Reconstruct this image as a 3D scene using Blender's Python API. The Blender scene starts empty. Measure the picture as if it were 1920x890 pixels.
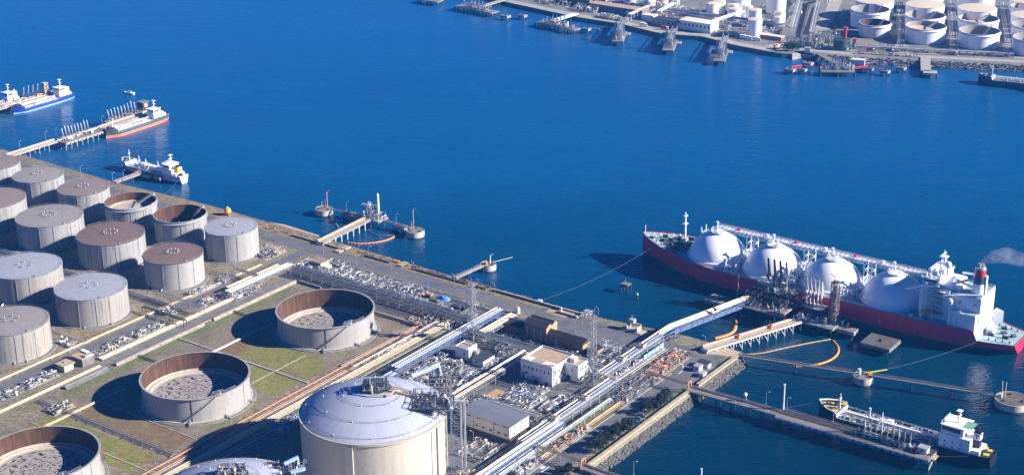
import bpy, math, random
from mathutils import Vector, Matrix

# ------------------------------------------------------------------ camera
C = bpy.context.scene.collection
sc = bpy.context.scene
F, PITCH, ROLL, CAMH = 3026.0, math.radians(21.22), math.radians(-0.6), 400.0
_c, _s = math.cos(PITCH), math.sin(PITCH)
FW = Vector((0, _c, -_s)); R0 = Vector((1, 0, 0)); U0 = Vector((0, _s, _c))
RT = math.cos(ROLL)*R0 + math.sin(ROLL)*U0
UP = -math.sin(ROLL)*R0 + math.cos(ROLL)*U0
cam_d = bpy.data.cameras.new('camera'); cam = bpy.data.objects.new('camera', cam_d); C.objects.link(cam)
cam_d.sensor_width = 36; cam_d.lens = F/1920*36; cam_d.clip_start = 1; cam_d.clip_end = 30000
m = Matrix((RT, UP, -FW)).transposed().to_4x4(); m.translation = Vector((0, 0, CAMH)); cam.matrix_world = m
sc.camera = cam

# ------------------------------------------------------------------ light
SUN_AZ, SUN_EL = math.radians(-11), math.radians(26.5)          # azimuth from +X
w = bpy.data.worlds.new('World'); sc.world = w; w.use_nodes = True
nt = w.node_tree; nt.nodes.clear()
sky = nt.nodes.new('ShaderNodeTexSky'); sky.sky_type = 'NISHITA'; sky.sun_disc = False
sky.sun_elevation = SUN_EL; sky.sun_rotation = math.pi/2 - SUN_AZ
sky.altitude = 100; sky.air_density = 0.7; sky.dust_density = 0.0; sky.ozone_density = 5.0
bg = nt.nodes.new('ShaderNodeBackground'); bg.inputs[1].default_value = 0.05
wo = nt.nodes.new('ShaderNodeOutputWorld')
hs = nt.nodes.new('ShaderNodeHueSaturation'); hs.inputs['Saturation'].default_value = 2.1; hs.inputs['Hue'].default_value = .52; nt.links.new(sky.outputs[0], hs.inputs['Color']); nt.links.new(hs.outputs[0], bg.inputs[0]); nt.links.new(bg.outputs[0], wo.inputs[0])
sd = bpy.data.lights.new('sun', 'SUN'); sd.energy = 5.0; sd.angle = math.radians(0.5); sd.color = (1.0, 0.92, 0.82)
so = bpy.data.objects.new('sun', sd); C.objects.link(so)
sdir = Vector((math.cos(SUN_EL)*math.cos(SUN_AZ), math.cos(SUN_EL)*math.sin(SUN_AZ), math.sin(SUN_EL)))
so.rotation_euler = sdir.to_track_quat('Z', 'Y').to_euler(); so.location = (0, 0, 900)
sc.view_settings.view_transform = 'Standard'; sc.view_settings.look = 'None'
sc.view_settings.exposure = 1.3; sc.view_settings.gamma = 1; sc.view_settings.use_curve_mapping = False
sc.render.engine = 'CYCLES'
sc.cycles.max_bounces = 5; sc.cycles.diffuse_bounces = 2; sc.cycles.glossy_bounces = 2
sc.cycles.transmission_bounces = 2; sc.cycles.volume_bounces = 0; sc.cycles.use_denoising = True

# ------------------------------------------------------------------ frames
GA = math.radians(-36.2)
UX = (math.cos(GA), math.sin(GA)); VX = (-math.sin(GA), math.cos(GA))
LAND = 4.0

class Frame:
    def __init__(s, ox, oy, ang): s.o = (ox, oy); s.a = ang; s.x = (math.cos(ang), math.sin(ang)); s.y = (-math.sin(ang), math.cos(ang))
    def w(s, p): return Vector((s.o[0]+p[0]*s.x[0]+p[1]*s.y[0], s.o[1]+p[0]*s.x[1]+p[1]*s.y[1], p[2] if len(p) > 2 else 0))
    def inv(s, P): 
        dx, dy = P[0]-s.o[0], P[1]-s.o[1]
        return (dx*s.x[0]+dy*s.x[1], dx*s.y[0]+dy*s.y[1], P[2] if len(P) > 2 else 0)
SITE = Frame(0, 800, GA)
WORLD = Frame(0, 0, 0)

def ground(x, y, z=LAND):                     # point at height z seen at photo position x, y
    d = FW + (x-960)/F*RT - (y-445)/F*UP
    t = (z-CAMH)/d.z
    return Vector((0, 0, CAMH)) + t*d
def site(x, y, z=LAND): return SITE.inv(ground(x, y, z))

# ------------------------------------------------------------------ mesh builder
class B:
    def __init__(s): s.v = []; s.f = []; s.mi = []; s.m = 0
    def add(s, vs, fs):
        n = len(s.v); s.v += [tuple(p) for p in vs]
        for f in fs: s.f.append(tuple(i+n for i in f)); s.mi.append(s.m)
        return s
    def box(s, x0, x1, y0, y1, z0, z1):
        return s.add([(x0,y0,z0),(x1,y0,z0),(x1,y1,z0),(x0,y1,z0),(x0,y0,z1),(x1,y0,z1),(x1,y1,z1),(x0,y1,z1)],
              [(3,2,1,0),(4,5,6,7),(0,1,5,4),(1,2,6,5),(2,3,7,6),(3,0,4,7)])
    def cbox(s, x, y, z0, sx, sy, h, rot=0):
        c, n = math.cos(rot), math.sin(rot); pts = []
        for z in (z0, z0+h):
            for a, b in ((-1,-1),(1,-1),(1,1),(-1,1)):
                dx, dy = a*sx/2, b*sy/2; pts.append((x+dx*c-dy*n, y+dx*n+dy*c, z))
        return s.add(pts, [(3,2,1,0),(4,5,6,7),(0,1,5,4),(1,2,6,5),(2,3,7,6),(3,0,4,7)])
    def prism(s, poly, z0, z1):
        n = len(poly)
        a = sum(poly[i][0]*poly[(i+1)%n][1]-poly[(i+1)%n][0]*poly[i][1] for i in range(n))
        if a < 0: poly = poly[::-1]
        vs = [(p[0],p[1],z0) for p in poly]+[(p[0],p[1],z1) for p in poly]
        fs = [tuple(range(n-1,-1,-1)), tuple(range(n,2*n))]+[(i,(i+1)%n,n+(i+1)%n,n+i) for i in range(n)]
        return s.add(vs, fs)
    def sheet(s, poly, z):
        n = len(poly)
        a = sum(poly[i][0]*poly[(i+1)%n][1]-poly[(i+1)%n][0]*poly[i][1] for i in range(n))
        if a < 0: poly = poly[::-1]
        return s.add([(p[0],p[1],z) for p in poly], [tuple(range(n))])
    def beam(s, p, q, w=.2, h=None):
        h = h or w; p = Vector(p); q = Vector(q); d = (q-p)
        if d.length < 1e-6: return s
        d.normalize(); up = Vector((0,0,1)) if abs(d.z) < .98 else Vector((1,0,0))
        a = d.cross(up).normalized(); b = a.cross(d).normalized()
        vs = [P+a*(i*w/2)+b*(j*h/2) for P in (p,q) for i,j in ((-1,-1),(1,-1),(1,1),(-1,1))]
        return s.add(vs, [(0,1,2,3),(7,6,5,4),(0,4,5,1),(1,5,6,2),(2,6,7,3),(3,7,4,0)])
    def pipe(s, pts, r, n=6, caps=True):
        pts = [Vector(p) for p in pts]; rings = []; prev = None
        for i, p in enumerate(pts):
            if i == 0: d = pts[1]-p
            elif i == len(pts)-1: d = p-pts[i-1]
            else: d = (p-pts[i-1]).normalized()+(pts[i+1]-p).normalized()
            if d.length < 1e-6: d = Vector((0,0,1))
            d.normalize()
            if prev is None:
                up = Vector((0,0,1)) if abs(d.z) < .95 else Vector((1,0,0)); a = d.cross(up).normalized()
            else:
                a = prev-d*prev.dot(d)
                a = a.normalized() if a.length > 1e-4 else d.cross(Vector((0,0,1))).normalized()
            prev = a; b = d.cross(a)
            k = 1.0
            if 0 < i < len(pts)-1:
                cs = max(.5, d.dot((pts[i+1]-p).normalized())); k = 1/cs**.5
            rr = r[i] if isinstance(r, (list, tuple)) else r
            rings.append([p+(a*math.cos(2*math.pi*j/n)+b*math.sin(2*math.pi*j/n))*rr*k for j in range(n)])
        vs = [q for g in rings for q in g]; fs = []
        for i in range(len(rings)-1):
            for j in range(n):
                fs.append((i*n+j, i*n+(j+1)%n, (i+1)*n+(j+1)%n, (i+1)*n+j))
        if caps: fs += [tuple(range(n-1,-1,-1)), tuple(range((len(rings)-1)*n, len(rings)*n))]
        return s.add(vs, fs)
    def lathe(s, prof, n=32, c=(0,0), caps=(True, True), a0=0, a1=2*math.pi):
        full = abs(a1-a0-2*math.pi) < 1e-6; k = n if full else n+1
        vs = []; fs = []
        for r, z in prof:
            for j in range(k):
                a = a0+(a1-a0)*j/n; vs.append((c[0]+r*math.cos(a), c[1]+r*math.sin(a), z))
        for i in range(len(prof)-1):
            for j in range(n):
                j2 = (j+1) % k
                fs.append((i*k+j, i*k+j2, (i+1)*k+j2, (i+1)*k+j))
        if full and caps[0]: fs.append(tuple(range(k-1,-1,-1)))
        if full and caps[1]: fs.append(tuple(range((len(prof)-1)*k, len(prof)*k)))
        return s.add(vs, fs)
    def cyl(s, x, y, z0, z1, r, r1=None, n=12): return s.lathe([(r,z0),(r if r1 is None else r1,z1)], n, (x,y))
    def ball(s, c, r, n=10, k=6, sz=1.0):
        prof = [(max(r*math.cos(-math.pi/2+math.pi*i/k), .001), c[2]+sz*r*math.sin(-math.pi/2+math.pi*i/k)) for i in range(k+1)]
        return s.lathe(prof, n, (c[0],c[1]))
    def loft(s, secs, close=False):
        n = len(secs[0]); vs = [p for g in secs for p in g]; fs = []
        for i in range(len(secs)-1):
            for j in range(n if close else n-1):
                j2 = (j+1) % n
                fs.append((i*n+j, (i+1)*n+j, (i+1)*n+j2, i*n+j2))
        return s.add(vs, fs)
    def ring_rail(s, c, R, z, h=1.1, n=48, r=.06, a0=0, a1=2*math.pi, step=3):
        for zz in (z+h, z+h*.5):
            pts = [(c[0]+R*math.cos(a0+(a1-a0)*i/n), c[1]+R*math.sin(a0+(a1-a0)*i/n), zz) for i in range(n+1)]
            s.pipe(pts, r, 4, False)
        for i in range(0, n, step):
            a = a0+(a1-a0)*i/n; x, y = c[0]+R*math.cos(a), c[1]+R*math.sin(a)
            s.beam((x,y,z), (x,y,z+h), r*2)
        return s
    def rail(s, pts, h=1.1, r=.06, step=2.5):
        for a, b in zip(pts, pts[1:]):
            a = Vector(a); b = Vector(b); L = (b-a).length
            for k in (1, .5): s.beam(a+Vector((0,0,h*k)), b+Vector((0,0,h*k)), r*1.6)
            nn = max(1, int(L/step))
            for i in range(nn+1):
                p = a.lerp(b, i/nn); s.beam(p, p+Vector((0,0,h)), r*1.6)
        return s
    def lattice(s, x, y, z0, z1, w0, w1, n=8, t=.25, tb=.15):
        lv = []
        for i in range(n+1):
            k = i/n; ww = (w0+(w1-w0)*k)/2; z = z0+(z1-z0)*k
            lv.append([Vector((x+a*ww, y+b*ww, z)) for a, b in ((-1,-1),(1,-1),(1,1),(-1,1))])
        for i in range(n):
            for j in range(4):
                s.beam(lv[i][j], lv[i+1][j], t)
                s.beam(lv[i+1][j], lv[i+1][(j+1)%4], tb)
                if i % 2: s.beam(lv[i][j], lv[i+1][(j+1)%4], tb)
                else: s.beam(lv[i][(j+1)%4], lv[i+1][j], tb)
        return s
    def stairs(s, p, q, w=1.0):
        p = Vector(p); q = Vector(q); d = q-p; side = Vector((-d.y, d.x, 0)).normalized()*w/2
        for k in (-1, 1):
            s.beam(p+side*k, q+side*k, .12, .3); s.beam(p+side*k+Vector((0,0,1)), q+side*k+Vector((0,0,1)), .1)
        n = max(2, int(d.length/.6))
        for i in range(n+1):
            c = p.lerp(q, i/n); s.beam(c-side, c+side, .25, .06)
        return s

# ------------------------------------------------------------------ things and parts
class T: pass
def thing(name, label, cat, org=(0,0,0), fr=SITE, group=None, kind=None):
    t = T(); o = bpy.data.objects.new(name, None); C.objects.link(o)
    o.empty_display_size = .5
    o.location = fr.w(org); o.rotation_euler = (0,0,fr.a)
    if label: o['label'] = label
    if cat: o['category'] = cat
    if group: o['group'] = group
    if kind: o['kind'] = kind
    t.o = o; t.org = org; t.fr = fr
    return t
def mesh_of(name, b, mats, off=(0,0,0), smooth=None):
    me = bpy.data.meshes.new(name)
    me.from_pydata([(p[0]-off[0], p[1]-off[1], p[2]-off[2]) for p in b.v], [], b.f)
    for mm in (mats if isinstance(mats, (list, tuple)) else [mats]): me.materials.append(mm)
    if any(b.mi): me.polygons.foreach_set('material_index', b.mi)
    if smooth:
        me.polygons.foreach_set('use_smooth', [True]*len(me.polygons))
        if smooth is not True: me.set_sharp_from_angle(angle=math.radians(smooth))
    me.update()
    return me
def part(t, name, b, mats, parent=None, smooth=None, label=None):
    o = bpy.data.objects.new(name, mesh_of(name, b, mats, t.org, smooth)); C.objects.link(o)
    o.parent = parent or t.o
    if label: o['label'] = label
    return o
def solo(name, label, cat, b, mats, org=(0,0,0), fr=SITE, group=None, kind=None, smooth=None):
    o = bpy.data.objects.new(name, mesh_of(name, b, mats, org, smooth)); C.objects.link(o)
    o.location = fr.w(org); o.rotation_euler = (0,0,fr.a)
    if label: o['label'] = label
    if cat: o['category'] = cat
    if group: o['group'] = group
    if kind: o['kind'] = kind
    return o
def dup(o, loc, rz=None, label=None, group=None, scale=None):
    def cp(x, par):
        c = x.copy(); C.objects.link(c); c.parent = par
        for ch in kids.get(x.name, ()): cp(ch, c)
        return c
    kids = {}
    def walk(x):
        kids[x.name] = list(x.children)
        for ch in x.children: walk(ch)
    walk(o)
    r = cp(o, None); r.location = loc
    if rz is not None: r.rotation_euler = (0,0,rz)
    if label: r['label'] = label
    if group: r['group'] = group
    if scale: r.scale = (scale,)*3
    return r

# ------------------------------------------------------------------ materials
def mk(name, col, rough=.6, metal=0., var=.12, scale=.35, col2=None, bump=0., detail=4, thr=None, spec=.4, space='world', stretch=None):
    ma = bpy.data.materials.new(name); ma.use_nodes = True; n = ma.node_tree.nodes; l = ma.node_tree.links
    p = n['Principled BSDF']; p.inputs['Roughness'].default_value = rough; p.inputs['Metallic'].default_value = metal
    p.inputs['Specular IOR Level'].default_value = spec
    if space == 'world': co = n.new('ShaderNodeNewGeometry').outputs['Position']
    else: co = n.new('ShaderNodeTexCoord').outputs['Object']
    if stretch:
        mp = n.new('ShaderNodeMapping'); mp.inputs['Scale'].default_value = stretch; l.new(co, mp.inputs[0]); co = mp.outputs[0]
    tx = n.new('ShaderNodeTexNoise'); tx.inputs['Scale'].default_value = scale; tx.inputs['Detail'].default_value = detail; tx.inputs['Roughness'].default_value = .65
    l.new(co, tx.inputs['Vector'])
    rp = n.new('ShaderNodeValToRGB')
    a = [max(0, c*(1-var)) for c in col]; b = [min(1, c*(1+var)) for c in (col2 or col)]
    if col2: a = list(col); b = list(col2)
    lo, hi = thr or (.32, .68)
    rp.color_ramp.elements[0].position = lo; rp.color_ramp.elements[1].position = hi
    rp.color_ramp.elements[0].color = (*a, 1); rp.color_ramp.elements[1].color = (*b, 1)
    l.new(tx.outputs['Fac'], rp.inputs[0]); l.new(rp.outputs[0], p.inputs['Base Color'])
    if bump:
        bu = n.new('ShaderNodeBump'); bu.inputs['Strength'].default_value = bump; bu.inputs['Distance'].default_value = .3
        l.new(tx.outputs['Fac'], bu.inputs['Height']); l.new(bu.outputs[0], p.inputs['Normal'])
    return ma
def nodes_of(ma): return ma.node_tree.nodes, ma.node_tree.links, ma.node_tree.nodes['Principled BSDF']
def mixc(n, l, fac, a, b, mode='MIX'):
    x = n.new('ShaderNodeMix'); x.data_type = 'RGBA'; x.blend_type = mode
    for i, v in ((6, a), (7, b)):
        if isinstance(v, tuple): x.inputs[i].default_value = (*v, 1)
        else: l.new(v, x.inputs[i])
    if isinstance(fac, (int, float)): x.inputs[0].default_value = fac
    else: l.new(fac, x.inputs[0])
    return x.outputs[2]
def noise(n, l, co, scale, detail=4, rough=.6, lo=.4, hi=.6, sx=None):
    if sx:
        mp = n.new('ShaderNodeMapping'); mp.inputs['Scale'].default_value = sx; l.new(co, mp.inputs[0]); co = mp.outputs[0]
    t = n.new('ShaderNodeTexNoise'); t.inputs['Scale'].default_value = scale; t.inputs['Detail'].default_value = detail; t.inputs['Roughness'].default_value = rough
    l.new(co, t.inputs['Vector'])
    r = n.new('ShaderNodeMapRange'); r.inputs['From Min'].default_value = lo; r.inputs['From Max'].default_value = hi
    l.new(t.outputs['Fac'], r.inputs['Value']); return r.outputs[0]
def polar(n, l, R, zk=.03, ka=1.0):
    co = n.new('ShaderNodeTexCoord').outputs['Object']; s = n.new('ShaderNodeSeparateXYZ'); l.new(co, s.inputs[0])
    at = n.new('ShaderNodeMath'); at.operation = 'ARCTAN2'; l.new(s.outputs[1], at.inputs[0]); l.new(s.outputs[0], at.inputs[1])
    m1 = n.new('ShaderNodeMath'); m1.operation = 'MULTIPLY'; l.new(at.outputs[0], m1.inputs[0]); m1.inputs[1].default_value = R*ka
    m2 = n.new('ShaderNodeMath'); m2.operation = 'MULTIPLY'; l.new(s.outputs[2], m2.inputs[0]); m2.inputs[1].default_value = zk
    ln = n.new('ShaderNodeVectorMath'); ln.operation = 'LENGTH'
    c2 = n.new('ShaderNodeCombineXYZ'); l.new(s.outputs[0], c2.inputs[0]); l.new(s.outputs[1], c2.inputs[1]); l.new(c2.outputs[0], ln.inputs[0])
    cb = n.new('ShaderNodeCombineXYZ'); l.new(m1.outputs[0], cb.inputs[0]); l.new(m2.outputs[0], cb.inputs[1])
    return cb.outputs[0], at.outputs[0], ln.outputs['Value'], s.outputs[2], co
def plain(name, rough=.6, metal=0., spec=.4):
    ma = bpy.data.materials.new(name); ma.use_nodes = True; n, l, p = nodes_of(ma)
    p.inputs['Roughness'].default_value = rough; p.inputs['Metallic'].default_value = metal; p.inputs['Specular IOR Level'].default_value = spec
    return ma, n, l, p
def tank_wall(name, base, streak, amt=.7, R=20., rust=None, rust_amt=.5, seams=True):
    ma, n, l, p = plain(name, .55)
    pc, ang, rad, z, co = polar(n, l, R)
    geo = n.new('ShaderNodeNewGeometry').outputs['Position']
    oi = n.new('ShaderNodeObjectInfo').outputs['Random']
    av = n.new('ShaderNodeVectorMath'); av.operation = 'ADD'; l.new(pc, av.inputs[0])
    cx = n.new('ShaderNodeCombineXYZ'); mm = n.new('ShaderNodeMath'); mm.operation = 'MULTIPLY'; mm.inputs[1].default_value = 300; l.new(oi, mm.inputs[0]); l.new(mm.outputs[0], cx.inputs[2]); l.new(cx.outputs[0], av.inputs[1])
    v = av.outputs[0]
    f1 = noise(n, l, v, .9, 3, .6, .53, .72)
    f2 = noise(n, l, v, .25, 3, .6, .42, .7)
    f3 = noise(n, l, geo, .5, 4, .6, .3, .7)
    c = mixc(n, l, f2, base, tuple(x*.78 for x in base))
    c = mixc(n, l, f3, c, tuple(x*1.08 for x in base))
    f1s = n.new('ShaderNodeMath'); f1s.operation = 'MULTIPLY'; l.new(f1, f1s.inputs[0]); f1s.inputs[1].default_value = amt
    c = mixc(n, l, f1s.outputs[0], c, streak)
    if rust:
        f4 = noise(n, l, v, .55, 3, .6, .5, .75, (1, 1.5, 1.7)); fm = n.new('ShaderNodeMath'); fm.operation = 'MULTIPLY'; fm.inputs[1].default_value = rust_amt; l.new(f4, fm.inputs[0])
        c = mixc(n, l, fm.outputs[0], c, rust)
    l.new(c, p.inputs['Base Color'])
    return ma
def tank_roof(name, base, c2, R=20.):
    ma, n, l, p = plain(name, .6)
    pc, ang, rad, z, co = polar(n, l, 1.0)
    cb = n.new('ShaderNodeCombineXYZ'); a6 = n.new('ShaderNodeMath'); a6.operation = 'MULTIPLY'; a6.inputs[1].default_value = 6; l.new(ang, a6.inputs[0])
    r1 = n.new('ShaderNodeMath'); r1.operation = 'MULTIPLY'; r1.inputs[1].default_value = .12; l.new(rad, r1.inputs[0])
    l.new(a6.outputs[0], cb.inputs[0]); l.new(r1.outputs[0], cb.inputs[1])
    f1 = noise(n, l, cb.outputs[0], 1.6, 4, .6, .35, .7)
    geo = n.new('ShaderNodeNewGeometry').outputs['Position']
    f2 = noise(n, l, geo, .35, 5, .65, .38, .66)
    c = mixc(n, l, f1, base, c2); c = mixc(n, l, f2, c, tuple(x*1.1 for x in base))
    l.new(c, p.inputs['Base Color']); return ma
# ------------------------------------------------------------------ material set
asphalt = mk('asphalt', (.125,.126,.134), .85, var=.25, scale=.12, detail=6)
asphalt_old = mk('asphalt_old', (.165,.16,.155), .9, var=.3, scale=.2, detail=6)
paving = mk('paving', (.135,.132,.128), .9, var=.35, scale=.16, detail=6)
concrete = mk('concrete', (.36,.34,.30), .8, var=.25, scale=.4, detail=6)
concrete_d = mk('concrete_dark', (.17,.165,.155), .85, var=.3, scale=.4, detail=6)
concrete_tan = mk('concrete_tan', (.40,.33,.24), .8, var=.25, scale=.4, detail=6)
sand = mk('sand', (.42,.35,.24), .9, var=.2, scale=.5)
paint_line = mk('paint_line', (.72,.71,.66), .7, var=.25, scale=1.5)
steel_grey = mk('steel_grey', (.30,.31,.33), .45, .35, var=.3, scale=.5)
tower_steel = mk('tower_steel', (.24,.28,.36), .5, .1, var=.3, scale=.5)
steel_light = mk('steel_light', (.46,.47,.48), .4, .3, var=.2, scale=.4)
steel_dark = mk('steel_dark', (.055,.06,.07), .5, .2, var=.4, scale=.6)
galv = mk('galvanised', (.40,.41,.42), .4, .5, var=.2, scale=1)
blue_steel = mk('blue_steel', (.10,.19,.42), .45, .1, var=.2, scale=.5)
pale_blue = mk('pale_blue_panel', (.30,.46,.60), .5, var=.2, scale=.4)
pipe_cream = mk('pipe_cream', (.56,.475,.345), .5, var=.14, scale=.35)
pipe_tan = mk('pipe_tan', (.50,.38,.26), .6, var=.22, scale=.35)
pipe_white = mk('pipe_white', (.72,.71,.68), .45, var=.12, scale=.4)
pipe_silver = mk('pipe_silver', (.58,.59,.61), .35, .45, var=.15, scale=.4)
pipe_grey = mk('pipe_grey', (.26,.26,.27), .5, .2, var=.3, scale=.4)
pipe_yellow = mk('pipe_yellow', (.56,.51,.31), .5, var=.14, scale=.4)
pipe_red = mk('pipe_red', (.47,.21,.14), .6, var=.25, scale=.3)
pipe_rust = mk('pipe_rust', (.40,.24,.15), .7, var=.3, scale=.4)
white_paint = mk('white_paint', (.80,.80,.79), .4, var=.05, scale=.3)
cream_wall = mk('cream_wall', (.70,.65,.55), .6, var=.08, scale=.3)
red_paint = mk('red_paint', (.42,.035,.04), .5, var=.15, scale=.4)
orange = mk('orange', (.85,.27,.05), .5, var=.1, scale=.6)
yellow = mk('yellow_paint', (.78,.50,.04), .5, var=.1, scale=.6)
window_m = mk('window_glass', (.03,.04,.06), .15, var=.3, scale=.6, spec=.6)
dark = mk('dark_opening', (.02,.02,.022), .8, var=.2, scale=.6)
roof_grey = mk('roof_grey', (.155,.165,.20), .6, var=.12, scale=.25)
roof_tan = mk('roof_tan', (.42,.30,.21), .8, var=.15, scale=.35)
roof_pale = mk('roof_pale', (.72,.62,.47), .8, var=.1, scale=.35)
brown_wall = mk('brown_wall', (.19,.12,.075), .7, var=.22, scale=.5)
brown_roof = mk('brown_roof', (.032,.03,.028), .8, var=.3, scale=.4)  # brown taken almost to black: shade on the near slopes is painted in
cream_tank = mk('cream_tank', (.66,.56,.42), .6, var=.06, scale=.2)
rock_m = mk('rock', (.11,.108,.105), .9, var=.5, scale=.6, bump=.6)
rust_m = mk('rust', (.20,.085,.04), .8, var=.4, scale=.4, col2=(.36,.17,.085))
leaf_m = mk('leaf', (.008,.016,.009), .7, var=.5, scale=.5, col2=(.03,.042,.02))
bark_m = mk('bark', (.09,.065,.045), .9)
boom_m = mk('boom_orange', (.72,.30,.07), .6, var=.2, scale=.8)
rope_m = mk('rope', (.10,.13,.16), .8)
deck_green = mk('deck_grey_green', (.23,.33,.34), .7, var=.18, scale=.25)

def soil():
    ma, n, l, p = plain('soil', .95)
    g = n.new('ShaderNodeNewGeometry').outputs['Position']
    f1 = noise(n, l, g, .035, 6, .65, .35, .65); f2 = noise(n, l, g, .5, 6, .7, .35, .65); f3 = noise(n, l, g, .06, 6, .7, .52, .66)
    f4 = noise(n, l, g, .11, 5, .7, .5, .7)
    c = mixc(n, l, f1, (.20,.165,.115), (.27,.22,.16)); c = mixc(n, l, f4, c, (.13,.115,.09))
    c = mixc(n, l, f3, c, (.15,.165,.06)); d = mixc(n, l, f2, (.4,.4,.4), (1.4,1.4,1.4)); c = mixc(n, l, 1.0, c, d, 'MULTIPLY')
    l.new(c, p.inputs['Base Color']); return ma
def moss(name, a, b, cc, s=.12):
    ma, n, l, p = plain(name, .95)
    g = n.new('ShaderNodeNewGeometry').outputs['Position']
    f1 = noise(n, l, g, s, 5, .65, .42, .6); f2 = noise(n, l, g, s*1.7, 5, .65, .52, .66); f3 = noise(n, l, g, .9, 5, .7, .3, .7)
    c = mixc(n, l, f1, a, b); c = mixc(n, l, f2, c, cc); d = mixc(n, l, f3, (.45,.45,.45), (1.45,1.45,1.45)); c = mixc(n, l, 1.0, c, d, 'MULTIPLY')
    l.new(c, p.inputs['Base Color']); return ma
soil_m = soil()
moss_red = moss('moss_red', (.18,.10,.06), (.165,.125,.065), (.19,.17,.05))
moss_green = moss('moss_green', (.20,.185,.05), (.15,.18,.03), (.20,.11,.05))
grass_strip = moss('grass_strip', (.11,.145,.045), (.19,.165,.10), (.15,.20,.04), .13)
scrub = moss('scrub', (.27,.20,.11), (.19,.135,.08), (.20,.19,.09), .2)
grass_dull = moss('grass_dull', (.21,.17,.125), (.155,.125,.085), (.135,.15,.05), .06)

def water_mat():
    ma, n, l, p = plain('sea_water', .12)
    p.inputs['IOR'].default_value = 1.33; p.inputs['Specular IOR Level'].default_value = .4; p.inputs['Roughness'].default_value = .2
    g = n.new('ShaderNodeNewGeometry').outputs['Position']
    f = noise(n, l, g, .004, 4, .5, .3, .7)
    sp = n.new('ShaderNodeSeparateXYZ'); l.new(g, sp.inputs[0])
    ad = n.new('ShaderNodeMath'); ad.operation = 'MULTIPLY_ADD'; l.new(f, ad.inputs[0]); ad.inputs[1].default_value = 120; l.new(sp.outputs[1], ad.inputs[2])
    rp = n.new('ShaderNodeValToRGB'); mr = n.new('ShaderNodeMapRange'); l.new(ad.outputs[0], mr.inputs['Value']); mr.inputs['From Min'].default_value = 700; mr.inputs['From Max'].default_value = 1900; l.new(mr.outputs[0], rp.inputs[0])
    e = rp.color_ramp.elements; e[0].position = 0; e[0].color = (0,.013,.030,1); e[1].position = 1; e[1].color = (.012,.085,.25,1)   # brighter blue with distance: sky reflection and haze put into the colour
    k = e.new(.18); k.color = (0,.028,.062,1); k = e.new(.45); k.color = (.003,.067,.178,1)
    c = rp.outputs[0]
    l.new(c, p.inputs['Base Color'])
    def nz(scale, sx, det=3):
        mp = n.new('ShaderNodeMapping'); mp.inputs['Scale'].default_value = sx; mp.inputs['Rotation'].default_value = (0,0,.5); l.new(g, mp.inputs[0])
        t = n.new('ShaderNodeTexNoise'); t.inputs['Scale'].default_value = scale; t.inputs['Detail'].default_value = det; l.new(mp.outputs[0], t.inputs['Vector']); return t.outputs['Fac']
    b1 = n.new('ShaderNodeBump'); b1.inputs['Strength'].default_value = .42; b1.inputs['Distance'].default_value = .9; l.new(nz(.28, (1,1.8,1)), b1.inputs['Height'])
    b2 = n.new('ShaderNodeBump'); b2.inputs['Strength'].default_value = .18; b2.inputs['Distance'].default_value = 3.0; l.new(nz(.045, (1,2.2,1)), b2.inputs['Height']); l.new(b1.outputs[0], b2.inputs['Normal'])
    l.new(b2.outputs[0], p.inputs['Normal'])
    st = noise(n, l, g, .006, 6, .7, .38, .66, (1, 3.2, 1)); ro = n.new('ShaderNodeMapRange'); ro.inputs['To Min'].default_value = .10; ro.inputs['To Max'].default_value = .32; l.new(st, ro.inputs['Value']); l.new(ro.outputs[0], p.inputs['Roughness'])
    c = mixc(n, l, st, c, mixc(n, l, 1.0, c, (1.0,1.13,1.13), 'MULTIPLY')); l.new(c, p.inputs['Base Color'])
    return ma
water_m = water_mat()

# ------------------------------------------------------------------ water, land, haze
def structure(name, b, ma, fr=SITE): return solo(name, None, None, b, ma, fr=fr, kind='structure')
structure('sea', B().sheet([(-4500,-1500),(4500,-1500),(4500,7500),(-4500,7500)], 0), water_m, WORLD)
land_poly = [(-760,103),(-560,104),(-440,101),(-350,106),(-240,104),(-116,100.5),(-55,98.5),(-16,98.5),(18,103.5),(48,107),(84,106),(88,100),(88,-340),(-760,-340)]
structure('ground', B().prism(land_poly, -3, LAND), soil_m)
hz = bpy.data.materials.new('haze'); hz.use_nodes = True; n_ = hz.node_tree.nodes; n_.remove(n_['Principled BSDF'])
pv = n_.new('ShaderNodeVolumePrincipled'); pv.inputs['Color'].default_value = (.06,.36,1,1); pv.inputs['Density'].default_value = .00008; pv.inputs['Anisotropy'].default_value = .1
hz.node_tree.links.new(pv.outputs[0], n_['Material Output'].inputs['Volume'])
HAZE = True
if HAZE: solo('haze', None, None, B().box(-4600,4600,-1600,7600,-4,416), hz, fr=WORLD, kind='stuff')

zz = [LAND]
def flat(name, b_poly, ma, dz=.02, kind='structure'):
    return solo(name, None, None, B().sheet(b_poly, LAND+dz), ma, kind=kind)
def rect(u0, u1, v0, v1): return [(u0,v0),(u1,v0),(u1,v1),(u0,v1)]
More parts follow.
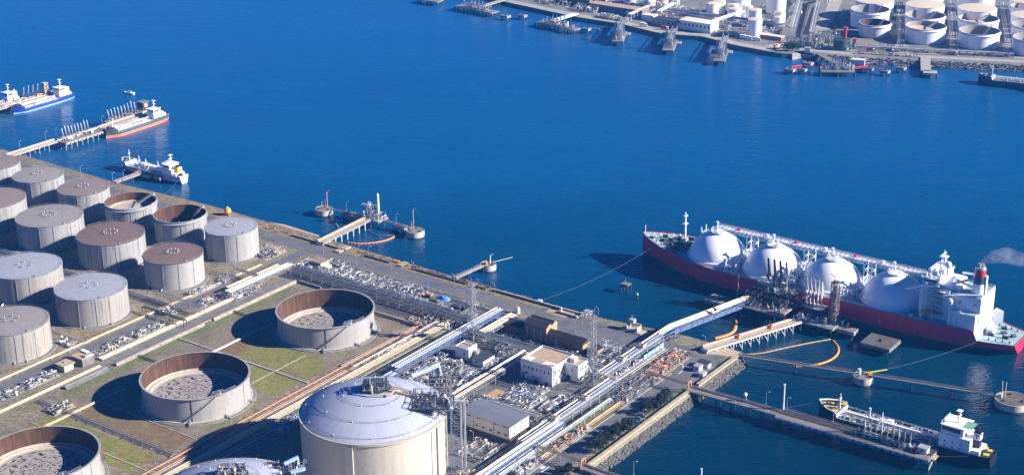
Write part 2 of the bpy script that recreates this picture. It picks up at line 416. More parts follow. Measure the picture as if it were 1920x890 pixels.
# paved yards and roads
flat('paved_yard', rect(-59,66,-60,62), paving, .02)
flat('paved_yard', rect(-25,66,-200,-60), paving, .02)
flat('paved_yard', rect(-212,-60,36,76), paving, .02)
flat('road', rect(-600,-45,78.5,90.5), asphalt, .04)
flat('road', [(-45,70),(-5,68),(62,66),(62,94),(10,95),(-45,92)], asphalt, .05)
flat('road', rect(-232,-223.5,-340,77), asphalt, .05)
flat('path', rect(-206.5,-198,-135,40), asphalt_old, .06)
flat('road', rect(-72.5,-61,-220,76), asphalt_old, .06)
flat('path', rect(-86.5,-79,-230,40), mk('path_brown', (.20,.165,.135), .9, var=.25, scale=.3), .06)
flat('road', rect(66,78,-340,62), asphalt, .07)
flat('road', [(66,62),(78,62),(77,70),(72,80),(63,88),(52,93),(40,92),(44,84),(54,80),(62,73)], asphalt, .06)
flat('paved_yard', [(78,40),(84,40),(86,92),(66,97),(63,90),(72,80),(77,70)], paving, .05)
flat('paved_yard', rect(24,40,-150,-66), asphalt, .05)
flat('pavement_edge', rect(65.6,66,-340,62), paint_line, .09)
flat('pavement_edge', rect(-73,-72.6,-200,74), paint_line, .09)
for v in (74.2, 75.7): flat('rail_track', rect(-205,-60,v,v+.35), steel_dark, .10)
for k in range(3): flat('road_marking', rect(50+k*3.2,52+k*3.2,87.8,88.8), paint_line, .10)
flat('road_marking', rect(69.5,70,-78,-66), paint_line, .10)
flat('road_marking', [(66.5,-70),(68.5,-70),(68.5,-67),(66.5,-67)], paint_line, .10)
def arc(cx, cy, r, a0, a1, wd, n=16):
    o = [(cx+r*math.cos(a0+(a1-a0)*i/n), cy+r*math.sin(a0+(a1-a0)*i/n)) for i in range(n+1)]
    i_ = [(cx+(r-wd)*math.cos(a0+(a1-a0)*i/n), cy+(r-wd)*math.sin(a0+(a1-a0)*i/n)) for i in range(n, -1, -1)]
    return o+i_
flat('road_marking', arc(55, 62, 14.5, -.1, 1.7, .5), paint_line, .11)
flat('grass', arc(53, 62, 13.4, -.2, 1.6, 4.5), grass_strip, .09, 'stuff')
# tank basins: turf, moss and scrub
flat('grass', rect(-195,-96,-64,36), grass_dull, .02, 'stuff')
flat('grass', rect(-195,-96,-160,-68), grass_dull, .02, 'stuff')
flat('grass', [(-196,-150),(-188,-150),(-187,20),(-196,30)], grass_strip, .04, 'stuff')
flat('grass', rect(-131,-97,-88,-67), moss_green, .05, 'stuff')
flat('grass', [(-150,-64),(-97,-62),(-97,-45),(-112,-38),(-140,-40),(-155,-46)], moss_green, .05, 'stuff')
flat('grass', rect(-163,-150,-64,-30), moss_red, .045, 'stuff')
flat('grass', [(-166,-164),(-97,-162),(-97,-148),(-120,-144),(-150,-148),(-168,-154)], moss_red, .05, 'stuff')
flat('grass', rect(-180,-97,-190,-170), moss_green, .05, 'stuff')
flat('grass', rect(-112,-91,30,46), scrub, .06, 'stuff')
flat('grass', rect(57,65.5,-60,30), grass_strip, .10, 'stuff')
flat('grass', rect(79,84,-10,50), grass_strip, .10, 'stuff')
flat('grass', [(-420,91),(-60,91),(-20,96),(-20,98.2),(-60,98.2),(-116,100),(-240,103.5),(-350,105),(-420,102)], scrub, .08, 'stuff')
flat('grass', rect(-262,-240,-150,-50), scrub, .03, 'stuff')
flat('sand_patch', rect(10,30,-34,-22), sand, .06); flat('sand_patch', rect(-3,10,-26,-12), mk('earth_tan', (.40,.27,.15), .9), .06)
flat('brick_yard', rect(-28,-14,4,24), mk('brick_red', (.30,.19,.14), .9, var=.2), .05)
flat('earth_yard', rect(-40,-25,88,95), mk('earth_tan', (.40,.29,.17), .9), .08)
flat('path', [(65,92),(87,98),(86,105),(66,106)], sand, .06)
flat('beach', [(-292,104),(-275,108),(-258,107),(-240,106),(-240,103),(-292,103)], sand, .0)
structure('beach_slope', B().add([(-300,104,1.2),(-238,104,1.2),(-245,107.5,-.4),(-265,110.5,-.4),(-285,109,-.4)], [(0,1,2,3,4)]), sand)
# shore slope (rubble and weeds) in front of the road
random.seed(4)
def slope(poly_top, out, z0, name, ma):
    b = B(); secs = []
    for (u, v) in poly_top: secs.append([(u, v, LAND+.01), (u+out[0]*.4, v+out[1]*.4, LAND*.55+random.uniform(-.2,.2)), (u+out[0]*random.uniform(.8,1.1), v+out[1]*random.uniform(.8,1.1), -.6)])
    bb = b.loft(secs); structure(name, bb, ma)
top = []; pts = land_poly[:11]
for (a, c) in zip(pts, pts[1:]):
    n_s = max(1, int(abs(c[0]-a[0])/6))
    top += [(a[0]+(c[0]-a[0])*i/n_s, a[1]+(c[1]-a[1])*i/n_s) for i in range(n_s)]
slope(top+[pts[-1]], (0,5.5), 0, 'shore_bank', scrub)
slope([(88,100-i*6) for i in range(60)], (3.4,0), 0, 'rock_bank', rock_m)
# rip-rap boulders along the sea wall
def boulders(b, n, fn, s0, s1):
    for _ in range(n):
        x, y, z = fn(); s = random.uniform(s0, s1)
        vs = []; 
        for i in range(8):
            vs.append((x+(1 if i&1 else -1)*s*random.uniform(.5,1), y+(1 if i&2 else -1)*s*random.uniform(.5,1), z+(1 if i&4 else -1)*s*random.uniform(.4,.9)))
        b.add(vs, [(0,2,3,1),(4,5,7,6),(0,1,5,4),(2,6,7,3),(0,4,6,2),(1,3,7,5)])
    return b
def rr():
    k = random.random(); return (88.3+k*3.4, random.uniform(-90,99), 3.2-k*3.8)
solo('riprap_rocks', None, None, boulders(B(), 1500, rr, .5, 1.1), rock_m, kind='stuff')
def rs():
    k = random.random(); u = random.uniform(-330,86); return (u, 101.5+k*4+(3 if u > 0 else 1), 2.6-k*3)
solo('shore_rocks', None, None, boulders(B(), 500, rs, .25, .6), rock_m, kind='stuff')
# sea wall
def wall_thing(label, name, b, ma, cat='wall', group=None): return solo(name, label, cat, b, ma, org=(b.v[0][0], b.v[0][1], LAND), group=group)
t = thing('sea_wall', 'long tan concrete sea wall above the boulder bank beside the tree row', 'sea wall', (86,-50,LAND))
part(t, 'wall', B().box(85.2,86.6,-62,43,LAND,LAND+1.6), concrete_tan); part(t, 'coping', B().box(85.0,87.0,-62,43,LAND+1.6,LAND+1.9), concrete_tan)
part(t, 'lower_ledge', B().box(86.6,88.0,-62,43,LAND-.4,LAND+.5), mk('ledge', (.36,.32,.20), .9, var=.25))
t = thing('sea_wall', 'short tan concrete sea wall between the two catwalk landings', 'sea wall', (86,70,LAND))
part(t, 'wall', B().box(85.2,86.6,53,97,LAND,LAND+1.5), concrete_tan); part(t, 'coping', B().box(84.9,87.4,53,97,LAND+1.5,LAND+1.8), concrete_tan)
t = thing('sea_wall', 'sea wall stub below the road at the bottom edge', 'sea wall', (86,-80,LAND))
part(t, 'wall', B().box(85.2,86.6,-110,-70,LAND,LAND+1.6), concrete_tan); part(t, 'coping', B().box(84.9,87.6,-110,-70,LAND+1.6,LAND+1.9), concrete_tan)
t = thing('retaining_wall', 'dark low retaining wall between the shore road and the weedy bank', 'wall', (-200,95,LAND))
part(t, 'wall', B().box(-255,-206,94.2,94.8,LAND,LAND+1.2).box(-190,-168,94.2,94.8,LAND,LAND+1.3).box(-150,-90,94.6,95.2,LAND,LAND+1.3), concrete_d)
part(t, 'coping', B().box(-255,-206,94.1,94.9,LAND+1.2,LAND+1.4), concrete)
t = thing('retaining_wall', 'long grey retaining wall on the shore beyond the lattice mast', 'wall', (-50,97,LAND))
part(t, 'wall', B().box(-86,-20,96,96.6,LAND,LAND+1.3), concrete_d); part(t, 'coping', B().box(-86,-20,95.8,96.8,LAND+1.3,LAND+1.5), concrete)
# bund walls around the tank basins
def bund(u0, u1, v0, v1, h, label, ma, slope_=1.6):
    t = thing('bund_wall', label, 'bund wall', ((u0+u1)/2,(v0+v1)/2,LAND), group='bund walls round the tank basins')
    def tr(k, h0, h1):
        bb = B()
        if u1-u0 < v1-v0:
            s = slope_; vs = [(u0-s,v0,LAND+h0),(u1+s,v0,LAND+h0),(u1,v0,LAND+h1),(u0,v0,LAND+h1),(u0-s,v1,LAND+h0),(u1+s,v1,LAND+h0),(u1,v1,LAND+h1),(u0,v1,LAND+h1)]
            return bb.add(vs, [(0,1,2,3),(7,6,5,4),(0,4,5,1),(1,5,6,2),(2,6,7,3),(3,7,4,0)])
        s = slope_; vs = [(u0,v0-s,LAND+h0),(u1,v0-s,LAND+h0),(u1,v1+s,LAND+h0),(u0,v1+s,LAND+h0),(u0,v0,LAND+h1),(u1,v0,LAND+h1),(u1,v1,LAND+h1),(u0,v1,LAND+h1)]
        return bb.add(vs, [(3,2,1,0),(4,5,6,7),(0,1,5,4),(1,2,6,5),(2,3,7,6),(3,0,4,7)])
    part(t, 'bank', tr(0, 0, h), ma)
    if u1-u0 < v1-v0: part(t, 'coping', B().box(u0+.1,u1-.1,v0+.1,v1-.1,LAND+h,LAND+h+.15), concrete)
    else: part(t, 'coping', B().box(u0+.1,u1-.1,v0+.1,v1-.1,LAND+h,LAND+h+.15), concrete)
    return t
bund(-197.5,-196.6,-148,-118,1.5,'dark asphalt bund bank beside the cream pipes in the lower left', asphalt)
bund(-197.4,-196.4,-112,-44,1.4,'brown bund bank along the path left of the middle open tank', mk('bund_tan', (.26,.22,.18), .9, var=.3), 1.0)
bund(-197.4,-196.4,-36,36,1.4,'tan bund bank along the path behind the upper open tank', mk('bund_tan', (.30,.25,.19), .9, var=.3), 1.0)
bund(-195,-176,36.4,37.2,1.5,'grey bund wall running behind the upper open tank', concrete_d, .6)
bund(-165,-92,27,27.8,1.6,'dark grey bund wall in front of the tan strip by the cross rack', concrete_d, .7)
bund(-91.6,-90.8,-40,27,.7,'low bund kerb along the long red pipeline', concrete_d, .3)
def kerb(u0,u1,v0,v1,h,label): return solo('drain_kerb', label, 'kerb', B().box(u0,u1,v0,v1,LAND-.1,LAND+h), concrete, org=((u0+u1)/2,(v0+v1)/2,LAND), group='concrete kerbs in the tank basins')
kerb(-195,-92,-66.4,-65.4,.5,'pale kerb crossing the turf between the two middle open tanks')
kerb(-118,-117.5,-88,-40,.25,'thin kerb dividing the yellow green turf in two')
kerb(-170,-95,-147.2,-146.6,.3,'thin kerb in front of the middle open tank')
kerb(-180,-92,-184.5,-183.8,.35,'pale kerb across the turf beside the lower left open tank')
kerb(-195,-140,44,44.6,.5,'kerb behind the upper open tank beside the pipe trench')

# ------------------------------------------------------------------ storage tanks
W_GREY = tank_wall('tank_wall_grey', (.30,.30,.305), (.06,.058,.06), .95, 20, (.34,.27,.20), .3)
W_TAN = tank_wall('tank_wall_tan', (.31,.295,.275), (.09,.078,.066), .95, 22, (.38,.28,.19), .5)
W_PALE = tank_wall('tank_wall_pale', (.345,.34,.335), (.16,.15,.145), .6, 20, (.45,.34,.22), .25)
W_BIG = tank_wall('tank_wall_big', (.32,.31,.305), (.22,.205,.19), .5, 28, (.40,.33,.25), .2)
W_WHITE = tank_wall('tank_wall_white', (.82,.82,.82), (.66,.65,.63), .25, 19)
RF_GREY = tank_roof('tank_roof_grey', (.265,.243,.23), (.215,.19,.178))
RF_PALE = tank_roof('tank_roof_pale', (.31,.325,.36), (.26,.272,.30))
RF_BROWN = tank_roof('tank_roof_brown', (.185,.125,.10), (.12,.085,.07))
RF_TAUPE = tank_roof('tank_roof_taupe', (.235,.182,.158), (.175,.138,.12))
RF_CREAM = tank_roof('tank_roof_cream', (.66,.56,.42), (.58,.49,.38))
def rust_inner():
    ma, n, l, p = plain('rusty_shell', .85)
    pc, ang, rad, z, co = polar(n, l, 20, .1)
    f1 = noise(n, l, pc, .5, 5, .65, .35, .65); f2 = noise(n, l, pc, 1.1, 4, .6, .5, .7)
    c = mixc(n, l, f1, (.06,.029,.016), (.125,.058,.028)); c = mixc(n, l, f2, c, (.04,.025,.018))
    l.new(c, p.inputs['Base Color']); return ma
RUST_IN = rust_inner()
def float_deck():
    ma, n, l, p = plain('floating_deck', .8, spec=.1)
    pc, ang, rad, z, co = polar(n, l, 1.0)
    g = n.new('ShaderNodeNewGeometry').outputs['Position']
    cb = n.new('ShaderNodeCombineXYZ'); a6 = n.new('ShaderNodeMath'); a6.operation = 'MULTIPLY'; a6.inputs[1].default_value = 3.4; l.new(ang, a6.inputs[0])
    r1 = n.new('ShaderNodeMath'); r1.operation = 'MULTIPLY'; r1.inputs[1].default_value = .42; l.new(rad, r1.inputs[0]); l.new(a6.outputs[0], cb.inputs[0]); l.new(r1.outputs[0], cb.inputs[1])
    f1 = noise(n, l, cb.outputs[0], 1.7, 3, .6, .55, .57); f0 = noise(n, l, g, .25, 4, .6, .3, .7)
    mk_ = n.new('ShaderNodeMath'); mk_.operation = 'LESS_THAN'; l.new(rad, mk_.inputs[0]); mk_.inputs[1].default_value = 22.3
    f1m = n.new('ShaderNodeMath'); f1m.operation = 'MULTIPLY'; l.new(f1, f1m.inputs[0]); l.new(mk_.outputs[0], f1m.inputs[1])
    c = mixc(n, l, f0, (.27,.245,.235), (.35,.315,.295)); c = mixc(n, l, f1m.outputs[0], c, (.006,.006,.008))
    l.new(c, p.inputs['Base Color']); return ma
FLOAT = float_deck()
PONTOON = mk('pontoon', (.44,.385,.32), .8, var=.18, scale=.4)
seedn = [0]
def conduits(b, R, h, z, angs, cw=.22):
    for a in angs:
        x, y = (R+.12)*math.cos(a), (R+.12)*math.sin(a); b.beam((x,y,z),(x,y,z+h),cw,.16)
    return b
def offset(b, o):
    b.v = [(p[0]+o[0], p[1]+o[1], p[2]) for p in b.v]; return b
def cone_tank(u, v, R, h, label, roof, wall, group, nv=8, zb=LAND, fr=SITE, vents=True, rise=.8, n=48, stair=True, foot=True):
    t = thing('storage_tank', label, 'storage tank', (u,v,zb), fr, group); t.org = (0,0,0)
    r = random.Random(seedn[0]); seedn[0] += 1
    rot = r.uniform(0, 6.28); face = -math.pi/2-fr.a          # direction of the camera in the tank's frame
    if foot: part(t, 'foundation', B().lathe([(R+2.6,0),(R+2.2,.45),(R+.4,.5)], n), concrete_d)
    part(t, 'wall', B().lathe([(R,.3),(R,h)], n, caps=(False,False)), wall, smooth=40)
    part(t, 'roof', B().lathe([(R+.25,h-.25),(R+.25,h+.05),(R*.6,h+rise*.55),(R*.25,h+rise*.9),(.01,h+rise)], n, caps=(False,False)), roof, smooth=30)
    if vents:
        part(t, 'railing', B().ring_rail((0,0), R+.1, h+.05, n=n, r=.05), galv)
        part(t, 'wind_band', B().lathe([(R+.02,h-1.5),(R+.22,h-1.5),(R+.22,h-1.3),(R+.02,h-1.3)], n, caps=(False,False)), steel_light)
        for k in range(nv):
            a = rot+k*2*math.pi/nv; x, y = R*.2*math.cos(a), R*.2*math.sin(a)
            b = B(); b.cyl(x,y,h+rise*.75,h+rise+.9,.3,n=8); b.cyl(x,y,h+rise+.9,h+rise+1.25,.55,.35,n=8); part(t, 'roof_vent', b, galv)
        cb = B(); conduits(cb, R, h, .3, [face+d for d in (-.75,-.1+r.uniform(-.1,.1),.35,.9)][:3 if r.random() < .5 else 4]); part(t, 'conduit', cb, steel_grey)
        if stair:
            s = B(); a0 = face+r.uniform(-2.6,-1.4); prev = None
            for i in range(15):
                a = a0+i*.08; p = (((R+.6)*math.cos(a)), (R+.6)*math.sin(a), .4+(h-.4)*i/14)
                if prev: s.beam(prev, p, .8, .15); s.beam((prev[0],prev[1],prev[2]+1), (p[0],p[1],p[2]+1), .1)
                prev = p
            part(t, 'stair', s, galv)
        b = B(); a = face+r.uniform(.5,.8); b.cbox((R-1)*math.cos(a), (R-1)*math.sin(a), h, 1.4, 1.0, .9, a); part(t, 'gauge_box', b, galv)
        for _ in range(2):
            a = face+r.uniform(-.9,.9); x, y = (R+.5)*math.cos(a), (R+.5)*math.sin(a)
            part(t, 'nozzle', B().pipe([(x*.97,y*.97,1.2),(x*1.03,y*1.03,1.2),(x*1.08,y*1.08,.6)], .3), pipe_silver)
    return t
ROWA = 'grey storage tanks in the row next to the shore'; ROWB = 'large storage tanks in the second row'
cone_tank(-508.5,46,18.1,18,'taupe topped tank cut by the left edge near the shore', RF_TAUPE, W_GREY, ROWA)
cone_tank(-459.5,46.5,18,18,'grey roofed tank with mossy streaks, second in the shore row', RF_GREY, W_GREY, ROWA)
cone_tank(-410.5,47,18,18,'streaked tank with tan roof beside the small jetty, left of the open rusty ones', RF_TAUPE, W_GREY, ROWA)
cone_tank(-265.5,49,17.4,19,'pale tank with bluish roof at the right end of the shore row', RF_PALE, W_PALE, ROWA)
cone_tank(-445,-4.5,22.6,18,'big taupe roofed tank cut by the left edge in the second row', RF_TAUPE, W_GREY, ROWB)
cone_tank(-384,-4.5,22.3,18,'big streaked tank with beige grey roof between two shore row shadows', RF_GREY, W_GREY, ROWB, 10)
cone_tank(-323.5,-3.5,21.9,18,'big streaked tank with rough dark brown roof', RF_BROWN, W_GREY, ROWB, 10)
cone_tank(-263.5,-4.5,18.8,18,'smaller tank with brown roof spotted white beside the field road', RF_BROWN, W_PALE, ROWB, 10)
cone_tank(-324,-71.5,22,18,'pale roofed tank with tan streaked side cut by the left edge', RF_PALE, W_TAN, 'storage tanks beside the lower field road', 5)
cone_tank(-264.4,-70.3,21.5,18,'tan streaked tank with plain grey roof beside the field road', RF_PALE, W_TAN, 'storage tanks beside the lower field road', 5)
cone_tank(-262.5,-130.3,21.2,18,'grey streaked tank with ribbed roof, nearest the lower left corner', RF_GREY, W_TAN, 'storage tanks beside the lower field road', 5)

def girder_tank(u, v, R, h, deckz, label, group, fr=SITE, wall=W_GREY, inner=RUST_IN, zb=LAND, ladder=True, deckm=PONTOON, n=48, simple=False, girder=steel_light):
    t = thing('floating_roof_tank', label, 'storage tank', (u,v,zb), fr, group); t.org = (0,0,0)
    face = -math.pi/2-fr.a
    if not simple: part(t, 'foundation', B().lathe([(R+2.4,0),(R+2,.45),(R+.4,.5)], n), concrete_d)
    part(t, 'wall', B().lathe([(R,.3),(R,h)], n, caps=(False,False)), wall, smooth=40)
    part(t, 'inner_wall', B().lathe([(R-.25,h),(R-.25,deckz-.5)], n, caps=(False,False)), inner, smooth=40)
    part(t, 'rim', B().lathe([(R-.25,h),(R+.15,h),(R+.15,h-.3),(R,h-.3)], n, caps=(False,False)), girder)
    part(t, 'wind_girder', B().lathe([(R,h-1.9),(R+1.1,h-1.9),(R+1.1,h-1.6),(R,h-1.6)], n, caps=(False,False)), girder)
    part(t, 'floating_roof', B().lathe([(R-.26,deckz+.5),(R-2.6,deckz+.6),(R-2.7,deckz),(.01,deckz+.25)], n, caps=(False,False)), deckm)
    a = face+math.pi*.72
    if ladder:
        b = B(); p = Vector(((R-.5)*math.cos(a),(R-.5)*math.sin(a),h+1)); q = Vector((R*.1*math.cos(a+.3),R*.1*math.sin(a+.3),deckz+.7)); b.stairs(p, q, 1.6); part(t, 'rolling_ladder', b, galv)
        b = B(); b.cbox(R*math.cos(a), R*math.sin(a), h, 2.6, 2.2, .2, a); b.cbox(R*math.cos(a)*1.02, R*math.sin(a)*1.02, h+.2, 1.0, .8, 1.7, a); part(t, 'gauge_platform', b, galv)
    b = B()
    for k in range(12):
        aa = a+k*.52; b.cbox(R*math.cos(aa), R*math.sin(aa), h, .5, .5, .9, aa)
    part(t, 'foam_chambers', b, galv)
    if not simple:
        b = B(); conduits(b, R, h-2, .3, [face-.5, face+.2, face+.7]); part(t, 'conduit', b, concrete_d)
        b = B(); b.rail([(R*.5*math.cos(face)-5, R*.5*math.sin(face), deckz+.6), (R*.5*math.cos(face)+5, R*.5*math.sin(face)+1, deckz+.6)]); part(t, 'deck_railing', b, galv)
    return t
girder_tank(-361.3,47,17.7,18,12.0,'open tank with pale deck inside its rusty rim, in the shore row',ROWA)
girder_tank(-314.3,49,17.7,18,3.5,'open tank with deep dark rusty inside, in the shore row',ROWA, deckm=rust_m)

def big_open_tank(u, v, R, h, deckz, label):
    t = thing('floating_roof_tank', label, 'storage tank', (u,v,LAND), SITE, 'wide open floating roof tanks'); t.org = (0,0,0); n = 72
    face = -math.pi/2-GA
    part(t, 'foundation', B().lathe([(R+3.4,0),(R+3.1,.5),(R+1.4,.6)], n), concrete_d)
    part(t, 'base_ring', B().lathe([(R+1.4,.3),(R+1.3,.9),(R,1.0)], n, caps=(False,False)), concrete)
    part(t, 'wall', B().lathe([(R,.5),(R,h)], n, caps=(False,False)), W_BIG, smooth=40)
    part(t, 'inner_wall', B().lathe([(R-.2,h),(R-.2,.5)], n, caps=(False,False)), RUST_IN, smooth=40)
    part(t, 'wind_girder', B().lathe([(R-.2,h+.04),(R+.9,h+.04),(R+.9,h-.35),(R,h-.35)], n, caps=(False,False)), mk('girder_grey', (.30,.29,.28), .6, var=.2))
    part(t, 'pontoon_ring', B().lathe([(R-.22,deckz+1.2),(R-.7,deckz+1.2),(R-.9,deckz+.5),(R-2.9,deckz+.45),(R-3.0,deckz+.75),(R-3.3,deckz+.75),(R-3.4,deckz+.2),(R-5.2,deckz+.1)], n, caps=(False,False)), PONTOON)
    part(t, 'floating_roof', B().lathe([(R-5.2,deckz+.1),(R*.5,deckz+.05),(.01,deckz+.12)], n, caps=(False,False)), FLOAT)
    a = face+.62
    b = B(); b.cbox((R-.3)*math.cos(a),(R-.3)*math.sin(a),h+.05,3.5,3,.2,a); b.rail([((R-1.8)*math.cos(a-.1),(R-1.8)*math.sin(a-.1),h+.2),((R-1.8)*math.cos(a+.12),(R-1.8)*math.sin(a+.12),h+.2),((R+1.4)*math.cos(a+.12),(R+1.4)*math.sin(a+.12),h+.2)], r=.09)
    b.cbox((R-.2)*math.cos(a+.03),(R-.2)*math.sin(a+.03),h+.2,1,.9,1.6,a); part(t, 'gauge_platform', b, galv)
    b = B(); b.rail([((R-.4)*math.cos(a+i*.05),(R-.4)*math.sin(a+i*.05),h+.05) for i in range(-3,9)], r=.07); part(t, 'railing', b, galv)
    s = B(); prev = None
    for i in range(19):
        aa = a-.05-i*.036; k = 1-i/18; p = ((R+.55)*math.cos(aa),(R+.55)*math.sin(aa),.8+(h-.9)*k)
        if prev: s.beam(prev, p, .9, .25); s.beam((prev[0],prev[1],prev[2]+1), (p[0],p[1],p[2]+1), .12)
        prev = p
    part(t, 'stair', s, steel_grey)
    b = B(); conduits(b, R, h-.4, .6, [face+.1]); part(t, 'conduit', b, dark)
    for a_ in (face-1.05, face+1.25): b = B(); conduits(b, R, h-.4, .6, [a_]); part(t, 'conduit', b, steel_grey)
    b = B(); conduits(b, R-.5, h-deckz-1.4, deckz+1.2, [face+math.pi+.75]); part(t, 'gauge_pipe', b, rust_m)
    for k in range(3):
        aa = face+.05+.9*k*.75; b = B(); b.cbox((R+1.8)*math.cos(aa),(R+1.8)*math.sin(aa),.4,2.4,1.6,1.0,aa); b.pipe([((R)*math.cos(aa),(R)*math.sin(aa),1.3),((R+3)*math.cos(aa),(R+3)*math.sin(aa),1.3),((R+4.5)*math.cos(aa+.02),(R+4.5)*math.sin(aa+.02),.7)],.4,8); part(t, 'nozzle', b, galv)
    return t
big_open_tank(-131.5,-7.3,28.4,14.1,1.6,'wide open tank with rusty inside behind the pale dome')
big_open_tank(-128.8,-114.3,28.7,14.3,3.6,'wide open tank in the middle with dark puddles on its deck')
big_open_tank(-127.2,-219,28.2,14.3,4.2,'wide open rusty tank cut by the bottom left corner')
# ------------------------------------------------------------------ domed LNG tanks
DOME = bpy.data.materials.new('dome_paint'); DOME.use_nodes = True
n, l, p = nodes_of(DOME); p.inputs['Roughness'].default_value = .48; p.inputs['Specular IOR Level'].default_value = .35
pc, ang, rad, z, co = polar(n, l, 30, .1); f = noise(n, l, co, .15, 5, .6, .3, .7); f2 = noise(n, l, pc, .5, 4, .6, .45, .75)
c = mixc(n, l, f, (.36,.385,.47), (.41,.435,.51)); c = mixc(n, l, f2, c, (.335,.36,.435)); l.new(c, p.inputs['Base Color'])
bk = n.new('ShaderNodeTexBrick'); bk.inputs['Scale'].default_value = .22; bk.inputs['Mortar Size'].default_value = .01
LNGW = tank_wall('lng_wall', (.50,.455,.38), (.40,.36,.30), .3, 36)
def steelwork(b, x0, x1, y0, y1, z0, z1, lv, col=4, t=.3):
    """open steel frame: columns, floor beams"""
    nx = max(1, int((x1-x0)/col)); ny = max(1, int((y1-y0)/col))
    for i in range(nx+1):
        for j in range(ny+1):
            x = x0+(x1-x0)*i/nx; y = y0+(y1-y0)*j/ny; b.beam((x,y,z0),(x,y,z1), t)
    for zl in lv:
        for i in range(nx+1): x = x0+(x1-x0)*i/nx; b.beam((x,y0,zl),(x,y1,zl), t*.9)
        for j in range(ny+1): y = y0+(y1-y0)*j/ny; b.beam((x0,y,zl),(x1,y,zl), t*.9)
    return b
def clutter_parts(t, x0, x1, y0, y1, z, n, r, mats=None, hmax=3.0, names=('pipe','valve','vessel','pump')):
    """pipes, valves, vessels and pumps, each its own part, standing on a deck"""
    mats = mats or [pipe_silver, pipe_grey, steel_grey, steel_dark, pipe_grey, pipe_cream, steel_light]
    for _ in range(n):
        k = r.random(); x = r.uniform(x0, x1); y = r.uniform(y0, y1); m_ = r.choice(mats)
        if k < .62:
            rad = r.choice((.09,.12,.15,.19,.26)); h = r.uniform(.4, hmax); L = r.uniform(2, max(2.5, min(12, (x1-x0)*.7)))
            if r.random() < .5:
                x2 = max(x0, min(x1, x+r.choice((-1,1))*L)); pts = [(x,y,z),(x,y,z+h),(x2,y,z+h)]
                if r.random() < .6: y2 = max(y0, min(y1, y+r.uniform(-4,4))); pts += [(x2,y2,z+h)]
            else:
                y2 = max(y0, min(y1, y+r.choice((-1,1))*L)); pts = [(x,y,z),(x,y,z+h),(x,y2,z+h)]
                if r.random() < .6: x2 = max(x0, min(x1, x+r.uniform(-4,4))); pts += [(x2,y2,z+h)]
            pts.append((pts[-1][0], pts[-1][1], z)); 
            q = [pts[0]]
            for a in pts[1:]:
                if (Vector(a)-Vector(q[-1])).length > .1: q.append(a)
            if len(q) > 1: part(t, names[0], B().pipe(q, rad, 6), m_)
        elif k < .85:
            h = r.uniform(.5, hmax*.7); b = B(); b.cyl(x,y,z,z+h,.14,n=6); b.cbox(x,y,z+h-.3,.5,.38,.5,r.uniform(0,3)); b.cyl(x,y,z+h+.3,z+h+.85,.09,n=6); b.cyl(x,y,z+h+.85,z+h+.95,.28,n=8)
            part(t, names[1], b, r.choice([steel_dark, steel_grey, pipe_silver, red_paint if r.random() < .15 else steel_light]))
        elif k < .93:
            rr_ = r.uniform(.35,.8); h = r.uniform(1.4, hmax+.4); b = B(); b.lathe([(rr_*.7,z),(rr_,z+.3),(rr_,z+h-.3),(rr_*.6,z+h),(.02,z+h+.1)],12,(x,y)); part(t, names[2], b, r.choice([white_paint, steel_light, pipe_cream]), smooth=40)
        else:
            b = B(); b.cbox(x,y,z,1.8,1.0,.5); b.pipe([(x-.7,y,z+.8),(x+.6,y,z+.8)],.42,8); part(t, names[3], b, r.choice([steel_grey, blue_steel, galv]))
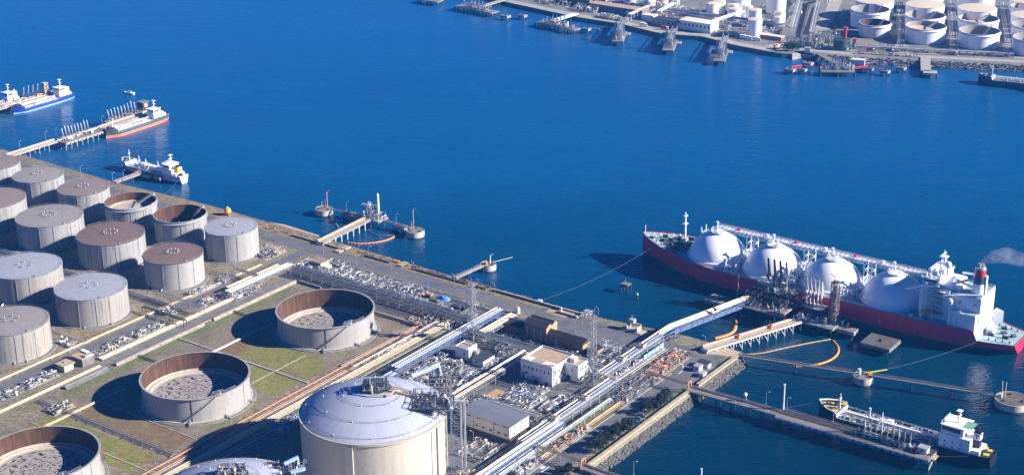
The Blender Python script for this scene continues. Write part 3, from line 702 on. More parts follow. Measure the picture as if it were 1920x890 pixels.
def lng_tank(cx, cy, zr, R, label, full=True):
    fr = Frame(cx, cy, 0); t = thing('lng_tank', label, 'gas tank', (0,0,LAND), fr, 'domed gas tanks at the bottom edge'); t.org = (0,0,0)
    n = 96; h = zr-LAND; D = 10.3
    part(t, 'wall', B().lathe([(R,0),(R,h-1.2)], n, caps=(False,False)), LNGW, smooth=40)
    part(t, 'ring_beam', B().lathe([(R,h-1.2),(R+.55,h-1.2),(R+.55,h-.1),(R-.4,h)], n, caps=(False,False)), mk('ring_beam', (.46,.41,.33), .7))
    prof = []; S_ = (R*R+D*D)/(2*D); a0 = math.asin((R-.4)/S_)
    for i in range(15):
        a = a0*(1-i/14); prof.append((max(.02, S_*math.sin(a)), h+.1+S_*math.cos(a)-S_*math.cos(a0)))
    part(t, 'dome_roof', B().lathe(prof, n, caps=(False,False)), DOME, smooth=50)
    def dz(r): return h+.1+math.sqrt(S_*S_-r*r)-S_*math.cos(a0)
    for rr_, nm in ((.94,96),(.70,72),(.40,48)):
        part(t, 'dome_railing', B().ring_rail((0,0), R*rr_, dz(R*rr_), .8, nm, .045, step=4), steel_dark)
        b = B()
        for k in range(int(9*rr_)+3):
            a = k*2*math.pi/(int(9*rr_)+3)+.2; x, y = R*rr_*.99*math.cos(a), R*rr_*.99*math.sin(a); b = B().cyl(x,y,dz(R*rr_),dz(R*rr_)+.7,.26,.16,8); part(t, 'roof_lamp', b, white_paint)
    if full:
        for a in (-1.82, -.45, .55, 1.7, 2.8):
            b = B(); w_ = .052
            b.lathe([(R+.9,0),(R+.9,h-1.3)], 4, caps=(False,False), a0=a-w_, a1=a+w_)
            for s in (-1,1):
                x, y = math.cos(a+s*w_), math.sin(a+s*w_); b.add([(R*x,R*y,0),((R+.9)*x,(R+.9)*y,0),((R+.9)*x,(R+.9)*y,h-1.3),(R*x,R*y,h-1.3)], [(0,1,2,3)] if s < 0 else [(3,2,1,0)])
            x, y = math.cos(a), math.sin(a)
            part(t, 'pilaster', b, mk('pilaster', (.56,.51,.43), .6, var=.06) if 'pilaster' not in bpy.data.materials else bpy.data.materials['pilaster'])
        b = B(); conduits(b, R, h-1.2, 0, [-.62]); part(t, 'conduit', b, steel_dark)
        b = B(); conduits(b, R, h-1.2, 0, [-3.05]); b.v = b.v; part(t, 'conduit', b, steel_dark)
    r = random.Random(7 if full else 8)
    # nozzle platform at the crown
    px_, py_ = 1.5, 1.5; zp = dz(6)+1.2
    b = B(); b.prism([(px_+8*math.cos(a*.524), py_+6*math.sin(a*.524)) for a in range(12)], zp, zp+.25); part(t, 'crown_platform', b, steel_dark)
    b = B(); steelwork(b, px_-5, px_+5, py_-3.5, py_+3.5, zp-2, zp+3.2, [zp+3.2], 3.3, .22); part(t, 'crown_frame', b, steel_dark)
    part(t, 'crown_railing', B().rail([(px_+7*math.cos(a*.524), py_+5.5*math.sin(a*.524), zp+.25) for a in range(13)]), galv)
    clutter_parts(t, px_-6, px_+6, py_-4.5, py_+4.5, zp+.25, 60, r, [steel_dark, steel_dark, steel_grey, pipe_grey, steel_dark, pipe_silver], 3.6)
    part(t, 'pipe', B().pipe([(px_-2,py_-4,zp+.2),(px_-2,py_-4,zp+3.5),(px_-1.4,py_-6,zp+3.7),(px_-1.2,py_-7,zp+2),(px_-1,py_-8.2,zp+.3),(px_+8,py_-8.2,zp+.1),(px_+9.5,py_-5.5,zp+1),(px_+13,py_-4.5,zp)], .42, 8), pipe_tan, smooth=40)
    # walkway with pipes down the dome to the edge platform
    ex, ey = 27.0, -2.0
    def way(k, off, up):
        x = px_+6+(ex-px_-6)*k; y = py_-1+(ey-py_+1)*k; d = Vector((ex-px_-6, ey-py_+1, 0)).normalized(); q = Vector((x-d.y*off, y+d.x*off, 0)); q.z = dz(min(R-.5, q.length))+up; return q
    b = B(); 
    for i in range(12): b.beam(way(i/12,0,1.3), way((i+1)/12,0,1.3), 1.8, .2); b.beam(way(i/12,.9,0), way(i/12,.9,1.3), .2); b.beam(way(i/12,-.9,0), way(i/12,-.9,1.3), .2)
    part(t, 'walkway', b, steel_grey)
    b = B()
    for o in (-.9,.9): b.rail([way(i/6,o,1.4) for i in range(7)])
    part(t, 'walkway_railing', b, galv)
    for o, m_, rr_ in ((1.6,pipe_tan,.3),(2.3,pipe_tan,.32),(-1.5,pipe_tan,.3),(3.0,steel_grey,.2)): part(t, 'pipe', B().pipe([way(i/8,o,1.1) for i in range(9)], rr_, 8), m_, smooth=40)
    # edge platform and equipment
    ze = dz(28)+2.2
    b = B(); b.box(20,37,-14,2,ze,ze+.25); part(t, 'edge_platform', b, steel_dark)
    b = B(); steelwork(b, 20,37,-14,2,ze-5,ze+3.5,[ze+3.5,ze-2.5],4.2,.24); part(t, 'edge_frame', b, steel_dark)
    part(t, 'edge_railing', B().rail([(20,-14,ze+.25),(37,-14,ze+.25),(37,2,ze+.25)]), galv)
    clutter_parts(t, 20.5, 40, -13.5, 3, ze+.25, 90, r, [steel_dark, steel_grey, pipe_silver, steel_dark, tower_steel, pipe_grey], 3.6)
    part(t, 'vessel', B().pipe([(29,-10,ze+.4),(33,-12.5,ze-.4)], .9, 12), pipe_silver, smooth=40)
    part(t, 'pipe', B().pipe([(31,-7,ze),(33,-7.5,ze+3.2),(35.5,-7.5,ze+4),(37,-7.5,ze+2.6),(38,-7.5,ze-2),(39.5,-7.5,ze-3)], .62, 10), pipe_silver, smooth=40)
    b = B()
    if full:
        # stair and riser tower at the right of the tank
        tw = B(); tw.lattice(40.5, -6, 0, ze+1, 4.6, 4.6, 9, .26, .16); part(t, 'stair_tower', tw, tower_steel)
        for k in range(9):
            z0, z1 = h*k/9, h*(k+1)/9; y0, y1 = (-8,-4) if k % 2 else (-4,-8); part(t, 'stair_flight', B().stairs((40.5,y0,z0),(40.5,y1,z1),1.2), galv)
        for x, y, rr_, m_ in ((43.4,-7,.42,pipe_silver),(44.6,-7.2,.26,pipe_grey),(43.4,-5,.26,tower_steel),(45.2,-6,.34,pipe_silver)):
            part(t, 'riser_pipe', B().pipe([(x-6,y,ze+1.2),(x-1.2,y,ze+1.2),(x,y,ze+.2),(x,y,2)], rr_, 8), m_, smooth=40)
        # back process deck between dome and pipe bridge
        zb_ = h+9.5
        b = B(); b.box(20,37,22,40,zb_-14,zb_-13.7); part(t, 'process_deck', b, steel_dark)
        b = B(); steelwork(b, 20,37,22,40,0,zb_-9,[zb_-9,zb_-18],4.3,.3); part(t, 'process_frame', b, steel_grey)
        clutter_parts(t, 20.5, 36.5, 22.5, 39.5, zb_-13.7, 95, r, [steel_dark, steel_dark, steel_grey, steel_dark, pipe_grey, steel_grey, pipe_tan], 3.2)
        part(t, 'air_duct', B().pipe([(17,33,zb_-8),(27,39,zb_-6.5)], 1.3, 8).pipe([(27,39,zb_-6.5),(30,41,zb_-6),(31,41,zb_-12)], 1.6, 4), mk('duct_blue', (.36,.44,.60), .5), smooth=30)
    else:
        b.cbox(30, 9, ze+1.5, 7, 1.6, 1.3, .5); part(t, 'air_duct', b, mk('duct_blue2', (.30,.40,.62), .5))
        clutter_parts(t, 12, 32, 6, 22, ze-1.5, 50, r, [steel_dark, steel_grey, white_paint, pipe_silver, blue_steel], 2.8)
        b = B(); b.prism([(12,5),(33,3),(32,20),(14,24)], ze-2.2, ze-1.5); part(t, 'process_deck', b, steel_dark)
        part(t, 'air_duct', B().pipe([(23,16,ze+1.5),(29,19.5,ze+3)], 1.0, 8), bpy.data.materials['duct_blue2'])
    return t
q = SITE.w((-.4,-116.4)); lng_tank(q.x, q.y+2.6, 35.2, 36, 'huge cream walled gas tank with pale blue dome and stair tower at the bottom')
q = SITE.w((-.4,-214.5)); lng_tank(q.x, q.y, 34, 36, 'second pale dome peeking in at the bottom edge left of the huge tank', False)

# ------------------------------------------------------------------ pipe racks
def rack(name, label, axis, a0, a1, c, width, pipes, h=4., step=9., frame=steel_grey, group=None, levels=None, cat='pipe rack', frames=True, zb=LAND, fr=SITE, braced=False):
    """pipes: (offset, height above ground, radius, material[, start, end]); axis 'u' or 'v'"""
    org = ((a0+a1)/2, c, zb) if axis == 'u' else (c, (a0+a1)/2, zb)
    t = thing(name, label, cat, org, fr, group)
    def pt(a, o, z): return (a, c+o, zb+z) if axis == 'u' else (c+o, a, zb+z)
    for pp in pipes:
        o, z, rad, m_ = pp[:4]; s, e = (pp[4], pp[5]) if len(pp) > 4 else (a0, a1)
        pts = [pt(s,o,z), pt(e,o,z)]
        if len(pp) > 6 and pp[6] == 'loop':
            q = (s+e)/2; L = 2.5; dh = 2.2
            pts = [pt(s,o,z), pt(q-L,o,z), pt(q-L,o,z+dh), pt(q+L,o,z+dh), pt(q+L,o,z), pt(e,o,z)]
        part(t, 'pipe', B().pipe(pts, rad*.68, 8 if rad > .3 else 6), m_, smooth=40)
    if frames:
        nS = max(1, int(abs(a1-a0)/step)); lv = levels or [h]; me = None
        for i in range(nS+1):
            a = a0+(a1-a0)*i/nS
            if me is None:
                b = B()
                for o in (-width/2, width/2): b.beam(pt(a,o,0), pt(a,o,max(lv)), .32 if h > 2 else .22)
                for z in lv: b.beam(pt(a,-width/2-.3,z-.15), pt(a,width/2+.3,z-.15), .3)
                if braced: b.beam(pt(a,-width/2,0), pt(a,width/2,lv[0]-.2), .18)
                o_ = part(t, 'support', b, frame); me = o_; a_first = a
            else:
                o_ = me.copy(); C.objects.link(o_); o_.parent = t.o
                o_.location = (a-a_first, 0, 0) if axis == 'u' else (0, a-a_first, 0)
        if h > 3:
            b = B()
            for o in (-width/2, width/2):
                for z in lv: b.beam(pt(a0,o,z-.1), pt(a1,o,z-.1), .26)
            part(t, 'girder', b, frame)
    return t
def lines(spec):            # evenly spaced pipes: (first offset, step, height, [(radius, material), ...])
    o, s, z, ms = spec; return [(o+i*s, z, r_, m_) for i, (r_, m_) in enumerate(ms)]
S1, S2, S3 = .22, .3, .4
G_ = 'pipe racks of the terminal'
rack('pipeline','pair of tan pipes on low sleepers left of the field road','v',-250,44,-235,2.4,[(-.7,.7,.34,pipe_tan),(.6,.7,.38,pipe_cream),(0,.7,.16,pipe_rust)],.5,12,concrete,group=G_,cat='pipeline')
rack('pipeline','pair of cream pipes beside the dark bund bank in the lower left','v',-235,-118,-203,2.6,[(-.7,.9,.4,pipe_cream),(.5,.9,.45,pipe_cream),(1.4,.7,.2,pipe_tan)],.6,10,concrete,group=G_,cat='pipeline')
rack('pipeline','triple cream and white pipes between field road and brown path','v',-112,0,-210,4.4,[(-1.8,1.0,.3,pipe_rust),(-.6,1.1,.36,pipe_cream),(.6,1.1,.4,pipe_white),(1.7,1.0,.36,pipe_cream),(2.3,.8,.18,pipe_grey)],.7,10,concrete,group=G_,cat='pipeline')
rack('pipeline','single tan pipe along the outer edge of the brown path','v',-112,36,-197.9,1,[(0,.7,.34,pipe_tan)],.5,14,concrete,group=G_,cat='pipeline')
rack('pipe_rack','raised rack of blue grey pipes ending behind the upper open tank','v',-8,48,-212,6,lines((-2.4,1.0,5.4,[(.3,pipe_silver),(.22,pipe_grey),(.34,pipe_cream),(.24,pipe_silver),(.36,pipe_white),(.2,pipe_grey)]))+lines((-2,1.2,3.4,[(.24,pipe_grey),(.2,pipe_silver),(.28,steel_dark),(.22,pipe_grey)])),5.2,8,group=G_,levels=[3.2,5.2])
rack('pipe_rack','raised flat tan pipe bundle beside the blue grey rack','v',-2,44,-219,3.6,lines((-1.2,.8,4.4,[(.36,pipe_tan),(.38,pipe_cream),(.36,pipe_tan),(.2,pipe_grey)])),4.2,9,group=G_)
rack('pipe_rack','silver rack bridging the field road between two brown roofed tanks','u',-246,-208,-34,4,lines((-1.5,.8,5.4,[(.26,pipe_silver),(.2,pipe_grey),(.3,pipe_white),(.24,steel_dark),(.22,pipe_silver)])),5.2,12,group=G_)
rack('pipe_rack','dark rack crossing the field road beside the brown spotted roof tank','u',-240,-204,-52,2.4,lines((-.9,.6,4.6,[(.22,steel_dark),(.2,steel_dark),(.24,pipe_grey),(.2,steel_dark)])),4.4,12,steel_dark,group=G_)
rack('pipe_rack','pipe portal crossing the field road beside the pale tank of the shore row','u',-236,-212,22,3,lines((-1,.7,5.2,[(.24,pipe_tan),(.2,pipe_grey),(.28,pipe_tan),(.2,steel_dark)])),5,8,steel_grey,group=G_)
rack('pipeline','dark pipes in the trench between the second row and the pale roofed tanks','u',-420,-236,-37,9,lines((-4,.9,.9,[(.3,pipe_grey),(.2,steel_dark),(.3,steel_grey),(.24,pipe_grey),(.3,pipe_silver),(.2,steel_dark),(.3,pipe_grey),(.2,pipe_silver)])),.7,12,concrete_d,group=G_,cat='pipeline')
rack('pipeline','pale walkway and pipes between the two lower tan tanks','u',-330,-234,-101,4,lines((-1.5,.8,.8,[(.3,pipe_cream),(.2,pipe_grey),(.3,pipe_white),(.24,pipe_grey)])),.6,10,concrete,group=G_,cat='pipeline')
rack('pipeline','tan pipes running along the foot of the shore row tanks','u',-300,-212,18,7,lines((-3,1.0,.8,[(.24,pipe_grey),(.3,pipe_tan),(.2,steel_dark),(.3,pipe_rust),(.3,pipe_tan),(.2,pipe_grey),(.24,pipe_cream)])),.6,10,concrete,group=G_,cat='pipeline')
# cross corridor behind the upper open tank
ms = [(.26,pipe_grey),(.34,steel_grey),(.2,steel_dark),(.3,pipe_silver),(.4,pipe_grey),(.22,steel_dark),(.3,steel_grey),(.26,pipe_grey),(.36,pipe_silver)]
rack('pipe_rack','long dark rack of many grey pipes crossing behind the upper open tank','u',-207,-62,46.5,9.6,lines((-4.2,1.05,5.0,ms))+lines((-3.8,1.2,3.0,[(.2,steel_dark),(.26,pipe_grey),(.2,steel_grey),(.3,steel_dark),(.24,pipe_grey),(.22,steel_dark),(.2,pipe_grey)])),4.8,9,group=G_,levels=[2.8,4.8])
rack('pipeline','flat bed of dark purple pipes between the long dark rack and the tan strip','u',-176,-92,37,8.5,lines((-4,.95,.7,[(.26,mk('pipe_purple',(.15,.12,.14),.6))]*0+[(.24,steel_grey),(.3,pipe_grey),(.2,steel_dark),(.3,pipe_grey),(.26,steel_grey),(.2,steel_dark),(.3,pipe_grey),(.26,steel_dark),(.2,pipe_tan)])),.5,8,concrete_d,group=G_,cat='pipeline')
rack('pipe_rack','dark rack along the rail track left of the left lattice mast','u',-92,-42,62,5,lines((-2,.9,4.6,[(.3,steel_grey),(.2,steel_dark),(.34,pipe_grey),(.24,steel_dark),(.3,steel_grey)])),4.4,8,group=G_)
rack('pipeline','row of grey sleepers pipes beside the rail track behind the open tank','u',-150,-96,56,5,lines((-2,.8,.9,[(.24,pipe_grey),(.3,pipe_tan),(.2,steel_dark),(.26,pipe_silver),(.3,pipe_grey)])),.7,9,concrete,group=G_,cat='pipeline')
# red and yellow lines
rack('pipeline','long thick faded red pipe along the edge of the turf','v',-235,28,-89,1.6,[(0,1.0,.62,pipe_red),(-1.0,.5,.22,pipe_cream)],.5,12,concrete,group=G_,cat='pipeline')
rack('pipeline','brown pipes on the path between red and yellow lines','v',-225,24,-84.8,2.6,[(-.8,.6,.4,pipe_rust),(.7,.5,.3,pipe_tan)],.4,12,concrete,group=G_,cat='pipeline')
rack('pipe_rack','low rack of yellow and cream pipes beside the red line','v',-230,62,-77,5.2,[(-2.5,1.6,.26,pipe_grey),(-1.7,1.7,.3,pipe_cream),(-.5,1.7,.36,pipe_yellow),(.7,1.7,.3,pipe_yellow),(1.6,1.6,.16,steel_grey),(2.4,1.7,.28,pipe_cream)],1.4,9,steel_grey,group=G_)
rack('pipe_rack','raised grey pipe pair with white frames left of the yellow lines','v',-40,36,-81.6,1.8,[(-.5,2.8,.28,pipe_silver),(.5,2.8,.22,pipe_grey),(0,2.2,.3,pipe_cream,-20,10)],2.6,9,steel_light,group=G_)
rack('pipeline','thick pink red pipe section behind the yellow lines near the mast','v',44,62,-72,1.6,[(0,1.4,.55,mk('pipe_pink',(.55,.26,.18),.6)),(1,1.0,.3,pipe_tan)],.9,6,concrete,group=G_,cat='pipeline')
rack('pipe_rack','tall blue rack with white pipes on the right side of the plant road','v',-34,64,-56.5,5,[(-2.2,7.2,.4,pipe_white),(-1,7.2,.24,pipe_grey),(.4,7.2,.4,pipe_white),(1.6,7.2,.24,blue_steel),(2.3,7.2,.24,pipe_silver),(-1.6,5,.3,blue_steel),(0,5,.3,pipe_grey),(1.4,5,.24,blue_steel),(.6,5,.2,steel_dark)],7,7,blue_steel,group=G_,levels=[4.8,7.0])
rack('pipe_rack','lower blue rack of pipes going towards the dome from the plant road','v',-96,-36,-55,5,[(-2,5.2,.34,pipe_white),(-1,5.2,.26,blue_steel),(0,5.2,.3,blue_steel),(1.1,5.2,.24,pipe_silver),(2,5.2,.3,pipe_grey),(-1,3.2,.26,blue_steel),(1,3.2,.24,steel_dark)],5,7,blue_steel,group=G_,levels=[3.0,5.0])
rack('pipe_rack','wide tan topped rack between left lattice mast and brown sheds','v',32,64,-46,5,[(-2,6.2,.5,pipe_white),(-.6,6.2,.55,pipe_tan),(.8,6.2,.55,pipe_tan),(2,6.2,.3,pipe_silver),(-1,4.2,.3,pipe_grey),(1,4.2,.3,pipe_grey)],6,8,steel_light,group=G_,levels=[4.0,6.0])
rack('pipe_rack','grey rack in front of the brown sheds','u',-54,36,32,7,[(-3,6.2,.36,pipe_silver),(-2,6.2,.26,pipe_grey),(-1,6.2,.34,steel_grey),(0,6.2,.3,pipe_grey),(1,6.2,.24,steel_dark),(2,6.2,.4,pipe_silver),(3,6.2,.3,pipe_grey),(-2,4,.3,steel_dark),(0,4,.34,pipe_grey),(2,4,.3,steel_grey)],6,8,steel_grey,group=G_,levels=[3.8,6.0])
rack('pipe_rack','pair of thick white pipes behind the white control building','u',-6,34,40,2.6,[(-.8,4.2,.62,pipe_silver),(.8,4.2,.4,pipe_grey)],3.6,9,steel_grey,group=G_)
rack('pipe_rack','white pipe rack left of the white control building','v',-52,26,-9,6,[(-2.4,6.4,.5,pipe_white),(-1.2,6.4,.3,pipe_silver),(0,5.6,.36,pipe_tan),(1,5.6,.36,pipe_tan),(2,5.6,.3,pipe_silver),(-1,4,.3,pipe_grey),(1.2,4,.3,steel_dark)],5.4,8,steel_grey,group=G_,levels=[3.8,5.4])
rack('pipe_rack','grey blue rack running in front of the gable sheds to the dome','u',-48,-4,-52,5,[(-2,6.4,.36,pipe_silver),(-1,6.4,.5,pipe_silver),(0,6.4,.3,blue_steel),(1,6.4,.34,pipe_grey),(2,6.4,.3,pipe_silver)],6,8,steel_grey,group=G_)
rack('pipe_rack','short rack with white pipes behind the grey roofed hall','u',8,40,-33,5,[(-2,5.4,.36,pipe_silver),(-1,5.4,.26,pipe_grey),(0,5.4,.3,pipe_white),(1,5.4,.24,pipe_grey),(2,5.4,.34,pipe_silver),(0,3.6,.3,steel_dark)],5,8,steel_grey,group=G_,levels=[3.4,5.0])
# main gas rack to the jetty
def gas_rack(label, v0, v1, c):
    q = (v1-v0)/3; seg = [(v0+k*q+(.0 if k == 0 else 1.6), v0+(k+1)*q-(0 if k == 2 else 1.6)) for k in range(3)]
    pp = [(-1.9,6.7,.75,pipe_cream,a,e) for a,e in seg]+[(.2,6.5,.3,pipe_silver),(1.2,6.4,.24,blue_steel),(2.2,6.4,.26,pipe_grey),(-1.8,4.2,.36,pipe_silver),(-.6,4.2,.3,pipe_grey),(.6,4.2,.4,pipe_white),(1.7,4.2,.26,blue_steel)]
    t = rack('pipe_rack',label,'v',v0,v1,c,5.4,pp,6,8,steel_light,group=G_,levels=[4.0,6.0])
    for k in (0,1):
        v = v0+(k+1)*q; part(t,'expansion_loop',B().pipe([(c-1.9,v-1.7,LAND+6.7),(c-1.9,v-1.5,LAND+7.6),(c+2.6,v-1.5,LAND+7.8),(c+2.6,v+1.5,LAND+7.8),(c-1.9,v+1.5,LAND+7.6),(c-1.9,v+1.7,LAND+6.7)],.55,8),pipe_cream,smooth=40)
    return t
gas_rack('upper main gas rack with thick cream pipes leading to the blue bridge',25,88,40.3)
gas_rack('lower main gas rack with thick cream pipes beside the right lattice mast',-62,23,49.6)
rack('pipe_rack','cross piece of cream pipes joining the two main gas racks at the right mast','u',38,52,24.2,2.2,[(-.6,6.9,.7,pipe_cream),(.6,6.8,.5,pipe_cream)],6,7,steel_light,group=G_)
rack('pipe_rack','bundle of bright white pipes at the lower end of the main gas rack','v',-150,-34,54.6,6,[(-2.6,6.6,.46,pipe_white),(-1.3,6.6,.4,pipe_white),(0,6.6,.26,steel_grey),(1.1,6.6,.42,pipe_white),(2.3,6.6,.24,blue_steel),(-2,4.4,.36,pipe_cream),(0,4.4,.36,pipe_silver),(2,4.4,.36,pipe_tan)],6.2,8,blue_steel,group=G_,levels=[4.2,6.2],braced=True)
rack('pipe_rack','slim rack with a pale green white pipe beside the main gas rack','v',-92,8,58.6,2,[(-.6,3.8,.42,mk('pipe_mint',(.66,.72,.66),.5)),(.4,3.6,.24,pipe_silver)],3.4,9,steel_light,group=G_)
rack('pipeline','tan trench line of pipes along the verge beside the right road','v',-84,30,62.2,2.6,[(-1,.7,.42,pipe_tan),(0,.8,.3,pipe_cream),(1,.7,.4,pipe_red)],.5,9,concrete_tan,group=G_,cat='pipeline')
rack('pipeline','grey ground pipes in front of the grey roofed hall yard','u',-22,4,-6,3,lines((-1,.7,.9,[(.2,pipe_silver),(.26,pipe_grey),(.22,steel_dark),(.24,pipe_white)])),.7,7,concrete,group=G_,cat='pipeline')
rack('pipeline','ground pipes between the white substations and the white pipe rack','u',-50,-14,-27,3,lines((-1,.7,.9,[(.26,pipe_silver),(.2,pipe_white),(.3,pipe_grey)])),.7,7,concrete,group=G_,cat='pipeline')
rack('pipeline','ground pipes between main gas rack and the orange red pipes','v',28,82,47.5,5,lines((-2,.8,1.6,[(.26,pipe_silver),(.2,blue_steel),(.34,pipe_grey),(.24,pipe_white),(.3,steel_dark),(.24,pipe_cream)])),1.2,7,steel_grey,group=G_,cat='pipeline')
rack('pipeline','orange red pipes on sleepers inside the road bend','v',36,84,57,8,[(-3.4,1.2,.4,pipe_red),(-2.3,1.2,.3,pipe_tan),(-1.2,1.2,.45,pipe_red),(0,1.2,.36,pipe_rust),(1.2,1.2,.45,pipe_red),(2.4,1.2,.3,pipe_tan),(3.4,1.2,.4,mk('pipe_salmon',(.58,.30,.20),.6))],1,8,concrete,group=G_,cat='pipeline')
rack('pipe_rack','brown pipe gantry crossing the road to the upper catwalk','u',60,85,43.5,2.4,lines((-.8,.8,5.6,[(.3,pipe_rust),(.26,pipe_red),(.3,pipe_grey)])),5.4,12,steel_grey,group='gantries over the right road')
rack('pipe_rack','brown pipe gantry crossing the road at the bottom','u',58,85,-60,2.4,lines((-.8,.8,5.6,[(.3,pipe_rust),(.26,pipe_grey),(.3,pipe_rust)])),5.4,12,steel_grey,group='gantries over the right road')
for u, z_ in ((85.2, 5.6),): pass
# basin pipe trenches
rack('pipeline','dark pipe trench between middle and lower left open tanks','u',-197,-92,-166,3.4,lines((-1.2,.8,.9,[(.22,pipe_grey),(.26,steel_dark),(.3,pipe_silver),(.22,steel_dark)])),.8,7,steel_grey,group=G_,cat='pipeline')
rack('pipeline','tan pipes leaving the shadow of the middle open tank','v',-205,-130,-170,2.2,[(-.8,.8,.26,pipe_tan),(.1,.8,.22,pipe_tan),(.8,.8,.3,pipe_cream)],.6,9,concrete,group=G_,cat='pipeline')
rack('pipeline','grey pipes from the path into the shadow of the upper open tank','v',-70,-20,-164,2.2,[(-.8,.8,.26,pipe_grey),(.1,.8,.22,pipe_tan),(.8,.8,.3,pipe_silver)],.6,9,concrete,group=G_,cat='pipeline')
rack('pipeline','short dark trench from the path to the middle open tank','u',-197,-158,-96,2,lines((-.6,.6,.8,[(.2,steel_dark),(.24,pipe_grey),(.2,steel_dark)])),.6,8,steel_dark,group=G_,cat='pipeline')
rack('pipeline','short dark trench from the path to the upper open tank','u',-197,-160,-20,2,lines((-.6,.6,.8,[(.2,steel_dark),(.24,pipe_grey),(.2,steel_dark)])),.6,8,steel_dark,group=G_,cat='pipeline')
rack('pipeline','long pipe shaded by the huge tank, right of the red line','v',-235,-80,-67,5,[(-2,.8,.3,pipe_silver),(-.8,.8,.2,pipe_grey),(1.6,.8,.3,pipe_grey)],.6,10,concrete,group=G_,cat='pipeline')

# ------------------------------------------------------------------ valve and pump yards
def yard(u0, u1, v0, v1, n_, label, seed, mats=None, hmax=2.6, frame=False, zb=LAND, fr=SITE):
    t = thing('pipe_manifold', label, 'pipework', ((u0+u1)/2,(v0+v1)/2,zb), fr, 'valve and pump yards'); r = random.Random(seed)
    part(t, 'pad', B().box(u0,u1,v0,v1,zb-.1,zb+.22), concrete_d if seed % 2 else concrete)
    clutter_parts(t, u0+.4, u1-.4, v0+.4, v1-.4, zb+.2, min(158, int(n_*1.9)), r, mats, hmax)
    if frame: part(t, 'frame', steelwork(B(), u0+.5, u1-.5, v0+.5, v1-.5, zb, zb+hmax+1.5, [zb+hmax+1.5], 4, .22), steel_grey)
    for k in range(max(1, n_//20)):
        u = r.uniform(u0+1,u1-1); v = r.uniform(v0+1,v1-1); part(t, 'walkway', B().box(u-1.5,min(u+1.5,u1),v-.5,v+.5,zb+1.1,zb+1.2).beam((u-1,v,zb+.2),(u-1,v,zb+1.1),.15).beam((u+1,v,zb+.2),(u+1,v,zb+1.1),.15), galv)
    return t
RED = [pipe_red, pipe_rust, pipe_tan, steel_dark, pipe_grey, pipe_red]
MIX = [pipe_silver, pipe_grey, pipe_silver, pipe_white, steel_grey, steel_dark, steel_grey, tower_steel, pipe_cream]
yard(-221,-212,-195,-162,70,'dense valve yard at the far left edge beside the field road',1)
yard(-221,-213,-160,-138,44,'valve yard just left of the tan roofed hut',2)
yard(-221,-213,-112,-84,56,'valve yard under the long white pipe beside the field road',3)
yard(-221,-214,-80,-58,34,'pipe bends between field road and triple cream pipes',4)
yard(-222,-214,-26,-6,40,'valves around the orange white drum by the field road',5)
yard(-234,-223,-48,-40,20,'valve group at the left end of the silver rack bridge',6,None,3.2)
yard(-240,-232,8,20,26,'small silver valves at the foot of the pale shore row tank',7)
yard(-206,-190,52,62,40,'pipework left of the yellow walled hut',8)
yard(-188,-168,52,70,70,'pipework right of the yellow walled hut',9,MIX)
yard(-166,-146,52,71,66,'pipework behind the long dark rack near the yellow drum',10,MIX)
yard(-144,-122,60,72,56,'rubble grey pipework left of the excavator',11,MIX)
yard(-98,-84,50,58,34,'dark pump group right of the excavator',12,[steel_dark, steel_grey, pipe_grey, pipe_silver])
yard(-90,-74,62,73,40,'pipework between excavator and left lattice mast',13)
yard(-94,-82,36,46,40,'pumps where the red line meets the long dark rack',14,[steel_dark, pipe_red, pipe_grey, steel_grey, pipe_tan])
yard(-72,-60,40,60,30,'silver vessels by the plant road below the left mast',15,MIX,3.6)
yard(-30,-18,22,31,40,'pumps in front of the grey rack left of the control building',16,MIX,3.4,True)
yard(-46,-32,-22,2,50,'pipework between plant road rack and white substation',17,MIX,3.0)
yard(-34,-20,-46,-28,40,'pipework right behind the dome platform',18,MIX,3.2)
yard(-20,4,-38,-26,54,'pipe bends between tan yard and control building',19,MIX)
yard(6,26,-22,-4,130,'bright pump yard between control building and grey roofed hall',20,[pipe_silver,pipe_silver,pipe_white,steel_light,steel_grey,blue_steel],2.0)
yard(-4,10,-34,-24,40,'curved pipes beside the sand patch',21,MIX)
yard(14,34,50,70,90,'blue white pump yard between brown sheds and main gas rack',22,[pipe_silver,pipe_white,blue_steel,steel_light,pipe_white],3.0,True)
yard(20,36,36,48,44,'dark pipework right of the white control building',23,MIX,2.6)
yard(52,64,48,84,90,'red and orange pipework inside the road bend',24,RED,2.4)
yard(55,65,10,46,110,'dense dark pipework with posts beside the right road',25,[steel_dark,pipe_grey,pipe_silver,pipe_rust,steel_grey],3.4,True)
yard(60,65,-52,-20,60,'small valves on the verge beside the right road',26,RED+[pipe_silver],2.2)
yard(58,65,-84,-62,60,'pipework by the gantry at the bottom road corner',27,MIX,2.8)
yard(39,52,-112,-94,60,'tan looped pipes right of the huge gas tank',28,[pipe_tan,pipe_silver,steel_grey,pipe_tan],3.2)
yard(41,47,-36,-20,40,'pipework between grey roofed hall and white pipe bundle',29,MIX,3.2)
yard(-184,-176,-172,-158,44,'valve group on the pipe trench left of the middle tank shadow',30,[pipe_tan,pipe_grey,steel_dark,pipe_cream,steel_grey],2.2)
yard(-64,-56,-58,-42,40,'blue grey equipment at the plant road behind the dome',31,[steel_dark,steel_grey,blue_steel,pipe_silver],3.4,True)
yard(-216,-204,52,70,40,'pipework at the end of the field road by the shore',32,MIX)
yard(42,46,28,84,80,'pipework under the upper main gas rack',33,MIX,3.2)
yard(-258,-238,52,72,50,'pipework on the shore side of the pale shore row tank',34,[pipe_tan,pipe_grey,steel_dark,pipe_silver],2.2)
yard(-214,-206,-8,16,40,'pipework under the tan pipe bundle',35,MIX,2.6)
yard(-170,-150,29.5,33,24,'valves along the bund behind the upper open tank',36,None,1.8)
yard(-122,-108,52,60,44,'pipework below the excavator',37,MIX,2.4)
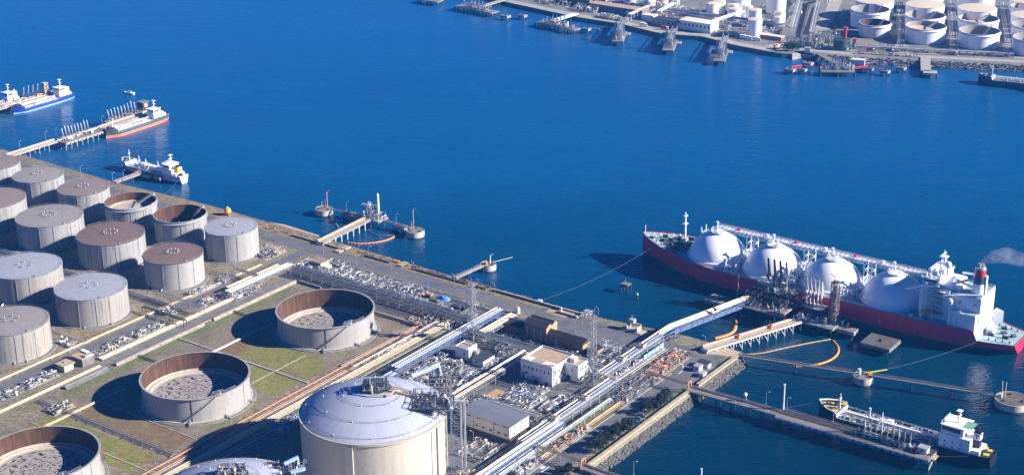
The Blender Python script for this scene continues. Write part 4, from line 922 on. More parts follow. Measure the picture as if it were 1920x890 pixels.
yard(-84,-78,-20,20,44,'valves along the raised grey pipe pair',38,[pipe_cream,pipe_silver,steel_grey,pipe_yellow],2.2)
yard(-52,-40,-48,-32,54,'dark pumps between plant road and dome',39,[steel_dark,steel_grey,pipe_silver,blue_steel],3.2,True)
yard(-32,-20,-26,0,44,'pipework left of the tall white pipe rack',40,MIX,2.6)
yard(8,22,-38,-25,60,'pipes behind the grey roofed hall',41,MIX,2.4)
yard(30,46,-20,4,70,'pipework between bright pump yard and lower main gas rack',42,MIX,2.4)
yard(-36,-12,44,50,40,'pipework at the foot of the tall brown shed',43,[steel_dark,steel_grey,pipe_yellow,pipe_grey],2.2)
yard(-6,14,42,50,40,'pipework in the shade of the long low shed',44,[steel_dark,steel_grey,pipe_silver,pipe_grey],2.2)
yard(24,40,-84,-64,40,'pipework on the yard below the grey roofed hall',45,MIX,2.4)
yard(-222,-214,-250,-205,60,'valve yard in the bottom left beside the field road',46)
yard(-72,-62,-120,-90,40,'blue shaded pipework left of the huge tank',47,[blue_steel,pipe_silver,steel_grey],2.2)
yard(-55,-48,-30,4,60,'dark equipment strip between tall blue rack and white substation',48,MIX,2.6)
yard(-23.5,-12,0,22,60,'pipework between the brick yard and the control building',49,MIX,2.8)
yard(1,22,-3.5,4,34,'low valves on the forecourt of the control building',50,MIX,1.4)
yard(-10,8,-58,-42,60,'pipework between dome platform and the grey roofed hall',51,MIX,3.2,True)
yard(20,40,-38,-24,50,'pipework under the short rack behind the grey roofed hall',52,MIX,2.6)
yard(-57,-47,34,60,60,'pipework under the wide tan topped rack',53,MIX,3.0)
yard(-40,-29,33,49,60,'dark pipework left of the tall brown shed',54,[steel_dark,steel_grey,pipe_grey,pipe_yellow],2.6)
yard(-206,-186,70,77,40,'low pipes between the yellow walled hut and the shore road',55,MIX,1.8)
yard(-145,-122,50,59,70,'pipework beside the long dark rack left of the excavator',56,MIX,2.4)
yard(-100,-85,26,35,40,'pipework where the red line passes the tan strip',57,[pipe_red,pipe_tan,steel_dark,steel_grey],2.0)
yard(-240,-233,-20,4,30,'small pipes beside the brown spotted roof tank',58,None,1.8)
yard(-253,-236,-112,-104,30,'small pipes between the two lower tan tanks and the field road',59,None,1.8)
t = thing('pipe_loop','looped tan pipe with two bends right of the huge gas tank','pipe',(46,-88,LAND))
for k in (0,1.6): part(t,'pipe',B().pipe([(38,-100+k,LAND+2.5),(44,-100+k,LAND+2.5),(44,-95+k,LAND+2.5),(48,-95+k,LAND+2.5),(48,-100+k,LAND+2.5),(56,-100+k,LAND+2.5)],.5,8),pipe_tan,smooth=40)
for u in (42,50): part(t,'support',B().box(u-.2,u+.2,-101,-98,LAND,LAND+2),steel_grey)
# ------------------------------------------------------------------ buildings
def winbox(t, u, v, z, su, sv, sz, ma=None, parent=None, name='window'):
    o = part(t, name, B().box(u-su/2,u+su/2,v-sv/2,v+sv/2,z-sz/2,z+sz/2), ma or window_m, parent); return o
def parapet(b, u0, u1, v0, v1, z, h=.6, w_=.3):
    return b.box(u0,u1,v0,v0+w_,z,z+h).box(u0,u1,v1-w_,v1,z,z+h).box(u0,u0+w_,v0+w_,v1-w_,z,z+h).box(u1-w_,u1,v0+w_,v1-w_,z,z+h)
# white control building
t = thing('control_building','white concrete control building with tan roof deck and blue doors','building',(10,16,LAND)); L_ = LAND
part(t,'wall',B().box(0,21,7,12,L_,L_+12.0).box(0.02,20.98,12,28,L_,L_+11.0),white_w:=mk('white_wall',(.70,.69,.67),.6,var=.07,scale=.25))
r_ = part(t,'roof',B().box(.4,20.6,12.3,27.6,L_+11,L_+11.05),roof_tan); part(t,'parapet',parapet(B(),0,21,12,28,L_+11,.8),white_w)
for u0,u1,m_ in ((.3,7,roof_pale),(7,13.8,mk('roof_mid',(.33,.29,.25),.8)),(13.8,20.7,roof_pale)): part(t,'roof_panel',B().box(u0,u1,7.2,11.8,L_+12,L_+12.08),m_)
for u in (2.4,5.2,8.0,10.8,13.2,16,18.6): winbox(t,u,6.97,L_+7.6,.8,.1,1.7)
for u in (3.6,): winbox(t,u,6.97,L_+4.2,2,.1,1.2)
for u in (1.6,): part(t,'door',B().box(u-1,u+1,6.9,7.05,L_,L_+4),blue_steel)
e_=part(t,'entrance_porch',B().box(8.2,13,5.2,7,L_+3.0,L_+3.4).box(8.2,8.5,5.3,5.6,L_,L_+3).box(12.7,13,5.3,5.6,L_,L_+3),pale_blue); part(t,'door',B().box(9,12.4,6.93,7.05,L_,L_+2.9),dark)
part(t,'door',B().box(16.2,18.4,6.93,7.05,L_,L_+2.2),blue_steel)
for v in (10,14,18,22): winbox(t,21.03,v,L_+7.2,.1,.9,1.6); winbox(t,21.03,v,L_+3.6,.1,.9,1.4) if v > 12 else None
part(t,'pilaster',B().box(7.0,7.5,6.75,7,L_,L_+12).box(13.5,14,6.75,7,L_,L_+12),white_w)
part(t,'annex',B().box(21.0,30,19,29,L_+3.4,L_+10).box(24,30,20,29,L_,L_+3.4).box(21.2,21.6,19.2,19.6,L_,L_+3.4),white_w)
part(t,'annex_roof',B().box(21.4,29.6,19.4,28.6,L_+10,L_+10.06),roof_tan); part(t,'annex_parapet',parapet(B(),21,30,19,29,L_+10,.7),white_w)
part(t,'roof_hatch',B().box(22.5,25.5,22,25.5,L_+10.1,L_+12.4),cream_wall)
for v in (21,23.5,26): winbox(t,30.03,v,L_+7.4,.1,1.2,1.5)
winbox(t,30.03,22,L_+2,.1,1.4,2.6,dark,None,'door'); winbox(t,26,18.97,L_+6.8,1,.1,1.6)
part(t,'outside_stair',B().stairs((21.4,8.5,L_),(21.4,17.5,L_+6.5),1.1),galv)
# substations
t = thing('substation','white substation block with flat grey roof beside the left lattice mast','building',(-42,12,L_))
part(t,'wall',B().box(-46.5,-38,7.5,17,L_,L_+6.4),white_w); part(t,'roof',B().box(-46.2,-38.3,7.8,16.7,L_+6.4,L_+6.5),mk('roof_warm_grey',(.30,.28,.26),.8)); part(t,'parapet',parapet(B(),-46.5,-38,7.5,17,L_+6.4,.5),white_w)
part(t,'roof_divider',B().box(-46.4,-38.1,13.4,13.7,L_+6.4,L_+6.9),white_w)
winbox(t,-40,7.45,L_+3.6,1.2,.1,1.2); part(t,'chimney_duct',B().box(-38,-37,8,9.2,L_,L_+6.8),white_w)
for v in (11,12.6): winbox(t,-37.97,v,L_+1.8,.1,1.1,2.6,dark,None,'louvre')
for v in (14.2,16.0): part(t,'cylinder',B().cyl(-36.6,v,L_,L_+4.2,.8,n=12),steel_light)
t = thing('substation','small white hut with dark flat roof in front of the brick yard','building',(-28,10,L_))
part(t,'wall',B().box(-32,-24.6,5,15.5,L_,L_+3.9),white_w); part(t,'roof',B().box(-32.4,-24.2,4.6,15.9,L_+3.9,L_+4.2),mk('roof_dark',(.045,.05,.06),.7))
winbox(t,-29.5,4.95,L_+2.4,1.6,.1,1.2); 
for v in (8,12): winbox(t,-24.57,v,L_+1.3,.1,1.3,2.3,cream_wall,None,'door')
# grey roofed hall
t = thing('gable_hall','cream clad hall with big plain grey roof next to the huge tank','building',(23,-47,L_))
hu0,hu1,hv0,hv1 = 9.0,40.0,-58.5,-41.5
part(t,'wall',B().box(hu0,hu1,hv0,hv1,L_+2.2,L_+9.6),cream_wall)
def ridge(b, u0, u1, v0, v1, z, rise, over=.6):
    vm = (v0+v1)/2; u0-=over; u1+=over; v0-=over; v1+=over
    return b.add([(u0,v0,z),(u1,v0,z),(u1,vm,z+rise),(u0,vm,z+rise),(u0,v1,z),(u1,v1,z),(u0,v0,z-.25),(u1,v0,z-.25),(u1,v1,z-.25),(u0,v1,z-.25)],
      [(0,1,2,3),(3,2,5,4),(6,7,1,0),(8,9,4,5),(7,8,5,2,1),(9,6,0,3,4),(9,8,7,6)])
part(t,'roof',ridge(B(),hu0,hu1,hv0,hv1,L_+9.7,.7),roof_grey)
part(t,'base',B().box(hu0+1,hu1-1,hv0+1.2,hv1-.6,L_,L_+2.2),mk('hall_base_shade',(.10,.085,.07),.8))  # solid dark block painted as the shade in the open base
part(t,'downpipe',B().box(16.8,17,hv0-.12,hv0,L_+2.2,L_+9.4).box(29.8,30.1,hv0-.15,hv0,L_+2.2,L_+9.4),steel_grey)
for u in (11,19,23,28,33,37.5): winbox(t,u,hv0-.03,L_+4.5,1.5,.1,.9)
for u,wd in ((14,2.6),(20,1.3),(31,1.4),(37,2.8)): winbox(t,u,hv0-.03,L_+8.9,wd,.1,.6)
for v in (-54.5,-48): 
    for z in (4.4,8.2): winbox(t,hu1+.03,v,L_+z,.1,1.4,.8)
# brown sheds
t = thing('tall_shed','tall brown corrugated shed with double ridge roof beside the shore road','shed',(-18,57,L_))
part(t,'wall',B().box(-28,-13,50,61,L_,L_+10.5),brown_wall); rf=part(t,'roof',ridge(B(),-28,-13,50,58,L_+10.5,1.8),brown_roof); part(t,'roof',ridge(B(),-28,-13,55.8,61,L_+10.5,1.8),brown_roof)
for v0,v1 in ((50,55.4),(55.8,61)): part(t,'gable',B().add([(-12.38,v0-.4,L_+10.2),(-12.38,v1+.4,L_+10.2),(-12.38,(v0+v1)/2,L_+12.2),(-12.38,v1,L_+7),(-12.38,v0,L_+7)],[(0,3,4),(4,3,1),(0,4,1)][:0] or [(0,1,2)]),mk('gable_tan',(.42,.27,.16),.7) if 'gable_tan' not in bpy.data.materials else bpy.data.materials['gable_tan'])
part(t,'end_wall',B().box(-13,-12.8,50,61,L_,L_+10.3),bpy.data.materials['gable_tan'])
for u in (-26,-21,-16): part(t,'downpipe',B().pipe([(u,49.6,L_+9),(u,49.5,L_+.3)],.3,6),pale_blue)
part(t,'lean_to',B().box(-44,-28,52,62,L_,L_+5),brown_wall); part(t,'lean_to_roof',ridge(B(),-44,-28.2,52,62,L_+5,1.6),brown_roof)
t = thing('low_shed','long low brown shed with dark ridge roof and open gable','shed',(0,55,L_))
part(t,'wall',B().box(-12.6,12,50.5,58,L_,L_+6.6),brown_wall); part(t,'roof',ridge(B(),-12.6,12,50.5,58,L_+6.6,2.4,.5),brown_roof)
part(t,'end_wall',B().box(12,12.2,50.5,58,L_+2.6,L_+6.5),bpy.data.materials['gable_tan']); part(t,'door',B().box(12.05,12.3,52,56.5,L_,L_+2.6),dark)
for u in (-6,): part(t,'downpipe',B().pipe([(u,50.2,L_+6),(u,50.1,L_+.3)],.3,6),pale_blue)
t = thing('brick_hut','brown brick hut with flat roof at the end of the long low shed','shed',(19,54,L_))
part(t,'wall',B().box(16.5,22,50.5,57,L_,L_+5.2),brown_wall); part(t,'roof',B().box(16.2,22.3,50.2,57.3,L_+5.2,L_+5.5),brown_roof); part(t,'end_wall',B().box(22,22.15,50.6,56.9,L_,L_+5.1),bpy.data.materials['gable_tan'])
t = thing('brick_hut','tiny brown hut in front of the blue white pump yard','shed',(25,57,L_))
part(t,'wall',B().box(23.5,27,55,59,L_,L_+3.2),brown_wall); part(t,'roof',B().box(23.3,27.2,54.8,59.2,L_+3.2,L_+3.5),brown_roof); winbox(t,27.03,57,L_+1.2,.1,1.2,2.2,bpy.data.materials['gable_tan'],None,'door')
# huts in the tank field
t = thing('pump_hut','small hut with brown roof and yellow end wall beside the shore road','hut',(-201,66,L_))
part(t,'wall',B().box(-206,-198.2,61,69,L_,L_+4),mk('hut_brown',(.22,.17,.12),.8)); part(t,'end_wall',B().box(-198.2,-198,61,69,L_,L_+4),mk('hut_yellow',(.72,.56,.30),.6)); part(t,'roof',B().box(-206.4,-197.7,60.6,69.4,L_+4,L_+4.3),mk('hut_roof',(.27,.20,.155),.8))
for k in range(3): part(t,'air_unit',B().cbox(-195.8,62.4+k*2.4,L_,1.5,1.5,1.6).cyl(-195.8,62.4+k*2.4,L_+1.6,L_+1.75,.6,n=10),white_paint)
t = thing('pump_hut','flat tan roofed hut with white shutters in the lower left','hut',(-216.5,-131,L_))
part(t,'wall',B().box(-220,-213.5,-134.5,-128,L_,L_+3.6),concrete_tan); part(t,'roof',B().box(-220.8,-212.7,-135.3,-127.2,L_+3.6,L_+4.2),roof_tan); part(t,'roof_vent',B().cyl(-217,-131,L_+4.2,L_+4.9,.6,n=10),steel_light)
for k in range(4): winbox(t,-213.45,-133.3+k*1.5,L_+1.7,.1,1.1,2.6,white_paint,None,'shutter')
t = thing('pump_hut','hut with white tanks on its roof behind the flat tan roofed hut','hut',(-215,-120,L_))
part(t,'wall',B().box(-220,-210.5,-124,-115.5,L_,L_+4.6),concrete_d); part(t,'roof',B().box(-220.3,-210.2,-124.3,-115.2,L_+4.6,L_+5),roof_tan)
for k in range(4): part(t,'roof_drum',B().pipe([(-219.2+k*1.5,-117.5,L_+5.6),(-219.2+k*1.5,-115.6,L_+5.6)],.55,10),white_paint)
part(t,'roof_box',B().box(-213,-210.6,-121.5,-116,L_+5,L_+6),steel_light)
t = thing('guard_hut','white guard hut beside the short sea wall','hut',(76,71,L_))
part(t,'wall',B().box(74,77.5,69,73,L_,L_+3),white_paint); part(t,'roof',B().box(73.7,77.8,68.7,73.3,L_+3,L_+3.3),steel_light); winbox(t,75.7,68.97,L_+1.7,1.5,.1,1); part(t,'door',B().box(77.5,77.56,70,71.2,L_,L_+2.2),steel_grey)
t = thing('container_shed','long dark container shed behind the white guard hut','hut',(77,77,L_))
part(t,'wall',B().box(73,79.5,75,79.5,L_,L_+2.8),steel_grey); part(t,'roof',B().box(72.7,79.8,74.7,79.8,L_+2.8,L_+3.1),steel_dark); part(t,'door',B().box(79.5,79.58,76,78.5,L_,L_+2.4),white_paint)
t = thing('container_shed','small white box cabin at the landing of the upper catwalk','hut',(81.5,66,L_))
part(t,'wall',B().box(80.3,83,64,68,L_,L_+2.2),white_paint); part(t,'roof',B().box(80.1,83.2,63.8,68.2,L_+2.2,L_+2.45),concrete)
t = thing('wind_screen','row of pale blue screen panels at the foot of the blue bridge','screen',(46.5,75,L_))
for k in range(5): part(t,'panel',B().box(45.6,45.8,62+k*4.4,66+k*4.4,L_,L_+4.2),pale_blue); part(t,'post',B().box(45.5,46,61.7+k*4.4,62+k*4.4,L_,L_+5),blue_steel)
# concrete mooring frame on the shore
t = thing('winch_stand','pale concrete mooring frame with winch on the shore edge','platform',(18,96,L_))
part(t,'slab',B().box(11,25,92,99,L_,L_+.6),concrete); part(t,'portal',B().box(14,15,93,98,L_,L_+3.4).box(21,22,93,98,L_,L_+3.4).box(14,22,97,98,L_+3.4,L_+4.2).box(14,22,93,93.8,L_,L_+1.4),concrete); part(t,'winch_house',B().box(14.5,18,95.5,98.5,L_+4.2,L_+6.6),steel_light); part(t,'mast',B().beam((16,97,L_+6.6),(16,97,L_+9),.2).box(15.2,16.8,96.8,97.2,L_+8.6,L_+9),galv)
t = thing('mooring_pit','tan concrete pit with a white post on the shore behind the tall shed','platform',(-26,94,L_))
part(t,'slab',B().box(-33,-19,91,93.5,L_,L_+1.4).box(-20.5,-19,93.5,98,L_,L_+1.6).box(-33,-19,97,98.3,L_,L_+.8),concrete_tan); part(t,'post',B().cyl(-31,92,L_+1.4,L_+4,.5,n=8),white_paint)
t = thing('lattice_stand','small white latticed stand on the shore right of the tan pit','platform',(-15,97,L_))
part(t,'stand',steelwork(B(),-17,-13,95,98,L_,L_+4,[L_+2,L_+4],2,.2),white_paint); part(t,'floor',B().box(-17,-13,95,98,L_+4,L_+4.2),steel_light)
t = thing('marker_post','yellow green leaning post on the shore near the bridge foot','post',(37,100,L_)); part(t,'post',B().beam((37,100,L_),(37.6,100.4,L_+6),.7,.5),mk('post_olive',(.45,.46,.14),.7)); part(t,'base',B().cbox(37,100,L_,2.4,2.4,.8),concrete)
t = thing('mooring_winch','white bollard winch at the shore end of the long mooring line','winch',(-51,99,L_)); part(t,'drum',B().pipe([(-52.4,98,L_+1),(-50,98.6,L_+1)],1,12),white_paint); part(t,'base',B().cbox(-51.2,98,L_,3.2,2.4,.5),concrete)
t = thing('boundary_box','white cube tank with orange cap beside the shore road','tank',(-53,77.5,L_)); part(t,'body',B().cyl(-53,77.5,L_,L_+3.4,1.4,n=14),white_paint); part(t,'cap',B().cyl(-53,77.5,L_+3.4,L_+4.3,.8,n=12),orange)
t = thing('fuel_drum','orange and white drum beside the field road','drum',(-221,-17,L_)); part(t,'body',B().cyl(-221,-17,L_,L_+2.2,1.1,n=14),white_paint); part(t,'cap',B().cyl(-221,-17,L_+2.2,L_+3.2,.9,n=14),orange)
t = thing('buoy','orange buoy float stored on the shore behind the pale shore row tank','buoy',(-321,99,L_)); part(t,'float',B().ball((-321,99,L_+3),2.6,12,8),orange,smooth=True); part(t,'band',B().lathe([(2.62,L_+2.6),(2.66,L_+3.4)],12,(-321,99),caps=(False,False)),yellow); part(t,'cradle',B().cbox(-321,99,L_,4,3,.8),concrete_d); part(t,'ring',B().cyl(-321,99,L_+5.4,L_+6.2,.5,n=8),white_paint)
for u,v,lab in ((-175,63,'yellow drum standing upright in the rubble grey pipework'),(-231,-40.5,'yellow fire hydrant by the silver rack bridge')):
    t = thing('yellow_drum',lab,'drum',(u,v,L_)); part(t,'body',B().cyl(u,v,L_,L_+2,.8,n=12),yellow); part(t,'lid',B().cyl(u,v,L_+2,L_+2.3,.45,n=10),yellow)
t = thing('flow_meter','pale silver horseshoe pipe on plinth near the plant road','pipe',(-73.5,34,L_)); part(t,'pipe',B().pipe([(-75,34,L_),(-75,34,L_+4),(-74,34,L_+5),(-72.8,34,L_+5),(-72,34,L_+4),(-72,34,L_)],.5,8),pipe_silver,smooth=40); part(t,'plinth',B().cbox(-73.5,34,L_,5,2,.5),concrete)
t = thing('water_tank','white horizontal vessel beside the plant road behind the left mast','tank',(-68,52,L_)); part(t,'vessel',B().pipe([(-68,47.5,L_+2.4),(-68,48.2,L_+2.4),(-68,55,L_+2.4),(-68,55.7,L_+2.4)],[.8,1.9,1.9,.8],14),cream_wall,smooth=40); part(t,'saddle',B().box(-69.6,-66.4,49,49.8,L_,L_+1.4).box(-69.6,-66.4,53.5,54.3,L_,L_+1.4),concrete)
t = thing('drum_tank','small cylindrical white tank with tan lid on the yard behind the dome platform','tank',(-40,-28,L_)); part(t,'shell',B().cyl(-40,-28,L_,L_+3.4,2.0,n=18),steel_light); part(t,'lid',B().cyl(-40,-28,L_+3.4,L_+3.8,2.1,.4,n=18),mk('lid_tan',(.56,.42,.32),.7))

# ------------------------------------------------------------------ lattice masts
def mast(u, v, h, wb, label, arms):
    t = thing('lattice_mast', label, 'mast', (u,v,L_), group='lattice masts of the plant')
    part(t,'tower',B().lattice(u,v,L_,L_+h*.33,wb,wb*.42,3,.34,.2).lattice(u,v,L_+h*.33,L_+h*.92,wb*.42,wb*.3,12,.28,.16),galv)
    part(t,'spike',B().cyl(u,v,L_+h*.92,L_+h,.25,.12,6),steel_grey)
    for k in (.42,.6,.78,.9):
        if arms:
            w_=2.6; zz_=L_+h*(.72+.08*(k-.42)/.16)
            part(t,'arm',B().beam((u-w_,v,zz_+1.2),(u,v,zz_),.22).beam((u+w_,v,zz_+1.2),(u,v,zz_),.22).beam((u,v-w_,zz_+1.2),(u,v,zz_),.22).beam((u,v+w_,zz_+1.2),(u,v,zz_),.22),galv)
        else: part(t,'platform',B().cbox(u,v,L_+h*k,wb*.62,wb*.62,.15).rail([(u-wb*.3,v-wb*.3,L_+h*k),(u+wb*.3,v-wb*.3,L_+h*k),(u+wb*.3,v+wb*.3,L_+h*k)]),galv)
    part(t,'footing',B().cbox(u-wb/2,v-wb/2,L_-.1,1.4,1.4,.7).cbox(u+wb/2,v-wb/2,L_-.1,1.4,1.4,.7).cbox(u+wb/2,v+wb/2,L_-.1,1.4,1.4,.7).cbox(u-wb/2,v+wb/2,L_-.1,1.4,1.4,.7),concrete)
    return t
mast(-50.6,29.2,40,8.4,'left lattice mast with small platforms beside the white substation',False)
mast(40.5,16.7,48,8.6,'right lattice mast with branching arms beside the control building',True)

# ------------------------------------------------------------------ lamps
def lamp(name, h, reach):
    t = thing(name,'',None,(0,0,0),WORLD); t.org=(0,0,0)
    part(t,'pole',B().pipe([(0,0,0),(0,0,h-1)],[.2,.13],6),galv); part(t,'arm',B().pipe([(0,0,h-1),(.25,0,h-.35),(reach*.5,0,h),(reach,0,h+.05)],.1,5),galv); part(t,'lamp_head',B().cbox(reach+.35,0,h-.06,.9,.4,.22),white_paint); part(t,'base',B().cbox(0,0,0,.7,.7,.35),concrete)
    return t.o
LMP = lamp('street_lamp', 9.5, 1.8); used=[False]
def put_lamp(px, py, label, rz=GA, z=LAND, group='street lamps', sc_=1):
    p = ground(px, py, z); 
    if not used[0]: o = LMP; o.location = p; o.rotation_euler=(0,0,rz); o['label']=label; o['group']=group; used[0]=True
    else: o = dup(LMP, p, rz, label, group)
    o['category']='street lamp'; o.scale=(sc_,)*3; return o
for px_,py_,lab in ((888,833,'curved street lamp standing on the yard below the grey roofed hall'),
  (497,440,'street lamp on the beach side of the shore road near the pale tank'),(606,474,'street lamp at the shore end of the round dolphin jetty'),
  (668,497,'short street lamp on the bank left of the brown ramp'),(671,480,'first street lamp right of the round dolphin jetty'),(691,481,'second street lamp right of the round dolphin jetty'),
  (734,503,'street lamp beside the orange thing on the shore bank'),(776,512,'street lamp at the dark pile on the shore bank'),(898,545,'street lamp right of the small jetty, behind the left mast'),(928,552,'street lamp on the shore beyond the left mast'),
  (852,535,'street lamp at the foot of the small single jetty'),(1091,606,'street lamp on the shore beyond the right mast'),(1078,624,'street lamp on the plaza between sheds and sea'),(1122,598,'street lamp at the sea edge right of the right mast'),
  (1069,655,'street lamp in the shade in front of the long low shed'),(1183,672,'street lamp beside the blue screen panels'),(1240,668,'street lamp inside the road bend'),(1322,652,'street lamp at the landing of the upper catwalk'),
  (1205,742,'street lamp at the dark pipework beside the right road'),(1218,735,'second street lamp at the dark pipework beside the right road'),(1205,790,'street lamp with orange foot at the sea wall'),
  (130,660,'street lamp beside the lower left tank'),(95,645,'street lamp in front of the lower left tank'),(100,775,'thin street lamp above the cream pipes in the lower left'),(290,868,'thin white street lamp on the turf above the second dome')):
    put_lamp(px_,py_,lab,GA if px_%2 else GA+math.pi,sc_=.8)

# ------------------------------------------------------------------ trees and shrubs
def tree(px, py, h, w_, label, seed, group='dark pines along the sea wall', uv_=None):
    p = SITE.w((*uv_,LAND)) if uv_ else ground(px,py); fr = Frame(p.x,p.y,0); r = random.Random(seed)
    t = thing('pine_tree', label, 'tree', (0,0,LAND), fr, group); t.org=(0,0,0)
    tr = B(); lean = (r.uniform(-.4,.4), r.uniform(-.4,.4)); tr.pipe([(0,0,0),(lean[0]*.5,lean[1]*.5,h*.45),(lean[0],lean[1],h*.9)],[.28,.2,.07],6)
    tips = []
    for k in range(9):
        z = h*(.28+.07*k); a = r.uniform(0,6.28); L = w_*.5*(1.05-.07*k)*r.uniform(.7,1.15); q = (lean[0]*z/h+L*math.cos(a), lean[1]*z/h+L*math.sin(a), z+L*.25); tr.pipe([(lean[0]*z/h,lean[1]*z/h,z),q],[.1,.03],4); tips.append(q)
    part(t,'trunk',tr,bark_m)
    cr = B()
    for q in tips+[(lean[0],lean[1],h*.92),(lean[0]*.7,lean[1]*.7,h*.7)]:
        rad = w_*.24*r.uniform(.8,1.2)
        for _ in range(110):
            d = Vector((r.gauss(0,1),r.gauss(0,1),r.gauss(0,.6))); d = d.normalized()*rad*r.random()**.4; c = Vector(q)+d; s = r.uniform(.2,.45)
            a = Vector((r.gauss(0,1),r.gauss(0,1),r.gauss(0,1))).normalized(); b_ = a.cross(Vector((r.gauss(0,1),r.gauss(0,1),r.gauss(0,1)))).normalized()
            cr.add([c+a*s, c-a*s*.6+b_*s*.7, c-a*s*.6-b_*s*.7],[(0,1,2)])
    part(t,'crown',cr,leaf_m); return t
ordn = ['first','second','third','fourth','fifth','sixth','seventh','eighth','ninth','tenth','eleventh','twelfth','thirteenth','fourteenth','fifteenth','sixteenth']
tu = [(80.5,-42),(81.5,-38),(79.5,-34.5),(82,-31),(79.8,-27.5),(81.8,-24),(79.6,-20.5),(81.8,-17),(79.8,-13.5),(82,-10.5),(80.2,10),(81.8,13.5),(80,17),(81.9,20.5),(80.2,24),(81.6,28)]
rr_ = random.Random(5)
for i,(u,v) in enumerate(tu): tree(0,0,rr_.uniform(6.0,8.4),rr_.uniform(5.2,7.0),'%s dark pine of the sea wall row counted from its lower end'%ordn[i],40+i,uv_=(u+rr_.uniform(-.5,.5),v+rr_.uniform(-.8,.8)))
for i,(u,v,lab) in enumerate(((81,-66,'dark pine at the bottom edge by the gantry landing'),(83,-70,'dark pine at the bottom edge right of the first one'),(79.5,-71,'dark pine at the bottom edge nearest the road'))): tree(0,0,5.5,4.6,lab,80+i,'dark pines at the bottom edge',(u,v))
def shrubs(label, pts, seed, ma=leaf_m):
    r = random.Random(seed); cx = sum(p[0] for p in pts)/len(pts); cy = sum(p[1] for p in pts)/len(pts); t = thing('shrub_patch',label,'shrubs',(cx,cy,L_))
    cr = B(); st = B()
    for (u,v) in pts:
        st.pipe([(u,v,L_),(u,v,L_+.6)],.06,4)
        for _ in range(60):
            d = Vector((r.gauss(0,.5),r.gauss(0,.5),abs(r.gauss(0,.35)))); c = Vector((u,v,L_+.3))+d; s = r.uniform(.12,.3); a = Vector((r.gauss(0,1),r.gauss(0,1),r.gauss(0,1))).normalized(); b_ = a.cross(Vector((0.3,.5,1))).normalized(); cr.add([c+a*s,c-a*s*.6+b_*s,c-a*s*.6-b_*s],[(0,1,2)])
    part(t,'foliage',cr,ma); part(t,'stem',st,bark_m)
shrubs('low green shrubs on the island in the bottom road corner',[(rr_.uniform(56,64),rr_.uniform(-94,-86)) for _ in range(14)],1,mk('shrub_green',(.06,.10,.03),.8,var=.4))
shrubs('rust brown weeds along the top of the shore bank',[(rr_.uniform(-200,-60),rr_.uniform(97,100)) for _ in range(60)],2,mk('weed_brown',(.26,.15,.08),.9,var=.3))
shrubs('dry tan weeds on the bank near the beach',[(rr_.uniform(-300,-215),rr_.uniform(94,101)) for _ in range(50)],3,mk('weed_tan',(.28,.24,.11),.9,var=.3))
shrubs('brown weeds around the mooring frame by the bridge foot',[(rr_.uniform(20,45),rr_.uniform(95,102)) for _ in range(24)],6,bpy.data.materials['weed_brown'])
t = thing('kiosk','cream box cabin on the island in the bottom road corner','hut',(58,-95,L_)); part(t,'wall',B().box(56,60,-97,-94,L_,L_+2.4),cream_wall); part(t,'roof',B().box(55.8,60.2,-97.2,-93.8,L_+2.4,L_+2.6),white_paint)

# ------------------------------------------------------------------ cars, excavator, tarpaulin
def car(u, v, rz, ma, label):
    p = SITE.w((u,v,LAND+.09)); fr = Frame(p.x,p.y,rz); t = thing('parked_car',label,'car',(0,0,p.z),fr,'cars parked among the pines'); t.org=(0,0,0)
    def sec(x, w_, z0, z1): return [(x,-w_,z0),(x,-w_,z1*.9),(x,-w_*.9,z1),(x,w_*.9,z1),(x,w_,z1*.9),(x,w_,z0)]
    b = B().loft([sec(-2.1,.75,.35,.8),sec(-1.9,.84,.25,.95),sec(1.2,.85,.25,.92),sec(1.9,.82,.25,.8),sec(2.15,.7,.35,.65)]); b.add([(-2.1,-.75,.35),(-2.1,.75,.35),(-2.1,.68,.8),(-2.1,-.68,.8),(2.15,-.7,.35),(2.15,.7,.35),(2.15,.6,.65),(2.15,-.6,.65)],[(0,1,2,3),(7,6,5,4)]); part(t,'body',b,ma,smooth=40)
    part(t,'cabin_glass',B().loft([[(-1.9,-.72,.92),(-1.9,.72,.92)],[(-1.4,-.62,1.42),(-1.4,.62,1.42)],[(.3,-.62,1.45),(.3,.62,1.45)],[(1.1,-.72,.92),(1.1,.72,.92)]]).add([(-1.9,-.72,.92),(-1.4,-.62,1.42),(.3,-.62,1.45),(1.1,-.72,.92),(-1.9,.72,.92),(-1.4,.62,1.42),(.3,.62,1.45),(1.1,.72,.92)],[(0,1,2,3),(7,6,5,4)]),window_m)
    part(t,'roof_panel',B().box(-1.35,.25,-.6,.6,1.43,1.49),ma)
    for x in (-1.3,1.35):
        for y in (-.86,.7): part(t,'wheel',B().pipe([(x,y,.32),(x,y+.16,.32)],.32,10),dark)
    for y in (-.55,.55): part(t,'headlight',B().cbox(2.1,y,.55,.1,.3,.15),white_paint)
cb_ = mk('car_blue',(.10,.22,.45),.3,.2,var=.05); cw_ = mk('car_silver',(.55,.58,.62),.3,.4,var=.05)
for u,v,m_,lab in ((77.2,-5.5,cb_,'blue car parked nearest the lower pines'),(77.2,-2,cw_,'silver car parked between the two pine groups'),(77.3,2,cb_,'blue car parked in the middle of the pine gap'),(77.2,6,cb_,'blue car parked just below the upper pines')): car(u+2,v,GA+math.pi,m_,lab)
t = thing('excavator','blue excavator with raised bent arm digging by the rail track','excavator',(-113,66,L_)); xb = mk('excavator_blue',(.05,.22,.50),.45)
for s in (-1,1): part(t,'track',B().box(-115,-110.5,66+s*1.2-.4,66+s*1.2+.4,L_+.05,L_+1.0),steel_dark)
